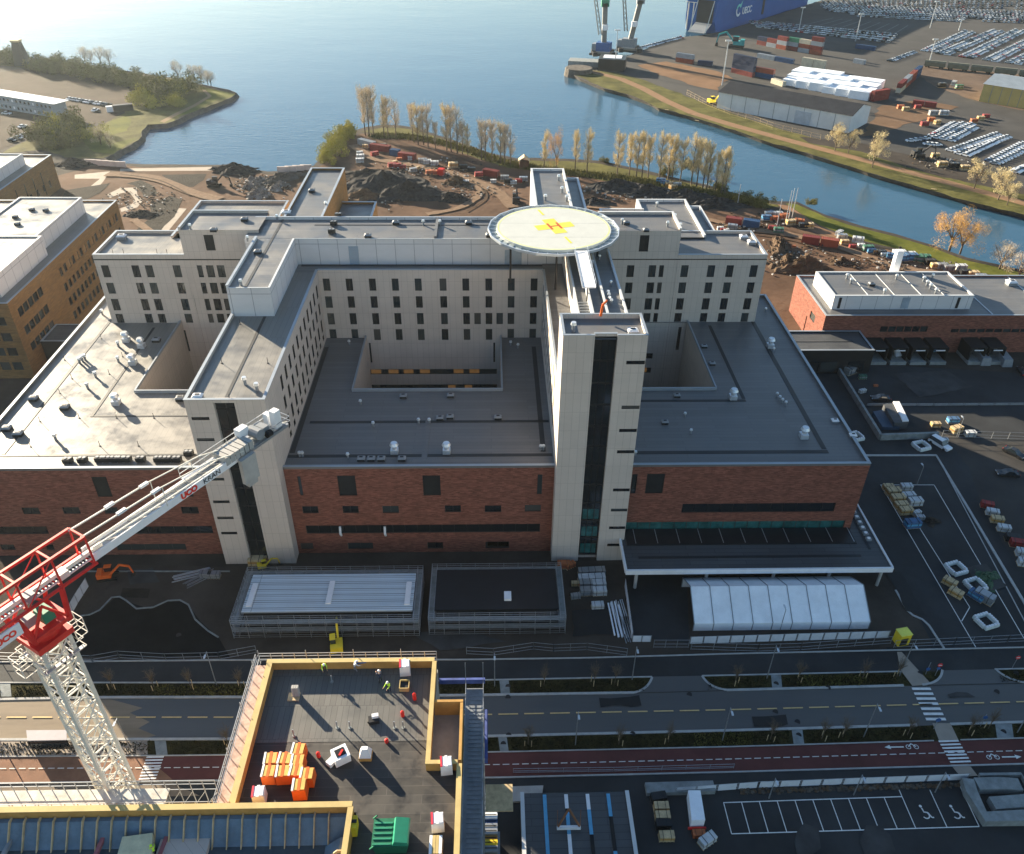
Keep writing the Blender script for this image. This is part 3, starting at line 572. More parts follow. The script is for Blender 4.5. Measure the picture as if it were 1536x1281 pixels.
# --- stair towers
def tower(name, x0, x1, y0, y1, z, slot, slits, side):
    t = MB()
    H1 = facade(t, (x0, y0, 0), X, mY, slot[0]-x0, 0, z, slits if side < 0 else [], panel, .2, frame)
    H2 = facade(t, (slot[1], y0, 0), X, mY, x1-slot[1], 0, z, [] if side < 0 else slits, panel, .2, frame)
    t.face([(slot[0], y0, 0), (slot[0], y0+.9, 0), (slot[0], y0+.9, z), (slot[0], y0, z)], panel); t.face([(slot[1], y0, 0), (slot[1], y0+.9, 0), (slot[1], y0+.9, z), (slot[1], y0, z)], panel)
    t.box(slot[0]+.01, slot[1]-.01, y0+.9, y0+1.1, 0, z, panel)
    facade(t, (x0, y0, 0), Yv, mX, y1-y0, 0, z, [], panel); facade(t, (x1, y0, 0), Yv, X, y1-y0, 0, z, [], panel); facade(t, (x0, y1, 0), X, Yv, x1-x0, 0, z, [], panel)
    rsheet(t, x0+.01, x1-.01, y0+.05, y1-.01, z-.3, roofm)
    for a in ((x0, slot[0], y0, y0+.35), (slot[0]+.01, slot[1]-.01, y0+.5, y0+.85), (slot[1], x1, y0, y0+.35), (x0, x0+.35, y0+.36, y1-.36), (x1-.35, x1, y0+.36, y1-.36), (x0, x1, y1-.35, y1)):
        t.box(a[0]+.01, a[1]-.01, a[2]+.01, a[3]-.01, z-.3, z+.45, panel); t.box(a[0]-.04, a[1]+.04, a[2]-.04, a[3]+.04, z+.43, z+.52, coping)
    o = t.build(name, hosp)
    g_ = MB(); n = int(z/4.1)
    g_.box(slot[0]+.05, slot[1]-.05, y0+.62, y0+.78, 1, z-.2, glass)
    for i in range(n+1):
        zz = 1+i*(z-1.3)/n; g_.box(slot[0]+.04, slot[1]-.04, y0+.5, y0+.64, zz, zz+.3, frame)
        if i < 3 and side > 0: g_.box(slot[0]+.3, slot[1]-.3, y0+.58, y0+.61, zz+.5, zz+2.8, glasst)
    for k in range(1, 3): g_.box(slot[0]+(slot[1]-slot[0])*k/3-.05, slot[0]+(slot[1]-slot[0])*k/3+.05, y0+.48, y0+.61, 1, z-.2, frame)
    g_.build('glazed_stair_slot', o)
    for h in (H1 if side < 0 else H2): window((x0 if side < 0 else slot[1], y0, 0), X, mY, h, o, glass, 'slit_window', .16)
    return o
YT = 110.6
sl = [[1.4, 4.6, zz, zz+.65] for zz in (42.3, 33.9, 29.3, 24.9, 16.6, 12.0, 7.8, 3.6)]
sl = [[(23.95-19.35)-2.9, 23.95-19.35+.03, z0, z1] for _, _, z0, z1 in sl]
tower('east_stair_tower', 11.0, 24.1, YT, 117.9, 47.0, (15.9, 19.4), sl, 1)
sw = [[.55, 3.3, z0, z0+.6] for z0 in (32.0, 27.9, 20.0-.9+2, 13.9, 10.5, 6.3)]
wtow = MB()
# --- ward wings (pale panels)
ward = MB()
def block(mb, x0, x1, y0, y1, z0, z1, walls, m=panel, rm=roofm, par='SNEW', ph=.55, wh=None, cm=None):
    out = {}
    for s_ in walls:
        O, U, N_, W = {'S': ((x0, y0, 0), X, mY, x1-x0), 'N': ((x0, y1, 0), X, Yv, x1-x0), 'W': ((x0, y0, 0), Yv, mX, y1-y0), 'E': ((x1, y0, 0), Yv, X, y1-y0)}[s_]
        out[s_] = (facade(mb, O, U, N_, W, z0, z1, (wh or {}).get(s_, []), m, .22, frame), O, U, N_)
    rsheet(mb, x0, x1, y0, y1, z1, rm) if False else mb.sheet([(x0+.02, y0+.02), (x1-.02, y0+.02), (x1-.02, y1-.02), (x0+.02, y1-.02)], z1-.002, rm)
    parapets(mb, (x0, x1, y0, y1), z1, par, ph, .4, wall=m, cm=cm)
    return out
ROWS = [(31.0, 33.8), (27.1, 29.7), (23.0, 25.8), (19.9, 22.1)]
# west wing
wx0, wx1 = -48.9, -36.1
wcol = [131.0-3.1+3.3*0]
inner = [[y-YT-.62, y-YT+.62, a, b_] for y in [121.5+3.55*i for i in range(11)] for a, b_ in ROWS[:3]+[(21.0, 22.2)]]
inner = [h for h in inner if h[1] < 160-YT]
sideW = [[y-YT-.62, y-YT+.62, a, b_] for y in [121.5+3.6*i for i in range(12)] for a, b_ in ROWS]
slot = (-44.3, -41.0)
ww = MB()
facade(ww, (wx0, YT, 0), X, mY, slot[0]-wx0, 0, ZW, [[.55+.0, 3.4, z0, z0+.6] for z0 in (32.1, 27.9, 19.6, 14.6, 10.9, 7.3)], panel, .2, frame)
HS = [[.55, 3.4, z0, z0+.6] for z0 in (32.1, 27.9, 19.6, 14.6, 10.9, 7.3)]
facade(ww, (slot[1], YT, 0), X, mY, wx1-slot[1], 0, ZW, [], panel)
ww.box(slot[0]+.01, slot[1]-.01, YT+.9, YT+1.1, 0, ZW, panel)
ww.face([(slot[0], YT, 0), (slot[0], YT+.9, 0), (slot[0], YT+.9, ZW), (slot[0], YT, ZW)], panel); ww.face([(slot[1], YT, 0), (slot[1], YT+.9, 0), (slot[1], YT+.9, ZW), (slot[1], YT, ZW)], panel)
rE = facade(ww, (wx1, YT, 0), Yv, X, 160.1-YT, 0, ZW, inner, panel, .22, frame)
facade(ww, (wx0, YT, 0), Yv, mX, 167.3-YT, 0, ZW, [], panel)
ww.sheet([(wx0+.02, YT+.02), (wx1-.02, YT+.02), (wx1-.02, 160), (wx0+.02, 160)], ZW-.3, roofb)
ww.sheet([(wx0+.02, 160), (12, 160.15), (12, 164.2), (wx0+.02, 164.2)], ZW-.3, roofm)
parapets(ww, (wx0, wx1, YT, 160.1), ZW-.3, 'SWE', .6, .4, wall=panel); 
ww.box(-44.6, -40.6, YT+.03, YT+.5, ZW-.29, ZW+.28, panel)
for q in ((-42.9, -42.4, YT+.6, 140.2),): ww.box(*q, ZW-.29, ZW-.24, seam)
westw = ww.build('west_wing', hosp)
for h in HS: window((wx0, YT, 0), X, mY, h, westw, glass, 'slit_window', .16)
g_ = MB(); g_.box(slot[0]+.05, slot[1]-.05, YT+.62, YT+.78, 1, ZW-.4, glass)
for i in range(9): zz = 1+i*4.1; g_.box(slot[0]+.04, slot[1]-.04, YT+.5, YT+.64, zz, zz+.25, frame)
g_.box(-42.7, -42.6, YT+.48, YT+.61, 1, ZW-.5, frame); g_.build('glazed_stair_slot', westw)
mbi = MB()
for h in rE: window((wx1, YT, 0), Yv, X, h, None, glass, depth=.18, mb=mbi)
tag(mbi.build('inner_window', westw), 'rows of dark windows on the courtyard side of the west wing', None, None, 'stuff')
# centre range round the courtyard
cols = [367, 481, 597, 711, 826, 950, 1064, 1179, 1292, 1406]
cx_w = [PY(380+c/3.339, 426.5, 160.1).x for c in cols]
CH = []
for r, (a, b_) in enumerate([(31.2, 34.0), (27.2, 29.9), (23.2, 25.9), (19.3, 22.0)]):
    for i, x in enumerate(cx_w):
        CH.append([x-.72+36.1, x+.72+36.1, a, b_])
    if r == 2: CH += [[PY(380+c/3.339, 477, 160.1).x-.7+36.1, PY(380+c/3.339, 477, 160.1).x+.7+36.1, a, b_] for c in (1123, 1234)]
CH += [[8.8, 8.8+28.6, 10.5, 11.8], [8.8, 8.8+28.6, 6.4, 7.7], [9.1, 9.5, 13.6, 18.6], [36.6, 37.0, 13.6, 18.6]]
cw = MB()
rC = facade(cw, (wx1, 160.1, 0), X, mY, 11-wx1, 0, ZW-.02, CH, panel, .22, frame)
cw.box(wx1+.1, 10.9, 160.11, 160.55, ZW-.3, ZW+.25, panel); cw.box(wx1, 11, 160.05, 160.6, ZW+.23, ZW+.32, coping)
cw.box(wx1-4, 11, 163.2, 163.9, ZW-.29, ZW-.2, seam)
b1 = block(cw, -51.3, 24.8, 164.1, 175.2, ZW-1, ZP, 'SNWE', panelw, roofm, 'N')       # plant storey
facade(cw, (-51, 175.1, 0), X, Yv, 77, 0, ZW-1, [], panel)
cw.box(-40.7, 26, 163.95, 164.09, ZP-.12, ZP+.1, copl)
b2 = block(cw, wx0, -40.9, 140.4, 164.0, ZW-.3, ZP, 'SWE', panelw, roofm, 'W')
cw.box(-41.25, -40.85, 140.4, 164.0, ZP, ZP+.12, copl); cw.box(wx0+.3, -41.3, 140.36, 140.6, ZP, ZP+.12, copl)
for q in ((-45.7, -45.2, 141, 205), (-47, -45.8, 176, 176.4), (-38, 25, 171.5, 171.9)): cw.box(*q, ZP, ZP+.06, seam)
cw.box(-11.9, -11.3, 164.2, 175, ZP+.005, ZP+.5, roofm)
block(cw, -45.3, -36.8, 175.3, 209, 0, ZP, 'NWE', ochre, roofm, 'NWE')
cw.box(-37.3, -36.7, 181.5, 209, ZP+.5, ZP+3.2, ochre) if False else None
block(cw, -36.7, -28.2, 189.8, 200, 0, ZW, 'SNE', ochre, roofm, 'NE')
block(cw, 10.3, 18.7, 175.3, 209, 0, ZP, 'NWE', panelw, roofm, 'NWE', cm=copl); block(cw, 18.75, 22.2, 175.3, 206, 0, ZP-1.4, 'NE', panelw, roofm, 'NE', cm=copl)
cen_w = cw.build('courtyard_range', hosp)
for h in rC:
    big = h[1]-h[0] > 5
    window((wx1, 160.1, 0), X, mY, h, cen_w, glass, 'strip_window' if big else 'window', muntins=9 if big else 2)
wi = MB()
for k, u in enumerate((9.0, 12.9, 16.3, 20, 27.6, 31.2)): wi.box(wx1+u, wx1+u+2.2, 160.22, 160.3, 10.65, 11.6, warm)
for u in (26.2, 30): wi.box(wx1+u, wx1+u+1.7, 160.22, 160.3, 6.55, 7.4, warm)
wi.build('lit_window', cen_w)
dr = MB(); dr.box(-29.9, -27.9, 164.0, 164.08, ZW-.28, ZW+3.8, mat('grey_blue_door', (.30, .36, .42), .5)); dr.build('roof_door', cen_w)
dr = MB(); dr.box(3, 6.6, 164.0, 164.08, ZW-.28, ZW+3, MT['grey_blue_door']); dr.build('roof_door', cen_w)
# block A (west), B (tall part), C behind
aw = MB(); aw_h = []
def wcen(c, ox, oy, s, py, Y): return PY(ox+c/s, py, Y).x
A1 = [wcen(c, 0, 230, 3.84, 406.5, 167.3) for c in (611, 785, 863, 1022, 1154, 1213, 1275)]
for a, b_ in ROWS:
    for i, x in enumerate(A1): wd = .55 if i == 4 else .8; aw_h.append([x-wd+85.2, x+wd+85.2, a, b_])
aw_h.append([-70.1+.3+85.2-.1, -69.3+85.2-.1, 12.5, 18])
ra = block(aw, -85.2, -65.8, 167.3, 181, 0, ZW, 'SWN', panel, roofb, 'SWN', wh={'S': [h for h in aw_h if h[1] < 19.3]})
rb = block(aw, -65.75, -48.95, 167.3, 177.5, 0, ZP+.6, 'SWN', panel, roofm, 'NW', wh={'S': [[h[0]-19.45, h[1]-19.45, h[2], h[3]] for h in aw_h if h[0] > 19.6]+[[5.0, 7.0, 37.2, 40.7]]})
block(aw, -71.8, -50, 177.7, 200.6, 0, ZW, 'NWE', panel, roofb, 'NWE')
aw.box(-66, -58, 180, 180.4, ZW+.5, ZW+2.6, white) if False else None
aw.box(-85.25, -49.1, 167.22, 167.29, 35.0, 35.25, frame)
blA = aw.build('west_ward_block', hosp)
for r_ in (ra, rb):
    for h in r_['S'][0]: window(r_['S'][1], X, mY, h, blA, darkm if h[3]-h[2] > 3.2 and h[2] > 36 else glass, 'window', muntins=2 if h[1]-h[0] > 1.2 else 1)
# east block
ew = MB(); E1x = [wcen(c, 700, 290, 3.339, 405.6, 167.3) for c in (820, 929, 975, 1091, 1224, 1317, 1437)]
eh = []
for k, (a, b_) in enumerate(ROWS):
    for i, x in enumerate(E1x):
        wd = .5 if i == 2 else .8; eh.append([x-wd-24, x+wd-24, a, b_])
eh += [[43.2-24, 43.9-24, 12.5, 18.5]]+[[u, u+8, z_, z_+1.4] for u in (6,) for z_ in (6.3, 10.2)]
re_ = block(ew, 40.9, 60.5, 167.3, 181.2, 0, ZW, 'SNE', panel, roofm, 'SNE', wh={'S': [[h[0]-16.9, h[1]-16.9, h[2], h[3]] for h in eh if h[0] > 17.1]})
rg = block(ew, 24.0, 40.85, 167.3, 177.3, 0, ZP+.5, 'SNE', panel, roofm, 'NE', wh={'S': [h for h in eh if h[1] < 16.8]+[[31.9-24+.2, 33.9-24+.2, 37.0, 40.7]]}, cm=copl)
block(ew, 36.6, 49, 177.5, 201, 0, ZW+.4, 'NWE', panelw, roofm, 'NWE', cm=copl); block(ew, 49.05, 52.6, 181.3, 199.6, 0, ZW-.8, 'NE', panelw, roofm, 'NE', cm=copl)
block(ew, 26, 36.5, 177.5, 190, 0, ZW+2, 'NWE', panelw, roofm, 'NW', cm=copl)
ew.box(24.05, 60.55, 167.22, 167.29, 35.1, 35.3, frame)
blE = ew.build('east_ward_block', hosp)
for r_ in (re_, rg):
    for h in r_['S'][0]: window(r_['S'][1], X, mY, h, blE, darkm if h[2] > 36 else glass, 'strip_window' if h[1]-h[0] > 5 else 'window', muntins=4 if h[1]-h[0] > 5 else 2)
wi = MB(); wi.box(30.4, 32.6, 167.42, 167.5, 10.3, 11.5, warm); wi.box(31, 33.4, 167.42, 167.5, 6.4, 7.6, warm); wi.box(35, 37, 167.42, 167.5, 6.4, 7.6, warm); wi.build('lit_window', blE)
# east wing with its plant storey and frames
we = MB()
ein = [[y-117.9-.6, y-117.9+.6, a, b_] for y in [121.5+3.55*i for i in range(11)] for a, b_ in ROWS[:3]]
rEW = facade(we, (11, 117.9, 0), Yv, mX, 160.1-117.9, 0, ZW, ein, panel, .2, frame)
facade(we, (24.05, 117.9, 0), Yv, X, 167.3-117.9, 0, ZP, [], panel); facade(we, (15.3, 117.9, 0), Yv, mX, 46, ZW, ZP, [], timberl if False else panel)
we.sheet([(11.02, 117.9), (15.3, 117.9), (15.3, 164), (11.02, 164)], ZW-.1, roofm); we.sheet([(15.3, 117.92), (24, 117.92), (24, 167.3), (15.3, 167.3)], ZP, roofm)
we.box(11.0, 11.35, 118, 160, ZW-.1, ZW+.45, coping); we.box(23.7, 24.1, 118, 157.5, ZP, ZP+.5, copl); we.box(15.3, 15.6, 118, 157, ZP, ZP+.4, copl)
we.box(20.2, 20.6, 118, 157, ZP, ZP+.9, copl); we.box(17.5, 17.85, 118, 150, ZP, ZP+1.6, copl); we.box(17.9, 20.1, 149.6, 150, ZP, ZP+1.5, copl)
for i in range(14): we.box(15.7, 17.4, 119+i*1.1, 119.25+i*1.1, ZP+.3, ZP+.5, steel)
eastw = we.build('east_wing', hosp)
mbi = MB()
for h in rEW: window((11, 117.9, 0), Yv, mX, h, None, glass, depth=.18, mb=mbi)
tag(mbi.build('inner_window', eastw), 'rows of dark windows on the courtyard side of the east wing', None, None, 'stuff')

# ---- helipad
hp = thing('helipad', 'round white raised helipad with yellow cross and red letter H', 'helipad', (12.9, 160.8, 36))
HX, HY, HZ = 12.9, 160.8, 45.0
def disc(mb, r0, r1, z0, z1, m, n=48, mt=None):
    for i in range(n):
        a, b_ = 2*math.pi*i/n, 2*math.pi*(i+1)/n; ca, sa, cb, sb = math.cos(a), math.sin(a), math.cos(b_), math.sin(b_)
        o0, o1, i0, i1 = (HX+r1*ca, HY+r1*sa), (HX+r1*cb, HY+r1*sb), (HX+r0*ca, HY+r0*sa), (HX+r0*cb, HY+r0*sb)
        if r0 > 0: mb.face([(*i0, z1), (*o0, z1), (*o1, z1), (*i1, z1)], mt or m); mb.face([(*i0, z0), (*i1, z0), (*i1, z1), (*i0, z1)], m)
        mb.face([(*o0, z0), (*o1, z0), (*o1, z1), (*o0, z1)], m)
    if r0 == 0: mb.face([(HX+r1*math.cos(2*math.pi*i/n), HY+r1*math.sin(2*math.pi*i/n), z1) for i in range(n)], mt or m); mb.face([(HX+r1*math.cos(-2*math.pi*i/n), HY+r1*math.sin(-2*math.pi*i/n), z0) for i in range(n)], m)
d = MB(); disc(d, 0, 11.7, HZ-.7, HZ, pvc)
for yy in (-5.2, 2.2): d.box(HX-math.sqrt(11.6**2-yy*yy), HX+math.sqrt(11.6**2-yy*yy), HY+yy, HY+yy+.06, HZ+.002, HZ+.006, concd)
d.build('deck', hp)
d = MB(); disc(d, 11.2, 11.45, HZ+.004, HZ+.012, mat('lime_edge_line', (.62, .68, .25), .6))
th = R(17)
def hq(u, v): return (HX+.2+u*math.cos(th)-v*math.sin(th), HY+.7+u*math.sin(th)+v*math.cos(th))
yel = mat('helipad_yellow', (.62, .56, .07), .6, .08)
d.sheet([hq(*q) for q in ((-4, -1.35), (-1.35, -1.35), (-1.35, -4), (1.35, -4), (1.35, -1.35), (4, -1.35), (4, 1.35), (1.35, 1.35), (1.35, 4), (-1.35, 4), (-1.35, 1.35), (-4, 1.35))], HZ+.02, yel)
d.ms  # cross
for v0, v1 in ((-9.4, -6.0), (6.4, 9.8)): d.sheet([hq(*q) for q in ((-.25, v0), (.25, v0), (.25, v1), (-.25, v1))], HZ+.02, yel)
d.build('yellow_cross', hp)
d = MB(); th = R(17)
rd = mat('red_letter_paint', (.45, .06, .02), .6)
for q in ((-1.25, -.75, -1.7, 1.7), (.75, 1.25, -1.7, 1.7), (-.75, .75, -.25, .25)): d.sheet([hq(q[0], q[2]), hq(q[1], q[2]), hq(q[1], q[3]), hq(q[0], q[3])], HZ+.03, rd)
d.build('letter_h', hp)
d = MB(); disc(d, 11.75, 13.3, HZ-.62, HZ-.55, mat('safety_net_mesh', (.28, .34, .36), .5, .2, 2), 20); disc(d, 13.3, 13.5, HZ-.6, HZ-.1, silver, 20)
for i in range(40):
    a = 2*math.pi*i/40; d.bar((HX+11.7*math.cos(a), HY+11.7*math.sin(a), HZ-.5), (HX+13.35*math.cos(a), HY+13.35*math.sin(a), HZ-.2), .12, silver)
d.build('safety_net', hp)
for x, y, z in ((4, 155, ZW), (4, 166, ZP), (13, 151.5, ZW), (13, 171, ZP), (21.5, 155, ZP), (21.5, 166, ZP+.6)):
    d = MB(); d.cyl((x, y, z-.3), (x, y, HZ-.7), .22, frame); d.bar((x, y, HZ-2.2), (HX, HY, HZ-.8), .2, frame); d.build('support_leg', hp)
d = MB(); d.box(16.2, 18.6, 133, 149.2, HZ-.35, HZ-.15, white)
for x in (16.2, 18.6):
    d.box(x-.05, x+.05, 133, 149, HZ-.15, HZ+.0, silver)
    for i in range(9): d.bar((x, 133+i*2, HZ-.15), (x, 133+i*2, HZ+.85), .06, silver)
    d.bar((x, 133, HZ+.85), (x, 149, HZ+.85), .06, silver)
for y in (135, 141, 147): d.bar((17.4, y, ZP), (17.4, y, HZ-.3), .2, frame)
d.build('access_bridge', hp)
def up3(z): return Vector((0, 0, z))
# ================================================================== OTHER BUILDINGS
def bld(name, label, cat='building', loc=(0, 0, 0), group=None): return thing(name, label, cat, loc, group)
def wins_row(x0, n, step, w_, z0, z1): return [[x0+i*step, x0+i*step+w_, z0, z1] for i in range(n)]
# ochre office building, left
oc = bld('ochre_office_building', 'long ochre brick office building with white roof plant boxes at the left edge', loc=(-113, 176, 0))
mb = MB(); x0, x1, y0, y1, zt = -190, -112.6, 176, 245, 20
hE = []
for z0 in (2.6, 6.7, 10.8, 15.2): hE += wins_row(26, 16, 2.6, 1.5, z0, z0+2.2)
hE += wins_row(3, 5, 2.6, 2.2, 15.2, 17.4)+wins_row(3, 5, 2.6, 2.2, 10.4, 12.6)+wins_row(3, 5, 2.6, 2.2, 6, 8)
hS = []
for z0 in (2.4, 6.4, 10.4, 14.6): hS += wins_row(50, 9, 2.9, 2.3, z0, z0+2.2)
H1 = facade(mb, (x1, y0, 0), Yv, X, y1-y0, 0, zt, hE, ochre, .25, frame); H2 = facade(mb, (x0, y0, 0), X, mY, x1-x0, 0, zt, hS, ochre, .25, frame)
facade(mb, (x0, y1, 0), X, Yv, x1-x0, 0, zt, [], ochre); mb.sheet([(x0, y0), (x1-.02, y0+.02), (x1-.02, y1-.02), (x0, y1)], zt-.01, roofb)
parapets(mb, (x0, x1, y0, y1), zt, 'SEN', .4, .4, wall=ochre)
w_ = mb.build('brick_wall', oc)
k = 0
for H, O, U, N_ in ((H1, (x1, y0, 0), Yv, X), (H2, (x0, y0, 0), X, mY)):
    for i, h in enumerate(H): window(O, U, N_, h, w_, glasst if (i % 3 == 0 and N_ == mY) else (warm if (H is H1 and h[2] > 15 and h[0] > 30 and i % 2 < 1) else glass), 'window')
for a in ((-136, -118.3, 205, 236, 24.2), (-139, -115.8, 180, 204.9, 25), (-170, -150, 210, 240, 24), (-160, -152, 184, 200, 23)):
    mb = MB(); block(mb, a[0], a[1], a[2], a[3], zt, a[4], 'SWNE', panelw, roofb, 'SNEW', .25, cm=copl); mb.build('roof_plant_room', oc)
mb = MB(); block(mb, -112.4, -93, 183, 192, 0, 6.2, 'SNWE', frame, roofd, 'SNWE', .3); mb.box(-104, -96, 185, 190, 6.6, 6.8, mat('blue_glass_roof', (.05, .16, .55), .25, .2, 1)); mb.build('link_building', oc)
# tan building behind
tb = bld('tan_building', 'small tan clad building with pale panels and flat roof at the left edge', loc=(-165, 277, 0))
mb = MB(); x0, x1, y0, y1, zt = -260, -165, 272, 316, 12
H1 = facade(mb, (x1, y0, 0), Yv, X, y1-y0, 0, zt, [[16+i*5, 17.6+i*5, 2.6, 5] for i in range(5)]+[[13+i*6.4, 13.6+i*6.4, 1, 9.5] for i in range(4)], ochre, .2, frame)
facade(mb, (x0, y0, 0), X, mY, x1-x0, 0, zt, [], ochre); mb.sheet([(x0, y0), (x1, y0), (x1, y1), (x0, y1)], zt-.01, roofb); facade(mb, (x0, y1, 0), X, Yv, x1-x0, 0, zt, [], ochre)
for i in range(3): mb.box(x1, x1+.12, y0+13.8+i*6.4, y0+18.9+i*6.4, .5, 8, panelw) if False else None
parapets(mb, (x0, x1, y0, y1), zt, 'SEN', .5, .5, wall=ochre); w_ = mb.build('clad_wall', tb)
for h in H1: window((x1, y0, 0), Yv, X, h, w_)
mb = MB(); block(mb, -190, -170, 280, 306, 12, 15.5, 'SWNE', panelw, roofb, 'SNWE', .3); mb.build('roof_plant_room', tb)
# service building right
sb = bld('service_building', 'low red brick service building with white roof plant room and dark loading docks', loc=(86, 187, 0))
mb = MB(); x0, x1, y0, y1, zt = 86.0, 215, 187.5, 212, 10.6
h = [[u, u+1.9, 6.2, 7.8] for u in (15.2, 17.3, 19.4, 21.5, 23.6, 25.7)]+[[34+i*2.3, 36+i*2.3, 6.0, 7.0] for i in range(14)]
H1 = facade(mb, (x0, y0, 0), X, mY, x1-x0, 0, zt, h, brick, .2, frame); Hw = facade(mb, (x0, y0, 0), Yv, mX, y1-y0, 0, zt, [[6, 9.5, 5.6, 7.6], [11, 11.6, .2, 5]], brick, .2, frame)
facade(mb, (x0, y1, 0), X, Yv, x1-x0, 0, zt, [], brick); mb.sheet([(x0, y0), (x1, y0), (x1, y1), (x0, y1)], zt-.01, roofm)
parapets(mb, (x0, x1, y0, y1), zt, 'SWN', .35, .4, wall=brick)
for xs in (130, 146, 168): mb.box(xs, xs+.3, y0+.5, y1-.5, zt, zt+.12, copl)
w_ = mb.build('brick_wall', sb)
for q in H1: window((x0, y0, 0), X, mY, q, w_)
for q in Hw: window((x0, y0, 0), Yv, mX, q, w_)
mb = MB(); block(mb, 88.9, 125.5, 191.7, 206.6, zt, 14.2, 'SNWE', panelw, roofm, 'SNWE', .3, cm=copl)
for xs in (98, 105, 112, 118): mb.box(xs, xs+.15, 192.2, 206, 14.2, 14.3, copl)
for xs, m_ in ((90.3, frame), (121.5, frame), (107, MT['grey_blue_door'])): mb.box(xs, xs+(.7 if m_ is frame else 2), 191.6, 191.69, zt+.3, 14.0, m_)
mb.build('roof_plant_room', sb)
for i, u in enumerate((97.8, 103.0, 108.2, 113.4, 123.4, 128.4)):
    mb = MB(); mb.box(u, u+4.2, 181.8, 187.4, 4.3, 4.6, black); mb.box(u, u+.3, 181.8, 187.4, .9, 4.3, black); mb.box(u+3.9, u+4.2, 181.8, 187.4, .9, 4.3, black)
    mb.box(u+.3, u+3.9, 186.6, 187.4, .9, 4.3, darkm); mb.box(u, u+4.2, 181.0, 187.4, 0, .9, concd); mb.box(u+.9, u+3.3, 181.7, 181.8, 3.7, 4.0, white)
    mb.build('loading_dock', sb)
# dark link building
lb = bld('low_link_building', 'low black building with flat dark roof linking hospital and service building', loc=(77, 177, 0))
mb = MB(); block(mb, 70, 95.8, 177, 187.3, 0, 6.4, 'SNE', darkm, roofd, 'SNE', .3); mb.box(74, 92, 181.8, 182.1, 6.4, 6.46, seam); mb.build('dark_wall', lb)
for u in (74, 78.5, 83, 90): mb = MB(); mb.box(u, u+4, 176.8, 176.98, .6, 3.4, glass); mb.build('window', lb)
# ramp retaining wall
rw = MB()
q = [P(1253, 553), P(1319, 660), P(1405, 657)]
for a, b_ in zip(q, q[1:]):
    t = (b_-a).normalized(); o = Vector((-t.y, t.x, 0))*.3; rw.hexa([(*(a-o).xy, 0), (*(b_-o).xy, 0), (*(b_+o).xy, 0), (*(a+o).xy, 0), (*(a-o).xy, 1.6), (*(b_-o).xy, 1.6), (*(b_+o).xy, 1.6), (*(a+o).xy, 1.6)], concd)
tag(rw.build('retaining_wall', None, P(1319, 660)), 'angled grey concrete retaining wall beside the ramp right of the hospital', 'wall')
gr = thing('garage_ramp', 'sunken ramp roof with white strip behind the grey retaining wall', 'ramp', P(1340, 650))
mb = MB(); mb.prism(pp([(1308, 622), (1322, 645), (1348, 646), (1330, 618)]), 0, .9, bluep if False else mat('slate_blue_felt', (.05, .08, .12), .6)); mb.build('blue_roof', gr)
mb = MB(); mb.prism(pp([(1322, 617), (1336, 615), (1359, 644), (1338, 645)]), 0, 2, roofd); mb.build('dark_roof', gr)
mb = MB(); mb.prism(pp([(1336, 614), (1345, 614), (1359, 643), (1350, 643.5)]), 0, 2.3, white); mb.build('white_strip', gr)
# entrance canopy
ca = bld('entrance_canopy', 'large dark flat canopy with white edge in front of the right brick wing', 'canopy', (47, 103, 0))
mb = MB(); cz = 5.2; pts = [(23.9, 111.5), (23.4, 102.6), (70.4, 102.9), (70.4, 121), (66.9, 121), (66.9, 113.1), (24.2, 113.1)]
mb.prism(pts, cz-.5, cz, roofd); mb.build('roof_slab', ca)
mb = MB(); mb.box(23.3, 70.5, 102.4, 102.75, cz-.7, cz+.3, white); mb.box(23.2, 23.55, 102.8, 112, cz-.7, cz+.3, white); mb.box(70.3, 70.6, 102.8, 121, cz-.7, cz+.28, white); mb.build('white_edge', ca)
mb = MB(); mb.box(26, 66, 105.6, 106.2, cz+.01, cz+.05, seam); mb.box(68, 68.5, 107.5, 118, cz+.01, cz+.05, seam)
mb.box(24.4, 66.4, 109.0, 113.2, cz+.005, cz+.16, darkm)
for i in range(11): mb.box(26+i*4, 26.12+i*4, 109.4, 113.2, cz+.16, cz+.22, steel)
mb.build('skylight_strip', ca)
for x in (25.5, 38, 50, 60, 69.3): mb = MB(); mb.cyl((x, 103.6, 0), (x, 103.6, cz-.5), .3, conc, n=10); mb.build('column', ca)
mb = MB(); mb.box(25, 66, 109.4, 109.6, 0, cz-.5, glasst); mb.build('entrance_glazing', ca)
for i in range(6): mb = MB(); c = Vector((68.9, 117.5-i*1.5, cz)); mb.obox(c, .9, .8, .45, 0, greyp); mb.cyl(c+up3(.45), c+up3(.55), .3, white, n=12); tag(mb.build('roof_fan', None, c), 'small white fan unit, %s from the back, on the right edge of the entrance canopy' % nth(i), 'fan', 'white fan units on the canopy edge')
# white tent
te = thing('storage_tent', 'long white tent with grey ribs beside the entrance canopy', 'tent', (49, 98, 0))
prof = [(93.5, 0), (93.5, 1.9), (98.9, 5.1), (103.6, 2.4), (103.6, 0)]
mb = MB()
for i in range(9):
    a, b_ = 33.9+i*3.33, 33.9+(i+1)*3.33
    for (y0, z0), (y1, z1) in zip(prof, prof[1:]): mb.face([(a, y0, z0), (b_, y0, z0), (b_, y1, z1), (a, y1, z1)], tarp)
mb.face([(33.95+9*3.33, y, z) for y, z in prof], tarp); mb.build('tent_cover', te)
for i in range(10):
    mb = MB()
    for (y0, z0), (y1, z1) in zip(prof, prof[1:]): mb.bar((33.9+i*3.33, y0, z0+.03), (33.9+i*3.33, y1, z1+.03), .12, greyp)
    mb.build('rib', te)
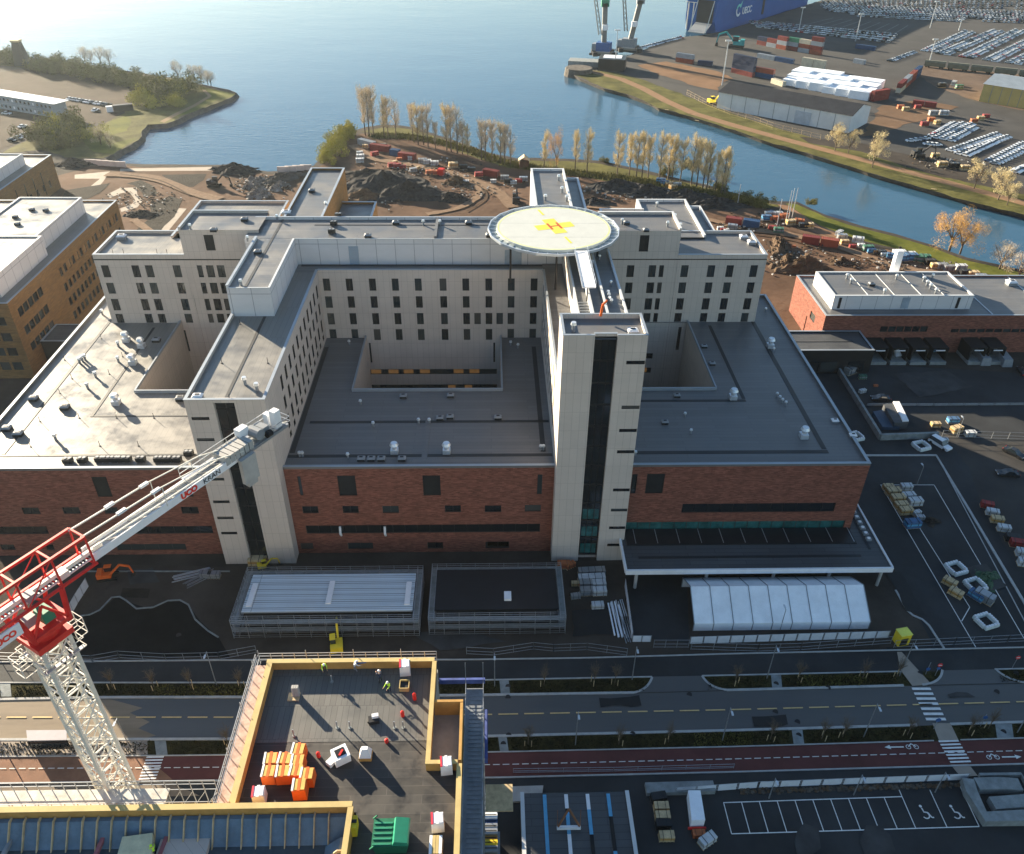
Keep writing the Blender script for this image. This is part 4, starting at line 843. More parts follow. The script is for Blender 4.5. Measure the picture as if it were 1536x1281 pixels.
# small buildings inside scaffolding
def scaffold(name, x0, x1, y0, y1, h, label, levels=3):
    t = thing(name, label, 'scaffolding', ((x0+x1)/2, (y0+y1)/2, 0)); mb = MB(); pl = MB()
    xs = [x0+(x1-x0)*i/max(1, round((x1-x0)/2.6)) for i in range(max(1, round((x1-x0)/2.6))+1)]; ys_ = [y0+(y1-y0)*i/max(1, round((y1-y0)/2.6)) for i in range(max(1, round((y1-y0)/2.6))+1)]
    for ya, d in ((y0, 1), (y1, -1)):
        for yy in (ya, ya+d*.9):
            for x in xs: mb.bar((x, yy, 0), (x, yy, h+.9), .07, steel)
            for k in range(levels+1):
                for e in (0, .5, 1.0): mb.bar((x0, yy, h*(k)/levels+e*.9-.1), (x1, yy, h*k/levels+e*.9-.1), .06, steel)
        for k in range(1, levels+1): pl.box(x0, x1, min(ya, ya+d*.9), max(ya, ya+d*.9), h*k/levels-.15, h*k/levels-.1, concd)
    for xa, d in ((x0, 1), (x1, -1)):
        for xx in (xa, xa+d*.9):
            for y in ys_[1:-1]: mb.bar((xx, y, 0), (xx, y, h+.9), .07, steel)
            for k in range(levels+1):
                for e in (0, .5, 1.0): mb.bar((xx, y0, h*k/levels+e*.9-.1), (xx, y1, h*k/levels+e*.9-.1), .06, steel)
        for k in range(1, levels+1): pl.box(min(xa, xa+d*.9), max(xa, xa+d*.9), y0+1, y1-1, h*k/levels-.15, h*k/levels-.1, concd)
    mb.build('tube_frame', t); pl.build('plank_deck', t); return t
def smallb(name, x0, x1, y0, y1, h, m, label):
    t = bld(name, label, loc=((x0+x1)/2, (y0+y1)/2, 0)); mb = MB()
    H_ = facade(mb, (x0, y0, 0), X, mY, x1-x0, 0, h, wins_row(2, 7, 3.6, 1.8, 1, 3), darkm, .2, frame); facade(mb, (x0, y1, 0), X, Yv, x1-x0, 0, h, [], darkm); facade(mb, (x0, y0, 0), Yv, mX, y1-y0, 0, h, [], darkm); facade(mb, (x1, y0, 0), Yv, X, y1-y0, 0, h, [], darkm)
    wl = mb.build('wall', t)
    for q in H_: window((x0, y0, 0), X, mY, q, wl)
    mb = MB(); mb.box(x0-.3, x1+.3, y0-.3, y1+.3, h, h+.25, m)
    if m is tarp_r:
        n = 34
        for i in range(n): y = y0-.2+(y1-y0+.4)*i/n; mb.box(x0-.28, x1+.28, y, y+.13, h+.25, h+.33, m)
    mb.build('roof_sheet', t); return t
tarp_r = gridmat('pale_blue_corrugated_steel', (.62, .70, .76), (.26, .30, .34), 40, .42, .055, wall=False, var=.02, blotch=.2, rough=.45, ba=.3)
smallb('scaffolded_bicycle_house', -41.3, -13.6, 95.2, 103.2, 4.0, tarp_r, 'low building with pale corrugated roof inside scaffolding before the brick facade')
for x, y in ((-40.6, 99), (-27.5, 99.4), (-14.3, 99)):
    mb = MB(); mb.box(x-.45, x+.45, y-3.0, y+2.2, 4.36, 4.6, white); tag(mb.build('sheet_bundle', None, (x, y, 4.36)), 'long white roofing bundle lying %s on the pale corrugated roof' % {-40.6: 'at the left end', -27.5: 'in the middle', -14.3: 'at the right end'}[x], 'bundle')
scaffold('left_scaffolding', -43.0, -12.2, 93.0, 105.2, 3.6, 'grey tube scaffolding round the low building with the pale corrugated roof', 2).name = 'scaffolding'
smallb('scaffolded_hut', -9.4, 10.8, 95.3, 104, 4.0, mat('black_roof_membrane', (.012, .014, .018), .5, .2, .3), 'low building with black roof inside scaffolding left of the grey stair tower')
scaffold('right_scaffolding', -10.6, 12.2, 93.2, 105.6, 3.6, 'grey tube scaffolding round the low building with the black roof', 2).name = 'scaffolding'
mb = MB(); mb.box(2, 3.2, 96.8, 98.6, 4.27, 4.75, white); tag(mb.build('white_pallet_stack', None, (2.6, 97.7, 4.27)), 'small white stack lying on the black scaffolded roof', 'stack')
# shed, yellow shed, warehouse
def shed(name, a, b_, c, h, rh, wm, rm, label, doors=()):
    """a->b long eave on the ground near us, c = far end of the gable"""
    t = bld(name, label, 'shed', loc=a); u = (b_-a); L_ = u.length; u.normalize(); v = Vector((-u.y, u.x, 0)); D = (c-b_).dot(v); mb = MB()
    q = lambda s, d, z: a+u*s+v*d+Vector((0, 0, z))
    mb.face([q(0, 0, 0), q(L_, 0, 0), q(L_, 0, h), q(0, 0, h)], wm); mb.face([q(0, D, 0), q(L_, D, 0), q(L_, D, h), q(0, D, h)], wm)
    for s in (0, L_): mb.face([q(s, 0, 0), q(s, D, 0), q(s, D, h), q(s, D/2, h+rh), q(s, 0, h)], wm)
    for i in range(1, 9): mb.hexa([q(L_*i/9-.12, -.08, 0), q(L_*i/9+.12, -.08, 0), q(L_*i/9+.12, 0, 0), q(L_*i/9-.12, 0, 0)]+[q(L_*i/9-.12, -.08, h), q(L_*i/9+.12, -.08, h), q(L_*i/9+.12, 0, h), q(L_*i/9-.12, 0, h)], greyp)
    mb.build('wall', t); mb = MB(); e = .5
    mb.face([q(-e, -e, h-.1), q(L_+e, -e, h-.1), q(L_+e, D/2, h+rh+.15), q(-e, D/2, h+rh+.15)], rm); mb.face([q(-e, D+e, h-.1), q(L_+e, D+e, h-.1), q(L_+e, D/2, h+rh+.15), q(-e, D/2, h+rh+.15)], rm)
    mb.build('roof', t)
    for s, w__, hh in doors:
        mb = MB(); mb.hexa([q(s, -.2, 0), q(s+w__, -.2, 0), q(s+w__, -.02, 0), q(s, -.02, 0), q(s, -.2, hh), q(s+w__, -.2, hh), q(s+w__, -.02, hh), q(s, -.02, hh)], mat('pale_roller_door', (.42, .47, .52), .5)); mb.build('door', t)
    return t
shed('long_shed', P(1075, 162), P(1272, 200), P(1303, 185), 8, 3.0, mat('pale_grey_cladding', (.62, .64, .64), .7, .08, .2), mat('dark_slate_roof', (.030, .033, .040), .95, .2, .2), 'long pale grey storage shed with dark roof beside the river bank', ((42, 8, 6),))
shed('yellow_shed', P(1468, 152), P(1600, 174), P(1612, 155), 9, 2.5, mat('yellow_cladding', (.48, .36, .13), .7, .1, .2), mat('blue_grey_roof', (.20, .24, .28), .6, .12, .3), 'yellow warehouse with blue grey roof beyond the rail wagons')
# site offices left (two storeys)
so_ = bld('site_offices', 'long grey two storey site office block with white roof on the left shore', loc=P(0, 166)); mb = MB()
a, b_ = P(-80, 149), P(88, 178); u = (b_-a).normalized(); v = Vector((-u.y, u.x, 0)); L_ = (b_-a).length
q = lambda s, d, z: a+u*s+v*d+Vector((0, 0, z)); mg = mat('pale_grey_module', (.30, .34, .38), .6, .1, .3)
for zz in (0, 3.3):
    n = int(L_/2.9)
    for i in range(n): mb.hexa([q(i*2.9+.06, 0, zz), q(i*2.9+2.84, 0, zz), q(i*2.9+2.84, 8, zz), q(i*2.9+.06, 8, zz), q(i*2.9+.06, 0, zz+3.15), q(i*2.9+2.84, 0, zz+3.15), q(i*2.9+2.84, 8, zz+3.15), q(i*2.9+.06, 8, zz+3.15)], mg)
wl = mb.build('module_wall', so_); mb = MB(); mb.hexa([q(-.2, -.3, 6.5), q(L_, -.3, 6.5), q(L_, 8.3, 6.5), q(-.2, 8.3, 6.5), q(-.2, -.3, 6.75), q(L_, -.3, 6.75), q(L_, 8.3, 6.75), q(-.2, 8.3, 6.75)], white); mb.build('roof', so_)
for zz in (1, 4.3):
    for i in range(int(L_/2.9)): 
        if i > 5: mb = MB(); s = i*2.9+.9; mb.hexa([q(s, -.06, zz), q(s+1.2, -.06, zz), q(s+1.2, .02, zz), q(s, .02, zz), q(s, -.06, zz+1.2), q(s+1.2, -.06, zz+1.2), q(s+1.2, .02, zz+1.2), q(s, .02, zz+1.2)], white if i % 5 == 2 else glass); mb.build('window', wl)

# ================================================================== DECK BUILDING (foreground)
db = bld('unfinished_building', 'unfinished tall building with timber edged roof deck in the foreground', loc=(-14, 50, 0))
DZ = 32.0; mb = MB(); rawc = mat('raw_concrete_wall', (.30, .29, .27), .85, .2, .4)
outl = [(-25.6, 61.6), (-6.3, 61.6), (-6.3, 56), (-3.2, 56), (-3.2, 15), (-60, 15), (-60, 43.8), (-25.6, 43.8)]
mb.prism(outl, 0, DZ-1.2, rawc); mb.build('concrete_frame', db)
felt2 = gridmat('deck_felt_grey', (.095, .095, .09), (.045, .045, .045), .62, 4, .025, wall=False, offset=.5, var=.1, blotch=.25, rough=.55, spec=.5)
felt3 = gridmat('deck_felt_black', (.034, .031, .028), (.06, .055, .05), 7, .95, .03, wall=False, offset=.5, var=.3, blotch=.6, ba=2.2, rough=.55, spec=.5)
mb = MB(); mb.prism([(-25.3, 61.4), (-6.6, 61.4), (-6.6, 51.6), (-25.3, 51.6)], DZ-1.19, DZ, felt2); mb.build('upper_felt', db)
mb = MB(); mb.prism([(-25.3, 51.58), (-6.6, 51.58), (-6.6, 48.2), (-3.6, 48.2), (-3.6, 15.2), (-13.2, 15.2), (-13.2, 43.9), (-25.3, 43.9)], DZ-1.19, DZ-.02, felt3); mb.build('lower_felt', db)
def parap(name, x0, x1, y0, y1, z=DZ, h=1.15, m=timber, top=timberl):
    mb = MB(); mb.box(x0, x1, y0, y1, z-.6, z+h, m); mb.box(x0-.04, x1+.04, y0-.04, y1+.04, z+h, z+h+.07, top); return mb.build(name, db)
parap('timber_parapet', -25.3, -6.6, 60.9, 61.35); parap('timber_parapet', -25.25, -24.7, 44.2, 60.85)
parap('timber_parapet', -6.75, -6.35, 48.6, 60.85); parap('timber_parapet', -6.75, -3.6, 48.15, 48.5, h=1.2); parap('timber_parapet', -3.6, -3.15, 15.5, 48.1)
parap('timber_parapet', -60, -13.4, 43.35, 43.85, h=1.9); parap('timber_parapet', -13.7, -13.25, 15.5, 43.3, h=1.9)
mb = MB(); net = mat('dusty_pink_net', (.46, .33, .28), .8, .3, 1.5)
mb.box(-26.7, -25.35, 44, 61.2, DZ+.3, DZ+.4, net); mb.box(-26.75, -26.7, 44, 61.2, DZ-2, DZ+1.1, net) if False else None
mb.build('edge_walkway', db)
for nm, a, b_ in (('back', (-26.5, 62.1), (-6.4, 62.1)), ('left', (-26.8, 44.4), (-26.8, 62))):
    mb = MB(); A, B = Vector((*a, DZ)), Vector((*b_, DZ)); n = int((B-A).length/1.3)
    for i in range(n+1): c = A.lerp(B, i/n); mb.bar(c-Vector((0, 0, .4)), c+Vector((0, 0, 1.35+(.5 if i % 4 == 0 else 0))), .07, steel)
    for e in (.35, .9, 1.35): mb.bar(A+Vector((0, 0, e)), B+Vector((0, 0, e)), .06, steel)
    if nm == 'left':
        for off in (.25, .5): 
            for e in (.3, 1.2): mb.bar(A+Vector((off, 0, e)), B+Vector((off, 0, e)), .05, steel)
    mb.build('guard_rail', db)
# notch room
mb = MB(); mb.box(-6.3, -3.3, 48.6, 55.9, DZ-3.2, DZ-3.0, wood); mb.box(-6.3, -3.2, 55.5, 55.8, DZ-3, DZ+1.1, timber); mb.box(-3.5, -3.2, 48.6, 55.4, DZ-3, DZ+1.1, timber); mb.box(-5.6, -4.7, 49, 54, DZ-3, DZ-1.8, greyp)
for i in range(4): mb.box(-4.5, -3.6, 49.4+i*1.3, 49.9+i*1.3, DZ-2.9, DZ-2.6, orange if False else timber)
mb.build('stair_shaft', db)
# formwork bay, lower left
mb = MB(); fb = mat('blue_grey_membrane', (.12, .18, .24), .45, .25, .5); fd = mat('slate_membrane', (.05, .075, .09), .5, .2, .5)
mb.box(-60, -14, 15.5, 43.2, DZ-1.15, DZ-.9, fd); mb.hexa([(-60, 41.2, DZ-.88), (-13.8, 41.2, DZ-.88), (-13.8, 43.3, DZ-.88), (-60, 43.3, DZ-.88), (-60, 42.9, DZ+.9), (-13.8, 42.9, DZ+.9), (-13.8, 43.3, DZ+.9), (-60, 43.3, DZ+.9)], fb)
mb.hexa([(-15.8, 15.5, DZ-.88), (-13.8, 15.5, DZ-.88), (-13.8, 41.1, DZ-.88), (-15.8, 41.1, DZ-.88), (-14.2, 15.5, DZ+.7), (-13.8, 15.5, DZ+.7), (-13.8, 41.1, DZ+.7), (-14.2, 41.1, DZ+.7)], fb)
mb.build('membrane_bay', db)
for i in range(25): mb = MB(); x = -48+i*1.35; mb.hexa([(x, 40.9, DZ-.85), (x+.1, 40.9, DZ-.85), (x+.1, 43.3, DZ-.85), (x, 43.3, DZ-.85), (x, 42.8, DZ+1.2), (x+.1, 42.8, DZ+1.2), (x+.1, 43.3, DZ+1.2), (x, 43.3, DZ+1.2)], wood); mb.build('timber_brace', db)
for i in range(7): mb = MB(); y = 30+i*1.6; mb.hexa([(-16, y, DZ-.85), (-13.8, y, DZ-.85), (-13.8, y+.12, DZ-.85), (-16, y+.12, DZ-.85), (-14.3, y, DZ+1.1), (-13.8, y, DZ+1.1), (-13.8, y+.12, DZ+1.1), (-14.3, y+.12, DZ+1.1)], wood); mb.build('timber_brace', db)
mb = MB(); mb.box(-31.2, -26.6, 30, 42.2, DZ-.88, DZ-.3, panel); mb.build('pale_upstand', db)
pk = mat('dusty_pink_steel', (.35, .12, .13), .6)
for x in (-46, -37.5, -31.6): mb = MB(); mb.bar((x, 28, DZ-.6), (x+.9, 42, DZ-.3), .35, greyp if x < -40 else pk); mb.build('edge_rail', db)
# tent like cover and worker beside it
wc = P(178, 1252, DZ-.9)
mb = MB(); a = [P(184, 1256, DZ+.4), P(229, 1250, DZ+.4), P(227, 1284, DZ+.4), P(176, 1284, DZ+.4)]; cr = mat('cream_tarpaulin', (.60, .57, .38), .7, .15, .8, .3)
mb.prism([(p.x, p.y) for p in a], DZ-.85, DZ+.5, cr); tag(mb.build('tarpaulin_cover', None, P(205, 1270, DZ-.9)), 'creased cream tarpaulin cover in the membrane bay at the bottom left', 'tarpaulin')
# white scaffold walkway behind the bay
sw_ = thing('scaffold_walkway', 'white plank scaffold walkway behind the timber wall at the lower left', 'scaffolding', (-35, 44.5, 0)); mb = MB()
for lv, m_ in ((32.7, mat('dusty_white_planks', (.55, .53, .48), .8, .25, 1)),):
    mb.box(-60, -31.5, 44.0, 46.2, lv, lv+.12, m_)
mb.build('plank_deck', sw_); mb = MB()
for i in range(28):
    x = -60+i*1.22
    for y in (44.1, 46.3): mb.bar((x, y, 20), (x, y, 33.9), .06, steel)
    mb.bar((x, 46.3, 30), (x+1.2, 46.3, 32), .05, steel)
for y in (44.1, 46.3):
    for z in (28, 30.2, 32.4, 33.3, 33.9): mb.bar((-60, y, z), (-27, y, z), .06, steel)
mb.build('tube_frame', sw_)
# scaffold stair tower on the right of the deck
st = thing('scaffold_stair', 'grey plank scaffold platform with blue nets beside the timber edged deck', 'scaffolding', (-1.8, 50, 0)); mb = MB(); gp = mat('grey_scaffold_planks', (.20, .22, .245), .6, .2, 1)
mb.box(-3.1, -1.15, 30, 60.8, 28.3, 28.4, gp)
for i in range(60): mb.box(-2.7, -1.3, 30.1+i*.5, 30.4+i*.5, 28.41, 28.46, gp)
mb.build('plank_deck', st); mb = MB()
for x in (-3.1, -1.1):
    for i in range(16): mb.bar((x, 30+i*2.05, 0), (x, 30+i*2.05, 30.2 if i < 15 else 33), .07, steel)
    for z in (28.9, 29.5, 26, 24, 18, 12): mb.bar((x, 30, z), (x, 60.8, z), .06, steel)
mb.build('tube_frame', st)
bn = mat('blue_scaffold_net', (.06, .09, .27), .7, .3, 1)
mb = MB(); mb.box(-6.2, -.9, 61.2, 61.5, 28.7, 29.4, bn); mb.box(-.95, -.6, 53.5, 59.8, 24.8, 25.8, bn); mb.build('blue_net', st)
mb = MB(); mb.box(-.9, 2.2, 50.6, 53.8, 20, 20.2, wood); mb.build('timber_platform', st)

# ================================================================== TOWER CRANE
cr_ = thing('tower_crane', 'red and white tower crane standing behind the foreground building', 'crane', (-37.8, 47.8, 0))
CX, CY = -37.8, 47.8; dd = Vector((.530, .848, 0)); pd = Vector((.848, -.530, 0)); C0 = Vector((CX, CY, 0)); up = Vector((0, 0, 1))
cq = lambda s, t, z: C0+dd*s+pd*t+up*z
hs = 1.22; mb = MB(); cor = [(-hs, -hs), (hs, -hs), (hs, hs), (-hs, hs)]
for a, b_ in cor: mb.bar(cq(a, b_, 0), cq(a, b_, 53), .26, steelw)
mb.build('mast_chord', cr_)
mb = MB(); nsec = 18; sh_ = 53/nsec
for k in range(nsec):
    z0, z1 = k*sh_, (k+1)*sh_
    for i in range(4):
        A, B = cor[i], cor[(i+1) % 4]; M_ = ((A[0]+B[0])/2, (A[1]+B[1])/2)
        mb.bar(cq(*A, z0), cq(*B, z0), .12, steelw); mb.bar(cq(*A, z0), cq(*M_, (z0+z1)/2), .09, steelw); mb.bar(cq(*M_, (z0+z1)/2), cq(*B, z0), .09, steelw)
        mb.bar(cq(*A, z1), cq(*M_, (z0+z1)/2), .09, steelw); mb.bar(cq(*M_, (z0+z1)/2), cq(*B, z1), .09, steelw); mb.bar(cq(*A, (z0+z1)/2), cq(*B, (z0+z1)/2), .08, steelw)
mb.build('mast_lattice', cr_)
mb = MB()
for y in (-.25, .25): mb.bar(cq(-.6, y, 10), cq(-.6, y, 52), .07, silver)
for i in range(100): mb.bar(cq(-.6, -.25, 10+i*.42), cq(-.6, .25, 10+i*.42), .04, silver)
mb.build('ladder', cr_)
mb = MB()      # turntable
mb.hexa([cq(*c, 53.1) for c in ((-1.6, -1.6), (1.6, -1.6), (1.6, 1.6), (-1.6, 1.6))]+[cq(*c, 53.7) for c in ((-1.6, -1.6), (1.6, -1.6), (1.6, 1.6), (-1.6, 1.6))], redp)
mb.cyl(C0+up*53.7, C0+up*54.5, 1.35, redp, 1.6, 24); mb.cyl(C0+up*54.5, C0+up*54.75, 1.75, redp, n=24); mb.build('turntable', cr_)
mb = MB()      # portal legs and box frame
for s in (-1.5, 1.7):
    for t in (-1.5, 1.5): mb.bar(cq(s*.95, t*1.05, 54.5), cq(s*1.25, t*.8, 57.6), .34, redp)
for t in (-1.5, 1.5): mb.bar(cq(-1.5, t, 54.8), cq(1.7, t, 54.8), .4, redp); mb.bar(cq(-1.5, t, 54.8), cq(.1, t*.9, 57.4), .2, redp); mb.bar(cq(1.7, t, 54.8), cq(.1, t*.9, 57.4), .2, redp)
mb.bar(cq(-1.5, -1.5, 54.8), cq(-1.5, 1.5, 54.8), .35, redp); mb.bar(cq(1.7, -1.5, 54.8), cq(1.7, 1.5, 54.8), .35, redp)
mb.build('slewing_frame', cr_)
mb = MB(); W2 = 1.0; z0, z1 = 57.6, 60.6
for t in (-W2, W2):
    mb.bar(cq(-16, t*1.15, z0), cq(5.6, t*1.15, z0), .22, redp); mb.bar(cq(-16, t, z1), cq(5.4, t, z1), .24, redp)
    for i in range(8): s = -16.3+i*3.1; mb.bar(cq(s, t*1.15, z0), cq(s, t, z1), .14, redp); mb.bar(cq(s, t*1.15, z0), cq(s+3.1, t, z1), .08, redp) if i % 2 and i < 7 else None
for i in range(8): s = -16.3+i*3.1; mb.bar(cq(s, -W2, z1), cq(s, W2, z1), .18, redp); mb.bar(cq(s, -W2*1.15, z0), cq(s, W2*1.15, z0), .14, redp)
mb.build('red_truss', cr_)
mb = MB()
for i in range(60): mb.obox(cq(-13+i*.32, 0, z0+.05), .9, .12, .05, math.atan2(pd.y, pd.x), steel)
for t in (-.55, .55): mb.bar(cq(-15, t, z0+.2), cq(8, t, z0+.2), .14, steelw)
mb.bar(cq(-14, 0, z0+.5), cq(7, 0, z0+.5), .35, steelw)
for i in range(5): mb.obox(cq(-9+i*3.0, .2, z0+.1), .9, .8, .6, math.atan2(pd.y, pd.x), greyp if i % 2 else steelw)
mb.obox(cq(.5, .3, 55), 1.2, 1, 1.1, math.atan2(pd.y, pd.x), greenp); mb.obox(cq(-.6, -.3, 55), .9, 1, .9, math.atan2(pd.y, pd.x), greyp)
mb.build('winch_walkway', cr_)
mb = MB()
for t in (-W2, W2*1.0):
    A, B = cq(5.6, t*.72, 57.5), cq(22.3, t*.72, 57.5); mb.hexa([A-pd*.06, B-pd*.06, B+pd*.06, A+pd*.06]+[v_+up*.82 for v_ in (A-pd*.06, B-pd*.06, B+pd*.06, A+pd*.06)], white)
mb.build('side_girder', cr_)
mb = MB(); A, B = cq(5.6, 0, 57.9), cq(29.2, 0, 57.9); mb.hexa([A-pd*.6, B-pd*.6, B+pd*.6, A+pd*.6]+[v_+up*.08 for v_ in (A-pd*.6, B-pd*.6, B+pd*.6, A+pd*.6)], steel)
for t in (-.65, .65): mb.bar(cq(22.3, t, 57.7), cq(29.4, t, 57.7), .3, steel)
for i in range(14): mb.bar(cq(7+i*1.6, -.6, 58.05), cq(8.6+i*1.6, .6, 58.05), .07, steelw)
mb.build('counter_jib_deck', cr_)
mb = MB()
for t in (-.8, .8):
    mb.bar(cq(5.2, t, z1), cq(12.5, t, 60.3), .13, steelw); mb.bar(cq(12.5, t, 60.4), cq(19, t, 59.6), .1, steelw); mb.bar(cq(19, t, 59.6), cq(23, t, 58.3), .1, steelw); mb.bar(cq(6.0, t*.5, 58.6), cq(21, t*.5, 58.2), .12, steelw)
    for s, z in ((9.2, 60.5), (12.8, 60.3)): mb.obox(cq(s, t, z-.1), .3, .9, .25, math.atan2(pd.y, pd.x), white)
    mb.bar(cq(13.5, t, 58), cq(13.5, t, 60.2), .07, steelw)
mb.build('tie_bar', cr_)
mb = MB()
for t in (-1.5,):
    for e in (.5, 1.05): mb.bar(cq(17, t, 58+e), cq(29, t, 58+e), .06, steel)
    for i in range(9): mb.bar(cq(17+i*1.5, t, 57.9), cq(17+i*1.5, t, 59.1), .06, steel)
mb.obox(cq(23, -1.2, 57.9), .6, 12, .06, math.atan2(pd.y, pd.x), steel)
for e in (.5, 1.05): mb.bar(cq(29.3, -1.2, 58+e), cq(29.3, 1.2, 58+e), .06, steel); mb.bar(cq(27, 1.2, 58+e), cq(29.3, 1.2, 58+e), .06, steel)
mb.build('guard_rail', cr_)
ang = math.atan2(pd.y, pd.x)
for i in range(6): mb = MB(); mb.obox(cq(21.0+i*.62, -.1, 57.9), 1.9, .52, .95, ang, conc); mb.build('ballast_block', cr_)
mb = MB(); mb.obox(cq(22.9, 1.25, 54.9), .5, 1.9, 3.0, ang, conc); mb.obox(cq(22.9, 1.25, 54.4), .5, 1.2, .5, ang, conc); mb.build('hanging_ballast', cr_)
mb = MB(); mb.cyl(cq(25.6, -.8, 58.7), cq(25.6, .7, 58.7), .6, greyp, n=14); mb.obox(cq(26.7, -.3, 58), 1.3, .8, .9, ang, greyp); mb.obox(cq(24.6, -.9, 58.6), .8, 1.2, 1.0, ang, white); mb.cyl(cq(26.2, .8, 58.3), cq(26.9, .8, 58.3), .35, black, n=12); mb.build('hoist_winch', cr_)
mb = MB(); mb.obox(cq(28.2, .3, 58), .8, .8, 2.1, ang, white); mb.obox(cq(28.0, -.7, 58), .6, .6, 1.5, ang, white); mb.build('control_cabinet', cr_)
for s0, s1, t0, z0_ in ((-3.0, -1.9, 0, 0), (1.9, 2.9, 0, 0)):     # small cages
    mb = MB()
    for a in (s0, s1):
        for t in (-.7, .7):
            mb.bar(cq(a, t, 51.2), cq(a, t, 53), .06, steelw)
    for z in (51.2, 52.1, 53):
        mb.bar(cq(s0, -.7, z), cq(s1, -.7, z), .06, steelw); mb.bar(cq(s0, .7, z), cq(s1, .7, z), .06, steelw); mb.bar(cq(s0, -.7, z), cq(s0, .7, z), .06, steelw); mb.bar(cq(s1, -.7, z), cq(s1, .7, z), .06, steelw)
    mb.build('climbing_platform', cr_)
mb = MB()
for t in (-1.9, 1.9):
    for z in (51.2, 52.2): mb.bar(cq(-1.9, t, z), cq(1.9, t, z), .06, steelw)
for s in (-1.9, 1.9):
    for z in (51.2, 52.2): mb.bar(cq(s, -1.9, z), cq(s, 1.9, z), .06, steelw)
mb.obox(cq(0, 1.7, 51.1), .4, 3.8, .06, ang, steel); mb.obox(cq(0, -1.7, 51.1), .4, 3.8, .06, ang, steel); mb.build('ring_platform', cr_)
redt = mat('red_lettering', (.75, .05, .03), .5)
text_mesh('company_lettering', 'UCO', .85, redt, cr_, frame_mat(cq(16.0, .83, 57.91), dd, up), .01, .05)
text_mesh('company_lettering', 'KRAN', .8, frame, cr_, frame_mat(cq(18.8, .83, 57.91), dd, up), .01)
mb = MB(); A, B = cq(-4.6, 1.5, 56.3), cq(-1.9, 1.5, 56.3); mb.hexa([A-pd*.06, B-pd*.06, B+pd*.06, A+pd*.06]+[v_+up*1.2 for v_ in (A-pd*.06, B-pd*.06, B+pd*.06, A+pd*.06)], white); mb.build('name_board', cr_)
text_mesh('company_lettering', 'UCO', .75, redt, cr_, frame_mat(cq(-3.2, 1.58, 56.9), dd, up), .01, .04)
# modular building with blue joints bottom right
mo = bld('modular_building', 'low dark roofed modular building with light blue joint strips at the bottom edge', loc=(11, 55, 0)); mb = MB()
block(mb, 3.7, 18.3, 44, 62.6, 0, 3.6, 'SNWE', greyp, roofd, 'WE', .15, cm=copl); mb.build('module_roof', mo)
for i, x in enumerate((6.9, 9.8, 12.7, 15.5)):
    mb = MB(); y = 62.3
    for k, (ln, m_) in enumerate([[(11, cyanp), (6, white)], [(2, white), (.5, black), (3, cyanp), (8, white), (4, cyanp)], [(2.2, white), (3.4, cyanp), (5, black), (7, white)], [(3.2, cyanp), (4.6, black), (9, cyanp)]][i]):
        mb.box(x-.24, x+.24, y-ln, y, 3.62, 3.70+.004*k, m_); y -= ln
    mb.build('joint_strip', mo)
# ================================================================== TREES
def poplar(seed, h=17, w_=1.7, mtw=None, nl=3200, gap=.2):
    rnd = random.Random(seed); t = thing('poplar_tree', 'bare slender poplar tree with pale yellow twigs', 'tree'); mb = MB()
    mb.cyl((0, 0, -.3), (.15, 0, h*.55), .26, bark, .14, 6, False); mb.cyl((.15, 0, h*.55), (0, 0, h*.97), .14, bark, .03, 5, False)
    lim = []
    for i in range(26):
        z = h*(gap+.62*rnd.random()); a = rnd.uniform(0, 6.28); L_ = w_*(1.1-.55*abs(z/h-.5))*rnd.uniform(.7, 1.1); e = Vector((math.cos(a)*L_, math.sin(a)*L_, z+L_*rnd.uniform(1.3, 2.0)))
        mb.cyl((.1, 0, z), e, .07, bark, .02, 3, False); lim.append((Vector((.1, 0, z)), e))
    mb.build('trunk', t); mb = MB()
    for i in range(nl):
        a, b_ = rnd.choice(lim); p = a.lerp(b_, rnd.uniform(.25, 1.15)); p += Vector((rnd.gauss(0, .28), rnd.gauss(0, .28), rnd.gauss(0, .5))); s = rnd.uniform(.35, .9); d = Vector((rnd.gauss(0, .35), rnd.gauss(0, .35), 1)).normalized(); r_ = Vector((rnd.uniform(-1, 1), rnd.uniform(-1, 1), 0)).normalized()*rnd.uniform(.022, .055)
        mb.face([p-r_, p+r_, p+d*s], mtw)
    mb.build('crown', t); return t
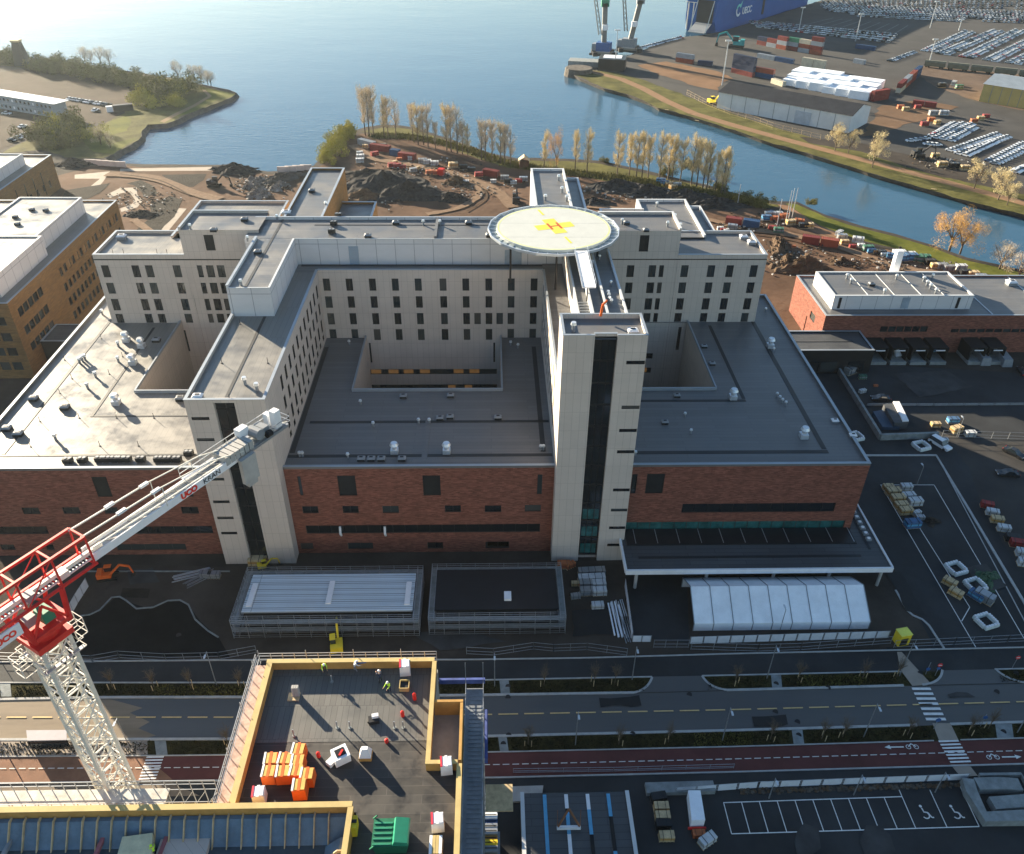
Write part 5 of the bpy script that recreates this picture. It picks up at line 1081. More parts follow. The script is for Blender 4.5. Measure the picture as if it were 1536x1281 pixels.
def bushy(name, label, seed, r, h, n, mtw, tr=.3, leaf=.3, cat='tree', squash=1., thin=.4):
    rnd = random.Random(seed); t = thing(name, label, cat); mb = MB()
    if tr:
        mb.cyl((0, 0, -.3), (0, 0, h*.35), tr, bark, tr*.7, 6, False); ends = []
        for i in range(12):
            a = rnd.uniform(0, 6.28); e = Vector((math.cos(a)*r*rnd.uniform(.4, .9), math.sin(a)*r*rnd.uniform(.4, .9), h*rnd.uniform(.6, .95))); mb.cyl((0, 0, h*.3*rnd.uniform(.6, 1.1)), e, tr*.4, bark, .04, 4, False)
            for k in range(3): mb.cyl(e*.7, e+Vector((rnd.gauss(0, .18*r), rnd.gauss(0, .18*r), rnd.gauss(0, .1*h))), tr*.15, bark, .02, 3, False)
        mb.build('trunk', t); mb = MB()
    cl = [(Vector((rnd.gauss(0, r*.45), rnd.gauss(0, r*.45), h*(.62 if tr else .42)+rnd.gauss(0, h*.18))), r*rnd.uniform(.25, .5)) for _ in range(16)]
    for i in range(n):
        c, cr = rnd.choice(cl); v_ = Vector((rnd.gauss(0, 1), rnd.gauss(0, 1), rnd.gauss(0, 1))).normalized()*cr*rnd.random()**.4; p = c+v_
        if p.z < .1: p.z = rnd.uniform(.1, .8)
        s = leaf*rnd.uniform(.6, 1.4); d = Vector((rnd.gauss(0, 1), rnd.gauss(0, 1), rnd.gauss(.5, 1))).normalized(); q = d.cross(Vector((rnd.gauss(0, 1), rnd.gauss(0, 1), rnd.gauss(0, 1)))).normalized()
        mb.face([p-q*s*thin*.5, p+q*s*thin*.5, p+d*s], mtw)
    mb.build('crown', t); return t
pop = [Kind(poplar(1, mtw=twigy)), Kind(poplar(2, mtw=twigg)), Kind(poplar(3, w_=1.4, mtw=twigy)), Kind(poplar(4, w_=2.0, mtw=twigg, nl=2300))]
G1 = [(645, 395, 110), (668, 400, 110), (692, 400, 110), (755, 410, 160), (778, 410, 170), (822, 410, 180), (920, 430, 205), (950, 450, 205), (982, 450, 215), (1007, 465, 210), (1050, 475, 310), (1115, 485, 200), (1140, 490, 215), (1175, 500, 220), (1205, 505, 310), (1235, 512, 320), (1315, 535, 300), (1337, 540, 300), (1375, 545, 305), (1425, 560, 310), (1447, 565, 320), (1480, 570, 350)]
G2 = [(292, 595, 355), (470, 605, 350), (538, 620, 348), (712, 640, 360), (782, 630, 362), (822, 640, 360), (855, 640, 360), (890, 640, 375), (955, 655, 365), (1005, 650, 375), (1028, 655, 378), (1075, 665, 395), (1138, 690, 375), (1170, 690, 400), (1205, 705, 410), (1228, 710, 420), (1275, 725, 475), (1310, 740, 450), (1330, 745, 445)]
def plant_row(G, ox, oy, what, pool, sc=1.):
    for i, (a, b_, c) in enumerate(G):
        p = P(ox+a/3.84, oy+b_/3.84); tp = PY(ox+a/3.84, oy+c/3.84, p.y); s = (tp.z)/17
        k = pool[i % len(pool)]
        k.put(p, random.uniform(0, 6), 'bare pale poplar, %s from the left, %s' % (nth(i), what), 'poplars in the '+what, (s*1.0, s*1.0, s*1.0))
plant_row(G1, 380, 100, 'tall row on the point behind the hospital', [pop[1], pop[3], pop[1], pop[0]])
plant_row(G2, 740, 100, 'riverside row right of the helipad', [pop[0], pop[2], pop[0]])
wil = Kind(bushy('willow_tree', 'round golden willow tree with drooping orange twigs on the river bank', 11, 6.5, 13, 5200, twigo, .45, .55, thin=.14))
wil.put(P(740+362/3.84, 100+593/3.84), .4, 'orange bare conical tree, second from the left in the riverside row above the helipad', None, (.52, .52, 1.15))
wil.put(P(1424, 375), 0, 'large golden willow tree at the right end of the green riverside lawn', None, (.95, .95, .95))
wil.put(P(1440, 380), 2, 'smaller golden willow tree touching the large willow on its right', None, (.75, .75, .9))
bt = Kind(bushy('bare_tree', 'round bare tree', 12, 5, 10, 2600, twigg, .35, .6, thin=.1))
bt.put(P(1499, 403), 0, 'round bare grey brown tree on the river lawn near the right edge', None, (.95, .95, .9))
bt.put(P(1526, 420), 1, 'bare orange brown tree cut by the right edge above the service building', None, (.9, .9, .9))
for i, (a, b_, s) in enumerate(((128, 93, .8), (137, 95, .7), (152, 97, .9), (165, 98, .8), (268, 119, .9), (292, 122, .8), (302, 123, .8), (312, 127, .7), (317, 130, .7), (152, 217, .7), (166, 222, .6))):
    bt.put(P(a, b_), i, 'small bare tree, %s from the left on the left shore spit' % nth(i), 'small bare trees on the left spit', (s, s, s*1.1))
yt = Kind(bushy('young_yellow_tree', 'pale yellow green young tree', 13, 3.6, 10, 2600, twigy, .22, .5, thin=.18))
for i, (a, b_, s) in enumerate(((1252, 227, 1.1), (1272, 230, 1.0), (1308, 251, 1.35), (1461, 283, 1.1), (1497, 300, 1.25), (1510, 308, .9), (1255, 200, .5))):
    yt.put(P(a, b_), i*1.3, 'pale yellow tree, %s from the left along the port bank path' % nth(i), 'pale yellow trees on the port bank', (s, s, s))
sh = Kind(bushy('shrub', 'olive green shrub', 14, 6, 5.5, 3400, leafg, 0, .7, 'shrub')); shy = Kind(bushy('yellow_shrub', 'yellow green shrub', 15, 5, 5, 3000, leafy, 0, .6, 'shrub'))
hedge = [(8, 92, 1.7), (28, 94, 1.5), (60, 104, 1.6), (78, 106, 1.7), (95, 108, 1.6), (112, 111, 1.6), (128, 114, 1.7), (145, 117, 1.6), (163, 120, 1.6), (180, 123, 1.5), (197, 127, 1.5), (213, 131, 1.4), (228, 134, 1.3)]
for i, (a, b_, s) in enumerate(hedge): sh.put(P(a, b_), i*.9, 'olive green shrub, %s from the left in the hedge along the left spit' % nth(i), 'hedge shrubs along the left spit', (s*.95, s*.8, s*.85))
for i, (a, b_, s) in enumerate(((214, 156, 1.5), (240, 148, 1.8), (258, 143, 1.6), (278, 138, 1.4), (262, 160, 1.1), (62, 214, 1.3), (82, 206, 1.6), (104, 202, 1.7), (122, 208, 1.2), (90, 219, 1.3))):
    (sh if i % 2 else shy).put(P(a, b_), i, 'large rounded spring shrub, %s of those around the grey site offices' % nth(i), 'large shrubs near the site offices', (s, s, s*1.1))
for i, (a, b_, s) in enumerate(((489, 243, .8), (493, 236, .9), (500, 228, .9), (505, 220, .9), (511, 212, .8), (517, 206, 1.1), (523, 203, .9))):
    shy.put(P(a, b_), i, 'yellow bush, %s from the front on the waterside corner left of the poplars' % nth(i), 'yellow bushes on the waterside corner', (s*.9, s*.9, s*1.2))
for i, (a, b_, s) in enumerate(((1116, 303, .7), (1139, 308, .7), (1001, 262, .6), (1033, 252, .6), (1079, 285, .6), (907, 243, .35), (1218, 307, .4))):
    sh.put(P(a, b_), i, 'small dark round bush, %s of those near the riverside poplar row' % nth(i), 'small bushes near the poplar row', (s, s, s))
# long rough undergrowth below the poplars
rnd = random.Random(5); mb = MB()
path = [P(*q) for q in ((560, 206), (600, 206), (650, 213), (700, 226), (760, 247), (800, 254), (860, 262), (920, 268), (980, 277), (1040, 288), (1100, 299), (1140, 309))]
for i in range(16000):
    k = rnd.randrange(len(path)-1); p = path[k].lerp(path[k+1], rnd.random())+Vector((rnd.gauss(0, 1.2), rnd.gauss(1.5, 1.6), 0)); s = rnd.uniform(.4, 1.6); q = Vector((rnd.uniform(-1, 1), rnd.uniform(-1, 1), 0)).normalized()*.25
    mb.face([p-q, p+q, p+Vector((rnd.gauss(0, .3), rnd.gauss(0, .3), s))], leafg if rnd.random() < .8 else grassd)
tag(mb.build('undergrowth'), 'dark tangled undergrowth along the foot of the poplar rows', 'undergrowth', None, 'stuff')
rnd = random.Random(6); mb = MB()
def strew(E_a, E_b, n, x0, x1, hh, ms, skip=()):
    for i in range(n):
        x = rnd.uniform(x0, x1); t = rnd.uniform(.12, .88)
        if any(a < x < b_ for a, b_ in skip): continue
        p = P(x, at(E_a, x)*(1-t)+at(E_b, x)*t, .18); s = rnd.uniform(.5, 1)*hh; q = Vector((rnd.uniform(-1, 1), rnd.uniform(-1, 1), 0)).normalized()*.12
        mb.face([p-q, p+q, p+Vector((rnd.gauss(0, .12), rnd.gauss(0, .12), s))], rnd.choice(ms))
lowg = mat('low_ground_cover', (.03, .027, .015), .95, .4, .6)
strew(E2, E3, 5200, -100, 1536, .4, [lowg, lowg, verge], ((745, 768), (970, 1062), (1150, 1176), (1345, 1500), (0, 20)))
strew(E4, E5, 5200, -100, 1536, .4, [lowg, lowg, verge], ((744, 766), (1184, 1209), (1395, 1440), (1488, 1522), (225, 255)))
strew(E2, E3, 900, 1195, 1300, .35, [leafg, grassd]); strew(E4, E5, 700, 1040, 1130, .35, [leafg, grassd]); strew(E2, E3, 700, 230, 370, .35, [leafg, grassd])
tag(mb.build('verge_planting'), 'low dark ground cover plants in the two road verges', 'ground cover', None, 'stuff')
# young street trees with stakes
def sapling(seed):
    rnd = random.Random(seed); t = thing('young_tree', 'young staked street tree', 'tree'); twigg = mat('brown_young_twigs', (.13, .10, .07), .9, .2, 1); mb = MB(); mb.cyl((0, 0, 0), (0, 0, 2.6), .06, bark, .04, 5, False); mb.build('trunk', t)
    mb = MB()
    for i in range(30):
        a = rnd.uniform(0, 6.28); z = rnd.uniform(1.6, 3.2); e = Vector((math.cos(a)*rnd.uniform(.4, 1), math.sin(a)*rnd.uniform(.4, 1), z+rnd.uniform(.8, 1.8))); mb.cyl((0, 0, z*.9), e, .03, twigg, .01, 3, False)
        for k in range(4): p = Vector((0, 0, z*.9)).lerp(e, rnd.uniform(.4, 1)); mb.cyl(p, p+Vector((rnd.gauss(0, .3), rnd.gauss(0, .3), rnd.uniform(.1, .5))), .015, twigg, .006, 3, False)
    mb.build('crown', t)
    for x in (-.5, .5): mb = MB(); mb.bar((x, -.3, 0), (x, -.3, 1.5), .09, wood); mb.build('stake', t)
    return t
sap = [Kind(sapling(1)), Kind(sapling(2))]
for i, (a, b_) in enumerate(((170, 1033), (232, 1033), (287, 1033), (362, 1033), (816, 1029), (891, 1026), (922, 1026), (1102, 1026), (1196, 1022), (1293, 1019), (1345, 1016))): sap[i % 2].put(P(a, b_), i, 'young staked tree, %s from the left in the upper road verge' % nth(i), 'young trees in the upper verge', (1, 1, 1))
for i, (a, b_) in enumerate(((792, 1118), (928, 1117), (1002, 1115), (1155, 1110), (1232, 1109), (1263, 1107), (1360, 1104), (1452, 1100), (1482, 1094), (343, 1120))): sap[i % 2].put(P(a, b_), i*2, 'young staked tree, %s of those in the lower road verge' % nth(i), 'young trees in the lower verge', (1, 1, 1))

# ================================================================== STREET FURNITURE
def lamp(h, arm):
    t = thing('street_lamp', 'slim grey street lamp', 'street lamp'); mb = MB(); mb.cyl((0, 0, 0), (0, 0, h), .09, steel, .05, 8); mb.build('pole', t)
    mb = MB(); mb.bar((0, 0, h-.1), (0, arm, h), .08, steel); mb.build('arm', t); mb = MB(); mb.box(-.14, .14, arm-.1, arm+.6, h-.05, h+.06, silver); mb.build('lamp_head', t); return t
L1, L2 = Kind(lamp(8, -1.2)), Kind(lamp(5, .5))
for i, (a, b_) in enumerate(((742, 1030), (948, 1020), (1150, 1018), (1349, 1014), (325, 1028))): L1.put(P(a, b_), 0, 'tall slim street lamp, %s of those in the upper verge' % nth(i), 'street lamps in the upper verge')
for i, (a, b_) in enumerate(((863, 1118), (1083, 1112), (1295, 1106), (1525, 1100), (197, 1128), (10, 1130))): L1.put(P(a, b_), 0, 'tall slim street lamp, %s of those in the lower verge' % nth(i), 'street lamps in the lower verge')
for i, (a, b_) in enumerate(((1153, 1198), (1280, 1193), (1402, 1189), (1170, 945), (1435, 655), (1375, 728))): L2.put(P(a, b_), math.pi if i < 3 else 0, 'short post lamp, %s' % ['leftmost above the parking bays', 'middle one above the parking bays', 'rightmost above the parking bays', 'beside the white tent', 'in the yard beside the white van', 'near the timber stacks'][i], 'short post lamps')
def sign_post(label, p, plates):
    t = thing('road_sign', label, 'sign', p); mb = MB(); mb.cyl(p, p+up*3, .05, steel, n=8); mb.build('post', t)
    for z, m_, r_ in plates:
        mb = MB(); mb.cyl(p+Vector((0, -.06, z)), p+Vector((0, -.12, z)), r_, m_, n=20)
        if m_ is redp: mb.box(p.x-r_*.7, p.x+r_*.7, p.y-.135, p.y-.125, p.z+z-.08, p.z+z+.08, white)
        mb.build('sign_plate', t)
sign_post('red no entry sign with white bar on a post right of the upper crossing', P(1402, 1014), ((2.8, redp, .38), (2.0, bluep, .3)))
sign_post('red no entry sign near the right edge of the service road', P(1518, 1002), ((2.7, redp, .38),))
sign_post('round blue sign at the lower end of the main road crossing', P(1400, 1094), ((2.4, bluep, .4),)); sign_post('round blue sign right of the main road crossing', P(1470, 1090), ((2.4, bluep, .35),))
sign_post('blue sign on a post at the upper crossing', P(1388, 1012), ((1.5, bluep, .35),))
def fence(label, px, panels=None, h=1.9, post=3.4, z=.1, name='mesh_fence', m_=steel):
    q = [P(a, b_) for a, b_ in px]; t = thing(name, label, 'fence', q[0]); mb = MB(); pm = MB(); wp = []
    for a, b_ in zip(q, q[1:]):
        n = max(1, round((b_-a).length/post))
        for i in range(n+1): c = a.lerp(b_, i/n); pm.bar(c, c+up*h, .07, m_)
        for i in range(n): wp.append((a.lerp(b_, i/n), a.lerp(b_, (i+1)/n)))
        for e in (.25, h*.5, h-.05): mb.bar(a+up*e, b_+up*e, .05, m_)
    pm.build('post', t) if False else None
    for v_, f_, k in [(pm.v, pm.f, 0)]: n0 = len(mb.v); mb.v += v_; mb.f += [tuple(i+n0 for i in f) for f in f_]; mb.m += [mb.mi(m_)]*len(f_)
    mb.build('fence_frame', t)
    if panels:
        for a, b_ in wp:
            pb = MB(); d = (b_-a); a2, b2 = a+d*.06, b_-d*.06; nrm = Vector((-d.y, d.x, 0)).normalized()*.04; pb.hexa([a2-nrm+up*.1, b2-nrm+up*.1, b2+nrm+up*.1, a2+nrm+up*.1]+[x+up*(h-.05) for x in (a2-nrm, b2-nrm, b2+nrm, a2+nrm)], panels); pb.build('fence_panel', t)
    return t
hw = mat('white_hoarding', (.62, .66, .72), .6, .08, 1)
fence('white panel hoarding along the near side of the white tent', [(1034, 966), (1332, 957)], hw, 1.8, 2.3)
fence('short white hoarding piece left of the tent yard gate', [(948, 963), (976, 963)], hw, 1.6, 2)
fence('white panel hoarding above the parking bays', [(1012, 1191), (1136, 1182), (1450, 1170)], hw, 1.6, 3)
fence('tall pale hoarding along the left side of the tent yard', [(937, 880), (948, 960)], hw, 2.0, 3)
fence('pale slanted hoarding beside the crane in the left yard', [(103, 930), (117, 905), (133, 880)], hw, 2.2, 2.4)
fence('mesh fence along the service road left of the timber deck', [(0, 990), (60, 992), (140, 995), (180, 988), (250, 992), (330, 990), (385, 980)])
fence('wavy mesh fence along the service road in the middle', [(700, 982), (740, 984), (800, 975), (830, 978), (880, 976), (940, 984)])
fence('mesh fence right of the tent along the service road', [(1036, 975), (1136, 978), (1200, 976), (1335, 966)]); fence('mesh gate of the tent yard', [(980, 972), (1032, 972)], None, 2, 2)
fence('mesh fence across the end of the right asphalt yard', [(1340, 972), (1430, 968), (1510, 964), (1600, 960)]); fence('long fence on the kerb line of the gravel parking ground', [(1412, 656), (1536, 660), (1640, 662)], None, 2)
fence('mesh fence along the cycle path in front of the modular building', [(770, 1160), (920, 1158), (1100, 1153)], None, 1.2); fence('mesh fence crossing the asphalt yard behind the retaining wall', [(1300, 609), (1400, 609), (1536, 608)], greyp, .8, 4)
fence('wooden post fence along the port bank', [(1030, 142), (1060, 158), (1095, 172), (1130, 182), (1160, 193), (1230, 210)], None, 2.5, 5, m_=wood)
# ================================================================== VEHICLES
def car(body, name='parked_car', van=False, L_=4.5, far=False):
    t = MB(); H_, h1 = (1.9, .95) if van else (1.45, .85); w_ = .9
    def sec(x, z0, z1, w0, w1): return [(x, -w0, z0), (x, w0, z0), (x, w1, z1), (x, -w1, z1)]
    prof = [(-L_/2, .35, .75), (-L_/2+.15, .3, .9), (-L_/2+(.3 if van else 1.0), .3, h1+.05), (L_/2-1.3, .3, h1), (L_/2-.1, .3, .86 if van else .74), (L_/2, .36, .72 if van else .6)]
    ring_ = [sec(x, z0, z1, w_, w_*.96) for x, z0, z1 in prof]
    for a, b_ in zip(ring_, ring_[1:]):
        for k in range(4): t.face([a[k], a[(k+1) % 4], b_[(k+1) % 4], b_[k]], body)
    t.face(ring_[0], body); t.face(ring_[-1][::-1], body)
    cb = [(-L_/2+(.2 if van else .7), h1), (-L_/2+(.35 if van else 1.35), H_), (L_/2-(1.9 if van else 2.0), H_), (L_/2-1.25, h1)]
    y0, y1 = w_*.93, w_*.78; g_ = MB()
    g_.face([(cb[0][0], -y0, h1), (cb[0][0], y0, h1), (cb[1][0], y1, H_-.05), (cb[1][0], -y1, H_-.05)], glass); g_.face([(cb[3][0], -y0, h1), (cb[3][0], y0, h1), (cb[2][0], y1, H_-.05), (cb[2][0], -y1, H_-.05)], glass)
    for s in (-1, 1): g_.face([(cb[0][0], s*y0, h1), (cb[3][0], s*y0, h1), (cb[2][0], s*y1, H_-.05), (cb[1][0], s*y1, H_-.05)], body if van and False else glass)
    t2 = t if not far else t
    t.face([(cb[1][0], -y1, H_-.05), (cb[2][0], -y1, H_-.05), (cb[2][0], y1, H_-.05), (cb[1][0], y1, H_-.05)], body); t.box(cb[1][0]+.1, cb[2][0]-.1, -y1+.06, y1-.06, H_-.04, H_, body)
    wh = [MB().cyl((x, s*.93, .33), (x, s*.72, .33), .33, black, n=12) for x in (-L_/2+.85, L_/2-.85) for s in (-1, 1)]
    if far:
        for q in [g_]+wh:
            for f, mi in zip(q.f, q.m): t.face([q.v[i] for i in f], q.ms[mi])
        o = t.build(name); return o
    e = thing(name, 'parked car', 'car'); t.build('body', e); g_.build('windows', e)
    for q in wh: q.build('wheel', e)
    for s in (-1, 1): MB().box(L_/2-.1, L_/2+.02, s*.62-.16, s*.62+.16, .6, .72, silver).build('headlight', e); MB().box(-L_/2-.02, -L_/2+.06, s*.7-.12, s*.7+.12, .62, .85, redp).build('tail_light', e)
    return e
cw_ = mat('car_white', (.78, .80, .82), .25, .04, 1, spec=.6); cs_ = mat('car_silver', (.42, .45, .48), .3, .08, 1, metal=.5); cdk = mat('car_black', (.02, .022, .025), .25, .3, 1, spec=.6); cb_ = mat('car_blue', (.05, .10, .2), .3, .1, 1); cr2 = mat('car_red', (.4, .03, .03), .3, .1, 1)
v = car(cw_, 'white_van', True, 5.0); v['category'] = 'van'; v['label'] = 'white van parked at the corner of the retaining wall'; place(v, P(1409, 669), R(-62))
kc = Kind(car(cdk))
for a, b_, r_, l in ((1520, 682, -55, 'black car parked on the gravel at the right edge, farther one'), (1510, 713, 172, 'black car parked on the gravel at the right edge, nearer one'), (1320, 600, 175, 'dark car parked beside the angled retaining wall'), (1533, 560, 80, 'black car parked by the service building at the right edge')): kc.put(P(a, b_), R(r_), l)
near = {m_.name: Kind(car(m_, far=True)) for m_ in (cw_, cs_, cdk, cb_, cr2)}
protoC = {k: v_.p for k, v_ in near.items()}; usedC = set(); CN = [0]
def putcar(p, rz, mi, label, group):
    src = protoC[mi]
    if mi in usedC: o = src.copy(); COL.objects.link(o)
    else: o = src; usedC.add(mi)
    o.location = p; o.rotation_euler = (0, 0, rz); tag(o, label, 'car', group); CN[0] += 1; return o
rc = random.Random(21)
def colr(w0): 
    x = rc.random(); return 'car_white' if x < w0 else 'car_silver' if x < w0+.25*(1-w0)*2 else 'car_dark' if False else ('car_black' if x < .93 else ('car_blue' if x < .97 else 'car_red'))
def carrow(a, b_, n, rz, w0, label, group, jit=.1, off=0):
    A, B = P(*a), P(*b_)
    for i in range(n): p = A.lerp(B, (i+.5)/n)+Vector((rc.gauss(0, jit), rc.gauss(0, jit), 0)); putcar(p, rz+rc.gauss(0, .02), colr(w0), label, group)
DROWS = []
# left lot
carrow((103, 149), (165, 159), 12, R(65), .35, 'car in the line of parked cars right of the grey site offices', 'cars beside the site offices')
carrow((13, 214), (52, 199), 4, R(-20), .2, 'dark car parked on the slope below the site offices', 'cars below the site offices'); carrow((8, 172), (14, 171), 1, R(-10), .9, 'single pale car parked in front of the site offices', 'single car')
carrow((32, 191), (38, 191), 1, R(60), 1, 'small white car standing alone below the site offices', 'lone white car'); carrow((140, 167), (146, 166), 1, R(80), 1, 'white car beside the dark truck in the left lot', 'white car in left lot')
# port: lots nearest to us first
carrow((1361, 213), (1393, 209), 4, R(5), .9, 'white car in the loose group at the left of the nearer port lot', 'loose cars in the nearer port lot'); carrow((1388, 217), (1408, 219), 3, R(5), .9, 'white car at the lower edge of the nearer port lot', 'cars at the lower lot edge')
for r_, (a, b_) in enumerate((((1397, 206), (1432, 186)), ((1402, 209), (1445, 186)), ((1412, 211), (1458, 187)), ((1424, 213), (1462, 192)))): carrow(a, b_, 12, R(-42), .75, 'pale car in the upper left cluster of the nearer lot, %s row' % nth(r_), 'upper left cluster %s row' % nth(r_))
for r_, (a, b_) in enumerate((((1424, 228), (1496, 202)), ((1436, 233), (1512, 206)), ((1446, 235), (1494, 213)))): carrow(a, b_, 16, R(-48), .8, 'white car in the middle cluster of the nearer port lot, %s row' % nth(r_), 'middle cluster %s row' % nth(r_))
for r_, (a, b_) in enumerate((((1482, 244), (1540, 214)), ((1490, 248), (1552, 218)), ((1520, 260), (1560, 243)))): carrow(a, b_, 14, R(-45), .8, 'white car in the right cluster of the nearer port lot, %s row' % nth(r_), 'right cluster %s row' % nth(r_))
for r_, (a, b_) in enumerate((((1386, 77), (1450, 47)), ((1408, 81), (1492, 46)), ((1443, 86), (1526, 45)), ((1478, 91), (1560, 51)), ((1512, 95), (1580, 64)))):
    DROWS.append((a, b_)); A0, B0 = P(*a), P(*b_); u0 = (B0-A0).normalized()
    for i_ in range(20): putcar(A0+u0*(i_*2.9)+Vector((rc.gauss(0, .2), rc.gauss(0, .2), 0)), R(-42), colr(.6), 'car in the %s diagonal row of the lot behind the rail wagons' % nth(r_), '%s diagonal port row' % nth(r_))
carrow((1334, 93), (1372, 79), 12, R(-45), .4, 'car in the short row left of the rail wagons', 'short row left of the wagons')
carrow((957, 74), (1022, 57), 22, R(-42), .3, 'car in the row on the quay right of the harbour cranes', 'cars on the quay')
# the rest of the hundreds of cars far off: one object
mb = MB()
def tiny(p, rz, m_):
    ca_, sa_ = math.cos(rz), math.sin(rz)
    tr = lambda x, y, z: (p.x+ca_*x-sa_*y, p.y+sa_*x+ca_*y, z+.05)
    mb.hexa([tr(-2.2, -.85, .2), tr(2.2, -.85, .2), tr(2.2, .85, .2), tr(-2.2, .85, .2), tr(-2.2, -.85, .85), tr(2.2, -.85, .7), tr(2.2, .85, .7), tr(-2.2, .85, .85)], m_)
    mb.hexa([tr(-1.9, -.8, .8), tr(1.1, -.8, .8), tr(1.1, .8, .8), tr(-1.9, .8, .8), tr(-1.3, -.65, 1.4), tr(.3, -.65, 1.4), tr(.3, .65, 1.4), tr(-1.3, .65, 1.4)], glass); mb.hexa([tr(-1.3, -.65, 1.41), tr(.3, -.65, 1.41), tr(.3, .65, 1.41), tr(-1.3, .65, 1.41), tr(-1.25, -.6, 1.46), tr(.25, -.6, 1.46), tr(.25, .6, 1.46), tr(-1.25, .6, 1.46)], m_)
def lot(a, b_, c, d, rows, n, rz, w0):
    A, B, C_, D = P(*a), P(*b_), P(*c), P(*d)
    for r_ in range(rows):
        t = (r_+.5)/rows; L0, L1_ = A.lerp(D, t), B.lerp(C_, t)
        for i in range(n):
            if rc.random() < .06: continue
            p = L0.lerp(L1_, (i+.5)/n)+Vector((rc.gauss(0, .2), rc.gauss(0, .2), 0)); x = rc.random(); tiny(p, rz, cw_ if x < w0 else cs_ if x < .72 else cdk if x < .92 else cb_ if x < .96 else cr2)
lot((1122, 32), (1346, 52), (1334, 66), (1138, 42), 4, 62, R(55), .45)
lot((1228, 8), (1600, 20), (1600, 36), (1246, 18), 9, 62, R(55), .4); lot((1230, 3), (1600, -8), (1600, 16), (1240, 10), 6, 50, R(55), .35); lot((1480, 20), (1640, 26), (1640, 40), (1470, 34), 4, 22, R(60), .6)
lot((1250, 14), (1460, 22), (1440, 34), (1290, 26), 4, 38, R(55), .4)
for a, b_ in DROWS:
    A, B = P(*a), P(*b_); u_ = (B-A).normalized(); o_ = Vector((u_.y, -u_.x, 0)); n_ = int((B-A).length/2.9)
    for i in range(n_):
        for k in (0, 1):
            if (k == 0 and i < 20) or rc.random() < .07: continue
            p = A+u_*(i*2.9)+o_*(5.4*k+rc.gauss(0, .25)); x = rc.random(); tiny(p, R(-42), cw_ if x < .55 else cs_ if x < .8 else cdk if x < .95 else cr2)
tag(mb.build('distant_parked_cars'), 'hundreds of tiny distant parked cars filling the top right port lots', 'cars', None, 'stuff')
# ================================================================== CONTAINERS, PORT OBJECTS
def container(m_, label, p, rz, L_=12.2, z=0, group=None, text=None, h=2.6, name='shipping_container'):
    t = thing(name, label, 'container', (p.x, p.y, z), group); t.rotation_euler = (0, 0, rz); w_ = 2.44; mb = MB(); n = int(L_/.6)
    mb.box(-L_/2+.05, L_/2-.05, -w_/2+.05, w_/2-.05, .1, h-.05, m_)
    for i in range(n):
        x = -L_/2+.25+i*(L_-.5)/n
        for s in (-1, 1): mb.box(x, x+.28, s*w_/2-.05 if s > 0 else -w_/2, s*w_/2 if s > 0 else -w_/2+.05, .15, h-.1, m_)
        mb.box(x, x+.28, -w_/2+.1, w_/2-.1, h-.05, h, m_)
    for x in (-L_/2, L_/2-.15):
        for y in (-w_/2, w_/2-.15): mb.box(x-.004, x+.154, y-.004, y+.154, 0, h+.02, m_)
    for y in (-w_/2, w_/2-.12): mb.box(-L_/2+.16, L_/2-.16, y-.003, y+.12, h-.13, h+.012, m_); mb.box(-L_/2+.16, L_/2-.16, y-.003, y+.12, 0, .13, m_)
    mb.v = mb.v; o = mb.build('container_body'); o.parent = t
    mb = MB(); mb.box(L_/2-.02, L_/2+.03, -w_/2+.15, -.03, .2, h-.15, m_); mb.box(L_/2-.02, L_/2+.03, .03, w_/2-.15, .2, h-.15, m_)
    for y in (-.8, -.35, .35, .8): mb.cyl((L_/2+.06, y, .2), (L_/2+.06, y, h-.2), .025, steel, n=5)
    o = mb.build('door'); o.parent = t
    if text:
        o = text_mesh('lettering', text, 1.25, white, None, Matrix.Translation((0, -w_/2-.02, h/2)) @ Matrix.Rotation(R(90), 4, 'X')); o.parent = t
    return t
cR = mat('container_red', (.20, .035, .028), .55, .2, .6); cO = mat('container_orange', (.30, .075, .04), .55, .2, .6); cB = mat('container_blue', (.025, .07, .16), .55, .2, .6); cN = mat('container_navy', (.02, .035, .08), .55, .2, .6); cG = mat('container_grey', (.30, .33, .36), .55, .15, .6); cW = mat('container_cream', (.55, .50, .38), .6, .15, .6); cGr = mat('container_green', (.05, .22, .13), .55, .2, .6)
def row_cont(a, b_, specs, label, L_=12.2):
    """containers end to end from pixel a to pixel b on the ground; specs = list of stacks (lists of materials from the ground up)"""
    A, B = P(*a), P(*b_); n = len(specs); rz = math.atan2(B.y-A.y, B.x-A.x); LL = (B-A).length/n-.4
    for i, stk in enumerate(specs):
        for k, m_ in enumerate(stk):
            cn = m_.name.split('_')[1]; pos = ('%s from the left' % nth(i) if n > 1 else ''); lv = ['ground level', 'second layer', 'third layer', 'fourth layer', 'fifth layer'][k] if len(stk) > 1 else ''
            container(m_, ' '.join((cn+' container '+label+(', '+pos if pos else '')+(', '+lv if lv else '')).split()), A.lerp(B, (i+.5)/n), rz, LL, k*2.62)
row_cont((1201, 363), (1257, 371), [[cR], [cO]], 'in the pair behind the service building')
container(cR, 'red container with white lettering beside the pair behind the service building', P(1243, 366), math.radians(-38), 1.0, 0) if False else None
row_cont((1087, 335), (1139, 342), [[cR], [cB]], 'in the pair right of the helipad')
S0 = [[cR, cG], [cG, cR, cO], [cO, cR, cGr], [cG, cO, cR], [cR, cG, cR]]
row_cont((1136, 66), (1180, 75), [[cR, cN], [cG, cR], [cO, cG, cR]], 'in the upper container stack, left part'); row_cont((1180, 74), (1232, 83), [[cR, cG, cGr], [cG, cO, cW], [cO, cR, cG, cR]], 'in the upper container stack, right part')
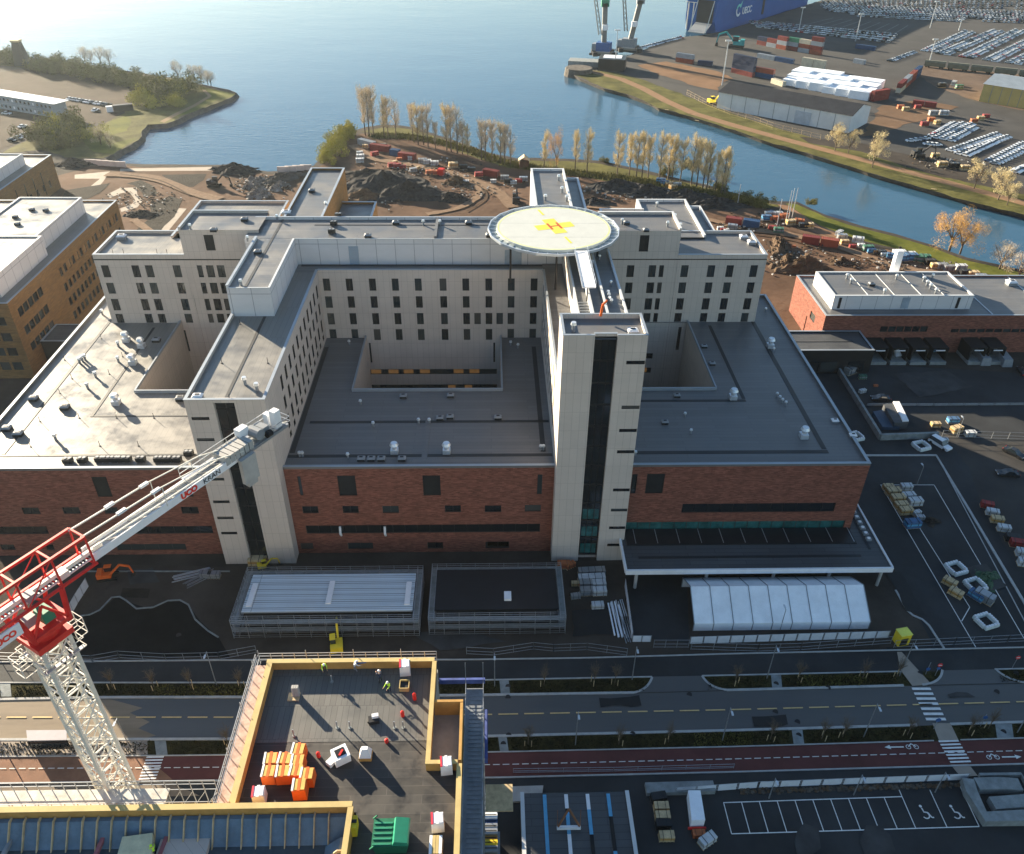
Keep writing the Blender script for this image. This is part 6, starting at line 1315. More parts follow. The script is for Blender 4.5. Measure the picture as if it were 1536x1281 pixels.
row_cont((1098, 108), (1130, 116), [[cR, cN, cN, cN]], 'in the tall navy stack'); row_cont((1126, 113), (1160, 119), [[cB, cO]], 'beside the tall navy stack')
row_cont((1136, 86), (1190, 96), [[cG], [cB]], 'in the low pair before the upper stack'); row_cont((1202, 99), (1237, 105), [[cW, cW], [cW, cW]], 'in the cream block'); row_cont((1280, 94), (1297, 97), [[cG]], 'alone on the open port ground')
row_cont((1283, 72), (1313, 76), [[cB]], 'lying on the kerb before the car rows'); row_cont((1014, 92), (1040, 96), [[cO, cG]], 'in the small stack near the harbour cranes'); row_cont((1046, 97), (1069, 99), [[cN]], 'beside the small stack near the harbour cranes')
row_cont((1346, 140), (1378, 112), [[cW, cR], [cO, cG], [cR, cO], [cB, cB]], 'in the diagonal stack by the wagons'); row_cont((1306, 152), (1330, 148), [[cR, cR]], 'beside the white tarpaulin stacks'); row_cont((1158, 124), (1176, 130), [[cW]], 'standing behind the long grey shed')
row_cont((1368, 157), (1404, 162), [[cR], [cR]], 'in the low pair near the pale car cluster')
row_cont((539, 216), (562, 222), [[cG]], 'at the far left of the site huts'); row_cont((556, 224), (586, 228), [[cR]], 'second among the site huts by the poplars'); row_cont((586, 232), (600, 234), [[cB]], 'among the site huts by the poplars'); row_cont((598, 237), (624, 240), [[cR]], 'behind the white sheet among the site huts')
row_cont((725, 262), (748, 266), [[cR]], 'right of the orange bins by the poplars'); row_cont((657, 262), (667, 263), [[mat('container_scarlet', (.6, .03, .02), .5)]], 'small at the end of the orange materials')
# white tarpaulin covered stacks behind the shed
A, B = P(1186, 128), P(1312, 152)
for i in range(4):
    for k in range(6):
        c = P(1190+i*0+k*20-i*0+6*i, 127-i*5.2+k*4.0); mb = MB(); mb.obox(c, 10.4, 8.6, 3.2+.5*((i+k) % 3), R(-37), tarp); tag(mb.build('covered_stack', None, c), 'white tarpaulin covered stack, row %s from the shed and %s from the left' % (['nearest', 'second', 'third', 'fourth'][i], nth(k)), 'stack', 'white covered stacks behind the long shed')
# rail wagons
A, B = P(1384, 100), P(1600, 122); u = (B-A).normalized(); wl_ = (B-A).length/6; wg = mat('wagon_olive_grey', (.16, .155, .11), .6, .2, .5)
for i in range(6):
    c = A+u*(wl_*(i+.5)); t = thing('rail_wagon', 'long olive grey ribbed rail wagon, %s from the left beyond the port road' % nth(i), 'wagon', (c.x, c.y, 0), 'rail wagons'); t.rotation_euler = (0, 0, math.atan2(u.y, u.x)); mb = MB(); L_ = wl_-1.2
    pr = [(-1.4, .9), (-1.45, 3.2), (-.9, 4.1), (.9, 4.1), (1.45, 3.2), (1.4, .9)]
    for a, b_ in zip(pr, pr[1:]+pr[:1]): mb.face([(-L_/2, *a), (L_/2, *a), (L_/2, *b_), (-L_/2, *b_)], wg)
    for x in (-L_/2, L_/2): mb.face([(x, *a) for a in pr], wg)
    for k in range(14): x = -L_/2+.5+k*(L_-1)/13; mb.box(x-.05, x+.05, -1.5, 1.5, .9, 3.3, wg)
    o = mb.build('wagon_body'); o.parent = t; mb = MB()
    for x in (-L_/2+2, L_/2-2):
        for y in (-.75, .75): mb.cyl((x-.8, y-.06, .45), (x-.8, y+.06, .45), .45, black, n=12); mb.cyl((x+.8, y-.06, .45), (x+.8, y+.06, .45), .45, black, n=12)
        mb.box(x-1.3, x+1.3, -.9, .9, .5, .9, frame)
    o = mb.build('bogie'); o.parent = t
# car carrier ship
A, B = P(1076, 48), P(1190, 13); u = (B-A).normalized(); v_ = Vector((-u.y, u.x, 0)); shp = thing('car_carrier_ship', 'huge dark blue car carrier ship moored at the quay with open stern ramp', 'ship', (A.x, A.y, -2))
sq = lambda s, d, z: A+u*s+v_*(d+3)+up*z
nb = mat('ship_blue', (.002, .08, .30), .75, .12, .05); mb = MB()
for s0, s1, z0, z1, m_ in ((0, 185, -2, 30, nb),):
    mb.face([sq(4, 0, z0), sq(s1, 0, z0), sq(s1, 0, z1), sq(0, 0, z1), sq(0, 0, 6)], nb); mb.face([sq(4, 24, z0), sq(s1, 24, z0), sq(s1, 24, z1), sq(0, 24, z1), sq(0, 24, 6)], nb)
    mb.face([sq(0, 0, 6), sq(0, 24, 6), sq(0, 24, z1), sq(0, 0, z1)], nb); mb.face([sq(4, 0, z0), sq(4, 24, z0), sq(0, 24, 6), sq(0, 0, 6)], nb); mb.face([sq(0, 0, z1), sq(s1, 0, z1), sq(s1, 24, z1), sq(0, 24, z1)], nb); mb.face([sq(s1, 0, z0), sq(s1+14, 12, z0), sq(s1+14, 12, z1), sq(s1, 0, z1)], nb); mb.face([sq(s1, 24, z0), sq(s1+14, 12, z0), sq(s1+14, 12, z1), sq(s1, 24, z1)], nb); mb.face([sq(s1, 0, z1), sq(s1, 24, z1), sq(s1+14, 12, z1)], nb)
mb.build('hull', shp)
ship_hole = MB(); ship_hole.hexa([sq(-.6, 2, 5), sq(-.2, 2, 5), sq(-.2, 15, 5), sq(-.6, 15, 5), sq(-.6, 2, 20), sq(-.2, 2, 20), sq(-.2, 15, 20), sq(-.6, 15, 20)], frame); ship_hole.build('ramp_opening', shp)
mb = MB(); mb.hexa([sq(-22, -3, 1.2), sq(-.7, 2, 4.5), sq(-.7, 15, 4.5), sq(-22, 10, 1.2), sq(-22, -3, 1.8), sq(-.7, 2, 5), sq(-.7, 15, 5), sq(-22, 10, 1.8)], greyp)
for d_ in (2, 15): mb.bar(sq(-20, d_-5, 1.8), sq(-.7, d_, 20), .5, steelw)
mb.build('stern_ramp', shp)
mb = MB(); mb.hexa([sq(84, -.3, 2), sq(88, -.3, 2), sq(88, -.1, 2), sq(84, -.1, 2), sq(84, -.3, 28), sq(88, -.3, 28), sq(88, -.1, 28), sq(84, -.1, 28)], frame); mb.build('side_recess', shp)
tm = frame_mat(sq(54, -.45, 8.5), u, up); text_mesh('ship_lettering', 'UECC', 6.6, white, shp, tm, .1, .15)
lg = MB(); c = sq(38.5, -.45, 10)
for i in range(20):
    a, b_ = .5+i*5.2/20, .5+(i+1)*5.2/20
    lg.face([c+u*(4.4*math.cos(a))+up*4.4*math.sin(a), c+u*(4.4*math.cos(b_))+up*4.4*math.sin(b_), c+u*(2.7*math.cos(b_))+up*2.7*math.sin(b_), c+u*(2.7*math.cos(a))+up*2.7*math.sin(a)], mat('logo_turquoise', (.15, .62, .55), .5) if i < 9 else white)
lg.face([c+u*1.5+up*3.6, c+u*5.5+up*6.5, c+u*3.6+up*1.8], MT['logo_turquoise']); lg.build('ship_emblem', shp)
for i in range(2): mb = MB(); mb.cyl(sq(-3, 17+i*4, 0), sq(-3, 17+i*4, 18), .4, steelw); mb.bar(sq(-3, 15+i*4, 18), sq(-3, 20+i*4, 18), .4, steelw); mb.build('mooring_mast', shp)
# harbour cranes
hdk = mat('weathered_crane_grey', (.16, .165, .16), .6, .2, .5)
def hcrane(px, label, lean, base):
    p = P(*px); t = thing('harbour_crane', label, 'crane', p); mb = MB()
    mb.obox(p, 15, 12, 1.2, R(-30), frame)
    for a in (-6, 6):
        for b_ in (-5, 5): mb.obox(p+Vector((a, b_, 0)), 3, 3, 2.5, 0, frame)
    mb.build('undercarriage', t); mb = MB(); mb.obox(p+up*2.5, 9, 7, 5, R(-20), base); mb.obox(p+up*2.5+Vector((-5, 2, 0)), 4, 6, 4, R(-20), greyp); mb.build('machine_house', t)
    tp = p+Vector((lean, 0, 30)); mb = MB(); mb.bar(p+up*4, tp, 3.0, hdk); mb.build('tower', t); mb = MB(); mb.obox(tp-Vector((0, 0, 2)), 5, 3, 4, 0, greenp if base is bluep else greyp); mb.build('tower_head', t); mb = MB(); mb.cyl(p+Vector((lean*.4, -2.5, 15)), p+Vector((lean*.4, -2.5, 18)), 2, white); mb.build('operator_cab', t)
    j0, j1 = p+Vector((-3, -1, 12)), p+Vector((-14+lean*.5, -8, 62)); mb = MB()
    for a in (-1, 1):
        for b_ in (-1, 1): mb.bar(j0+Vector((a, b_, 0)), j1+Vector((a*.5, b_*.5, 0)), .35, hdk)
    for i in range(16): c0, c1 = j0.lerp(j1, i/16), j0.lerp(j1, (i+1)/16); mb.bar(c0+Vector((-1, -1, 0)), c1+Vector((1, -1, 0)), .2, hdk); mb.bar(c0+Vector((1, -1, 0)), c1+Vector((-1, -1, 0)), .2, hdk)
    mb.bar(tp, j1, .25, frame); mb.build('jib', t)
hcrane((905, 82), 'harbour crane with blue machine house and green tower head, left of the two', -1, bluep); hcrane((943, 76), 'pale grey harbour crane leaning right, right of the two', 5, greyp)
c = P(918, 103); t = thing('quay_building', 'small black quay building with white roof below the harbour cranes', 'building', c); mb = MB(); mb.obox(c, 16, 14, 6.5, R(-12), darkm); mb.build('wall', t); mb = MB(); mb.obox(c+up*6.5, 11, 9, .4, R(-12), white); mb.build('roof', t)
c = P(868, 108); mb = MB(); mb.cyl(c-up*3, c+up*2.5, 9, rock, 8, 14); tag(mb.build('round_bastion', None, c), 'round stone bastion at the tip of the port quay', 'bastion')
c = P(880, 98); mb = MB(); mb.obox(c, 22, 10, 3, R(-12), concd); tag(mb.build('quay_pier', None, c), 'low grey concrete pier head beside the harbour cranes', 'pier')
for i, (a, b_, tpx) in enumerate(((1083, 128, 62), (1198, 47, 12), (1283, 62, 22), (1395, 42, 3), (1438, 46, 30), (1393, 97, 60), (922, 106, 46))):
    p = P(a, b_); h = PY(a, tpx, p.y).z; t = thing('light_mast', 'tall pale light mast, %s of those standing in the port' % nth(i), 'light mast', p, 'light masts in the port'); mb = MB(); mb.cyl(p, p+up*h, .38, silver, .2, 8); mb.build('pole', t); mb = MB(); mb.obox(p+up*h, 3.4, .8, .7, 0, silver); mb.build('lamp_bank', t)
# ================================================================== ROOF EQUIPMENT
def vent_big():
    t = thing('roof_ventilator', 'roof ventilator', 'ventilator'); mb = MB(); mb.box(-.7, .7, -.7, .7, 0, .9, silver); mb.build('curb', t)
    mb = MB(); mb.cyl((0, 0, .9), (0, 0, 1.5), .5, silver, n=16); mb.cyl((0, 0, 1.5), (0, 0, 1.8), .62, silver, .85, 16); mb.cyl((0, 0, 1.8), (0, 0, 2.3), .85, silver, .6, 16); mb.build('hood', t); return t
def vent_small():
    t = thing('vent_pipe', 'small roof vent pipe', 'vent'); mb = MB(); mb.cyl((0, 0, 0), (0, 0, .9), .22, greyp, n=10); mb.build('pipe', t); mb = MB(); mb.cyl((0, 0, .9), (0, 0, 1.25), .38, silver, .3, 12); mb.build('cap', t); return t
def hatch(mc, mt_):
    t = thing('roof_hatch', 'square roof hatch', 'roof hatch'); mb = MB(); mb.box(-.75, .75, -.6, .6, 0, .55, mc); mb.build('curb', t)
    mb = MB(); mb.hexa([(-.85, -.7, .56), (.85, -.7, .56), (.85, .7, .56), (-.85, .7, .56), (-.55, -.42, .85), (.55, -.42, .85), (.55, .42, .85), (-.55, .42, .85)], mt_); mb.box(-.35, .35, -.22, .22, .86, .9, frame); mb.build('lid', t); return t
def fanu():
    t = thing('air_unit', 'dark air conditioning unit', 'air unit'); mb = MB(); mb.box(-.8, .8, -.55, .55, .15, 1.05, darkm)
    for x in (-.6, .6): mb.box(x-.05, x+.05, -.6, .6, 0, .149, steel)
    mb.build('casing', t); mb = MB(); mb.cyl((-.35, 0, 1.05), (-.35, 0, 1.14), .3, greyp, n=14); mb.cyl((.4, 0, 1.05), (.4, 0, 1.14), .3, greyp, n=14); mb.build('fan', t); return t
VB, VS, HD, HW, FU = Kind(vent_big()), Kind(vent_small()), Kind(hatch(darkm, greyp)), Kind(hatch(greyp, white)), Kind(fanu())
post0 = thing('roof_anchor_post', 'thin roof safety post', 'post'); mb = MB(); mb.cyl((0, 0, 0), (0, 0, 1.15), .05, frame, n=6); mb.build('rod', post0); mb = MB(); mb.cyl((0, 0, 0), (0, 0, .08), .18, frame, n=8); mb.build('foot', post0); AP = Kind(post0)
def putall(K, what, where, z, pts, sc=1., nm='from the left'):
    pts = sorted(pts)
    for i, (a, b_) in enumerate(pts):
        l = what+', '+(nth(i)+' '+nm+' ' if len(pts) > 1 else '')+where; K.put(P(a, b_, z), 0, l, what+'s '+where if len(pts) > 1 else None, (sc, sc, sc))
zc = ZB-.15
putall(VB, 'bright metal ventilator', 'on the courtyard roof', zc, [(592, 679), (670, 679)], .95); putall(VB, 'bright metal ventilator', 'on the right podium roof', zc, [(1099, 598), (1205, 656), (1155, 521)], 1.0)
putall(VB, 'shiny ventilator', 'on the sunlit left roof', zc, [(190, 512), (213, 521), (200, 546), (175, 606)], 1.0)
putall(VS, 'small vent pipe', 'on the courtyard roof', zc, [(541, 607), (628, 635), (644, 635), (522, 687), (450, 685), (454, 685), (524, 517), (766, 518), (777, 522), (811, 675), (815, 675), (560, 640)], .9)
putall(VS, 'small vent pipe', 'on the right podium roof', zc, [(1027, 625), (1036, 650), (1148, 467), (1160, 527), (953, 683), (1165, 595), (1169, 600), (1173, 604), (1178, 608)], .8)
putall(HD, 'dark roof hatch', 'on the courtyard roof', zc, [(605, 596), (676, 595), (660, 629), (675, 627), (747, 628), (542, 690), (557, 690), (572, 690), (603, 690)], .85)
putall(HD, 'dark roof hatch', 'on the right podium roof', zc, [(1056, 521), (1068, 547), (1015, 595), (997, 635)], .8); putall(HW, 'white roof hatch', 'near the right edge of the podium roof', zc, [(1252, 633), (1279, 655)], .8)
putall(HD, 'dark square hatch', 'on the sunlit left roof', zc, [(51, 600), (98, 613), (11, 645), (28, 653), (271, 600), (235, 512)], 1.05); putall(VS, 'dark vent pipe', 'on the sunlit left roof', zc, [(84, 660), (120, 545), (124, 542), (128, 540), (132, 583), (178, 543), (178, 520), (154, 472), (144, 566)], 1.1)
putall(FU, 'dark air unit', 'along the sunlit roof front', zc, [(103, 694), (125, 693), (151, 692), (161, 692), (173, 692), (183, 692), (191, 692), (212, 692), (239, 692), (252, 692), (266, 692), (284, 683)], .95)
putall(AP, 'thin safety post', 'on the sunlit left roof', zc, [(152, 508), (108, 568), (90, 590), (119, 627), (175, 627), (231, 627), (150, 669), (208, 669), (46, 670), (164, 561), (184, 535), (60, 632), (97, 540)])
putall(AP, 'thin safety post', 'on the west wing roof', ZW-.3, [(333, 545), (402, 545), (360, 486), (345, 600)])
putall(HW, 'white hatch', 'on the west wing roof', ZW-.3, [(297, 598)], 1.0); putall(VS, 'vent pipe', 'on the west wing roof', ZW-.3, [(386, 586), (368, 577)], 1.2)
putall(HD, 'dark hatch', 'on the high roof above the courtyard', ZP, [(594, 336), (703, 336), (552, 356), (734, 355), (468, 288), (387, 380)], .9); putall(VS, 'vent pipe', 'on the high roof above the courtyard', ZP, [(635, 338), (660, 338), (416, 330), (489, 310), (372, 362), (362, 428)], 1.0)
putall(FU, 'dark roof unit', 'where the north wing meets the high roof', ZP, [(498, 350), (501, 338), (508, 326)], .9); putall(HW, 'white domed hatch', 'left of the north wing', ZP, [(430, 322)], 1.2); putall(HW, 'white domed hatch', 'at the far left ward roof', ZW, [(183, 358)], 1.2)
putall(HD, 'dark hatch', 'on the left ward block roof', ZP+.6, [(367, 331), (321, 347)], .9); putall(VS, 'vent pipe', 'on the left ward block roof', ZP+.6, [(286, 344)]); putall(AP, 'thin safety post', 'on the far left ward roof', ZW, [(170, 381), (186, 381), (236, 381), (251, 381)])
putall(VS, 'vent pipe', 'on the stair tower roof', 46.7, [(860, 497)], 1.3); putall(HW, 'white hatch', 'on the stair tower roof', 46.7, [(949, 500)], 1.0)
mb = MB(); c = P(901, 474, 47.5); mb.cyl(c, c+Vector((.2, 0, 2.0)), .22, orange, .2, 10); mb.cyl(c+Vector((.2, 0, 2.0)), c+Vector((.9, .3, 2.6)), .2, orange, .16, 10); tag(mb.build('windsock', None, c), 'orange windsock on the back edge of the stair tower roof', 'windsock')
putall(HD, 'dark hatch', 'on the right ward block roof', ZP+.5, [(969, 347), (940, 336)], .8); putall(VS, 'vent pipe', 'on the right ward block roof', ZP+.5, [(1001, 340), (933, 336)]); putall(VS, 'vent pipe', 'on the rear right roofs', ZW+.4, [(1012, 328), (1020, 342), (985, 310)]); putall(HW, 'white hatch', 'at the right end of the ward roof', ZW, [(1115, 358), (1127, 366)], 1.1)
putall(VS, 'vent pipe', 'on the north east wing roof', ZP, [(838, 271), (843, 289), (818, 301), (850, 302)], 1.2); putall(VS, 'vent pipe', 'on the east wing strip roof', ZP, [(916, 428), (912, 443), (913, 447), (914, 452), (917, 456), (899, 389)], .8)
putall(VS, 'vent unit', 'on the service building plant room', 14.2, [(1270, 418), (1276, 425), (1344, 419), (1385, 422), (1398, 418), (1390, 428), (1395, 433), (1403, 440), (1326, 441)], 1.2); putall(HD, 'grey hatch', 'on the service building plant room', 14.2, [(1307, 428)]); putall(HW, 'white rooftop unit', 'at the right end of the service building', 10.6, [(1516, 427)], 1.6)
c = Vector((112, 209.5, 10.6)); mb = MB(); mb.box(c.x-.9, c.x+.9, c.y-.8, c.y+.8, 8, 19.5, white); tag(mb.build('white_chimney', None, c), 'tall white chimney box behind the service building', 'chimney')
for i, u in enumerate((-128, -127, -130, -124, -126)): HD.put((u, 210+i*5.2 if i else 226, 24.2 if i else 24.2), 0, 'dark hatch, %s on the ochre building plant room' % nth(i), 'dark hatches on the ochre building') if i < 4 else None
for i in range(2):
    x = (446+67*i+62)/1; c = PY(512+66.5*i, 803, 113.2); mb = MB(); mb.cyl(c, c+Vector((0, -.5, .9)), .22, white, n=8); mb.cyl(c+Vector((0, -.5, .9)), c+Vector((0, -.1, 2.2)), .22, white, n=8); tag(mb.build('exhaust_pipe', None, c), ['left', 'right'][i]+' white exhaust elbow on the brick facade over the strip window', 'pipe')

# ================================================================== MOUNDS
def mound(a, b_, rx, ry, h, m_, label, seed, rz=0, name='rubble_mound'):
    rnd = random.Random(seed); c = P(a, b_); mb = MB(); n, k = 30, 11; vs = []
    ph = [(rnd.uniform(0, 6.28), rnd.randint(2, 7), rnd.uniform(.04, .16)) for _ in range(5)]
    for j in range(k+1):
        t = j/k
        for i in range(n):
            an = 6.283*i/n; r_ = 1+sum(w_*math.sin(f*an+p_) for p_, f, w_ in ph); z = h*(1-t)**1.15*(1+.3*math.sin(an*3+seed+t*4))
            x, y = rx*r_*t*math.cos(an), ry*r_*t*math.sin(an); s = (1 if 0 < j < k else 0)*h*.09
            vs.append((c.x+x*math.cos(rz)-y*math.sin(rz)+rnd.gauss(0, .25)*(j > 0), c.y+x*math.sin(rz)+y*math.cos(rz)+rnd.gauss(0, .25)*(j > 0), max(-.1, z+rnd.gauss(0, s)) if j < k else -.1))
    fs = [(j*n+i, j*n+(i+1) % n, (j+1)*n+(i+1) % n, (j+1)*n+i) for j in range(k) for i in range(n)]
    mb.mesh(vs, fs, m_); return tag(mb.build(name, None, c), label, 'mound')
brownm = mat('brown_soil_mound', (.11, .075, .05), .95, .3, .6, 1)
mound(575, 281, 22, 15, 5, stoned, 'large dark mound of crushed stone behind the north wing', 1); mound(612, 293, 17, 9, 4.5, stoned, 'dark stony ridge in front of the large crushed stone mound', 2); mound(552, 262, 14, 7, 2, gravel, 'flat grey gravel heap behind the large dark mound', 3); mound(548, 298, 9, 6, 3, brownm, 'brown soil heap beside the north wing wall', 4)
mound(684, 275, 5, 4, 2.6, brownm, 'brown soil heap with a white box beside it', 5); mound(672, 299, 4, 3.5, 2.2, stoned, 'small dark heap, left one of a pair on the bare earth', 6); mound(686, 300, 5, 3.5, 2.2, stoned, 'small dark heap, right one of a pair on the bare earth', 7)
mound(925, 282, 14, 7, 3, stoned, 'dark heap left of the covered material stack above the helipad', 8); mound(972, 291, 12, 6, 3.2, stoned, 'dark heap right of the helipad near the covered stack', 9); mound(1030, 298, 12, 7, 3, stoned, 'dark heap near the end of the poplar row', 10); mound(1075, 308, 12, 6, 2.5, stoned, 'rough dark heap left of the round bushes', 11); mound(890, 305, 8, 4, 2, stoned, 'low dark heap just above the helipad', 12)
mound(1205, 404, 9, 6, 4.2, brownm, 'large brown soil mound left of the service building', 13); mound(1263, 394, 4, 3, 1.6, brownm, 'small brown soil heap above the service building', 14); mound(1168, 372, 11, 3, 2.6, brownm, 'long brown soil ridge beside the right ward block', 15, 1.2); mound(1180, 395, 9, 3, 2.6, brownm, 'second brown soil ridge beside the right ward block', 16, 1.1)
mound(352, 257, 11, 5, 3, stoned, 'dark heap by the small bay', 17); mound(110, 247, 9, 5, 2.4, stoned, 'dark rubble heap behind the tan building', 18); mound(212, 322, 6, 4, 1.5, stoned, 'low grey heap beside the curved park path', 19)
mound(420, 270, 14, 4, 2.4, rock, 'rubble ridge at the foot of the north wing', 20, .9)
for i, (a, b_) in enumerate(((378, 272), (384, 278), (389, 285), (383, 290), (395, 293), (374, 282), (391, 272), (380, 297), (412, 285), (422, 279))):
    mound(a, b_, 3.2, 2.6, 1.9, mat('pale_boulders', (.24, .22, .20), .9, .4, .8, 1), 'heap of pale boulders, %s of those left of the north wing' % nth(i), 40+i, 0, 'boulder_heap')['group'] = 'heaps of pale boulders'

rnd = random.Random(77); mb = MB()
for cx_, cy_, sx_, sy_, n_ in ((575, 285, 70, 22, 420), (640, 255, 90, 14, 260), (700, 285, 70, 18, 160), (960, 290, 90, 12, 320), (1120, 335, 60, 14, 160), (1190, 385, 50, 22, 220), (1330, 395, 110, 12, 200), (390, 278, 40, 16, 260), (210, 300, 60, 22, 130), (1420, 245, 60, 10, 160)):
    for i in range(n_):
        p = P(rnd.gauss(cx_, sx_*.5), rnd.gauss(cy_, sy_*.5), .25); s = rnd.uniform(.2, .8); mb.obox(p, s, s*rnd.uniform(.5, 1), s*.6, rnd.uniform(0, 3), rnd.choice((rock, stoned, conc, brownm)))
tag(mb.build('scattered_rubble'), 'small stones and rubble scattered over the bare site ground', 'rubble', None, 'stuff')
# ================================================================== STACKS AND SITE MATERIAL
def stack(m_, m2=None, w_=2.2, l_=1.2, h=1.1, lay=3, name='material_stack'):
    t = thing(name, 'stack of building material', 'stack'); mb = MB()
    for y in (-.5, 0, .5): mb.box(-w_/2, w_/2, y*l_*.8-.06, y*l_*.8+.06, 0, .1, wood)
    for i in range(5): x = -w_/2+(w_-.15)*i/4; mb.box(x, x+.15, -l_/2, l_/2, .1, .14, wood)
    mb.build('pallet', t); mb = MB(); rnd = random.Random(len(m_.name)+lay)
    for k in range(lay): o = rnd.uniform(-.06, .06); mb.box(-w_/2+.05+o, w_/2-.05+o, -l_/2+.05+o, l_/2-.05+o, .15+k*h/lay, .15+(k+1)*h/lay-.05, m2 if (m2 and k % 2) else m_)
    for x in (-w_*.25, w_*.25): mb.box(x-.03, x+.03, -l_/2+.02, l_/2-.02, .16, .15+h, frame)
    mb.build('load', t); return t
ST = {k: Kind(stack(*a)) for k, a in dict(white=(mat('dusty_white_wrap', (.50, .52, .53), .7, .15, 1), conc), timber=(wood, timber), blue=(mat('faded_blue_wrap', (.06, .13, .24), .7, .2, 1), cyanp), red=(dkred, mat('faded_red_wrap', (.33, .05, .04), .7, .2, 1)), orange=(mat('faded_orange_wrap', (.42, .13, .05), .7, .2, 1), cO), grey=(steel, greyp), green=(mat('faded_green_wrap', (.05, .15, .10), .7, .2, 1), greyp), dark=(darkm, frame), brick=(cO, cR)).items()}
for k, v_ in ST.items(): v_.p['label'] = k+' stack of building material'
def stacks(where, lst, z=0):
    for i, (c, a, b_, s, rz) in enumerate(lst): s *= .78 if b_ < 440 else 1; ST[c].put(P(a, b_, z), R(rz), '%s stack of material, %s %s' % (c, nth(i), where), 'material stacks '+where, (s, s, s))
stacks('of those around the huts by the poplars', [('white', 540, 232, 1.6, 20), ('white', 541, 238, 2, 10), ('white', 540, 244, 2, 10), ('red', 562, 234, 2, 30), ('timber', 548, 222, 1.6, 0), ('dark', 575, 222, 2, 30), ('red', 588, 251, 2, 15), ('red', 596, 252, 2, 10), ('red', 604, 253, 1.6, 10), ('timber', 592, 246, 1.5, 40), ('orange', 599, 241, 1.4, 10), ('white', 617, 240, 1.8, 10), ('grey', 634, 245, 2.2, 5), ('white', 641, 246, 2, 8), ('white', 652, 248, 2, 0), ('grey', 620, 258, 1.8, 20), ('timber', 627, 254, 1.3, 60), ('orange', 645, 262, 2, 10), ('orange', 651, 262, 1.8, 10), ('timber', 680, 251, 2.3, 10), ('dark', 695, 254, 2, 0), ('dark', 707, 258, 2, 0), ('red', 718, 265, 2, 10), ('white', 699, 275, 1.4, 0), ('grey', 757, 270, 2, 0), ('dark', 762, 275, 2, 0), ('white', 770, 276, 1.5, 10), ('red', 778, 274, 1.6, 0), ('grey', 785, 272, 2, 0), ('white', 740, 274, 1.4, 0)])
stacks('from the left in the cluster near the helipad masts', [('blue', 991, 275, 2.2, -20), ('blue', 997, 278, 2, -20), ('timber', 1004, 280, 2, 10), ('timber', 1009, 284, 2, 30), ('grey', 1015, 281, 2, 0), ('white', 1080, 345, 1.3, 0), ('red', 1084, 347, 1.2, 0), ('white', 1089, 348, 1.2, 20), ('grey', 1098, 344, 2, -20), ('blue', 1149, 330, 2, 0), ('grey', 1153, 325, 2, 0), ('orange', 1160, 331, 1.8, 0), ('white', 1166, 325, 2, 0), ('orange', 1175, 328, 2, 20), ('blue', 1156, 322, 1.5, 60), ('timber', 1185, 337, 2, 10), ('orange', 1198, 336, 2, -20), ('dark', 1204, 342, 2, 0), ('timber', 1212, 342, 2, 0), ('red', 1158, 345, 1.6, -10), ('green', 1167, 349, 2, -10), ('orange', 1190, 371, .8, 0)])
stacks('from the left along the river lawn path', [('white', 1258, 353, 1.8, 40), ('grey', 1262, 359, 2, 0), ('timber', 1266, 366, 1.6, 0), ('white', 1286, 364, 2.2, -20), ('white', 1291, 371, 1.4, 0), ('red', 1278, 372, 1.3, 0), ('green', 1301, 376, 2, 0), ('blue', 1306, 379, 1.6, 0), ('timber', 1314, 380, 1.4, 0), ('dark', 1322, 382, 1.6, 0), ('white', 1325, 384, 1.3, 0), ('blue', 1337, 388, 2, -20), ('white', 1347, 385, 2.4, 0), ('blue', 1352, 391, 2.2, 0), ('blue', 1365, 390, 2.4, 0), ('white', 1364, 386, 2, 0), ('green', 1378, 392, 2.2, -20), ('green', 1386, 390, 2, -10), ('dark', 1394, 397, 2, 0), ('timber', 1402, 402, 1.8, 0), ('grey', 1412, 403, 2, 0), ('grey', 1422, 406, 2, 0), ('white', 1440, 405, 2, 0), ('dark', 1446, 413, 2, 0), ('timber', 1458, 415, 2, 0), ('grey', 1470, 420, 2, 0), ('white', 1482, 424, 1.6, 0), ('grey', 1494, 426, 2, 0)])
stacks('in the tangle of the port yard above the pale cars', [('red', 1386, 189, 2.2, 0), ('orange', 1396, 182, 2, 0), ('timber', 1405, 186, 2, 20), ('grey', 1399, 173, 2.6, 0), ('white', 1415, 173, 2.6, -10), ('orange', 1460, 184, 2, 0), ('timber', 1470, 180, 2, 0), ('red', 1478, 177, 2, 0), ('red', 1376, 163, 2, 0), ('orange', 1350, 163, 2, 0), ('timber', 1358, 166, 2, 0), ('dark', 1378, 238, 2.4, 0), ('timber', 1402, 236, 2, 0), ('timber', 1412, 250, 2.4, 0), ('dark', 1430, 252, 2.4, 0), ('timber', 1446, 255, 2.2, 0), ('green', 1438, 133, 2.4, 0), ('dark', 1412, 131, 2.6, 0), ('white', 1430, 128, 2.6, 50)])
stacks('in the right asphalt yard, counted from the back', [('timber', 1331, 734, 1, 0), ('white', 1358, 734, 1.1, 0), ('timber', 1338, 742, 1.3, 5), ('timber', 1345, 752, 1.3, 5), ('white', 1361, 748, 1.2, 5), ('timber', 1350, 762, 1.2, 5), ('white', 1371, 757, 1.3, 5), ('timber', 1357, 770, 1.2, 5), ('white', 1374, 772, .8, 20), ('blue', 1367, 790, 1.4, 5), ('timber', 1423, 877, 1.1, -50), ('timber', 1432, 893, 1.1, -50), ('grey', 1379, 779, .8, 0), ('blue', 1463, 897, 1.2, -55), ('grey', 1474, 900, 1.5, -50)])
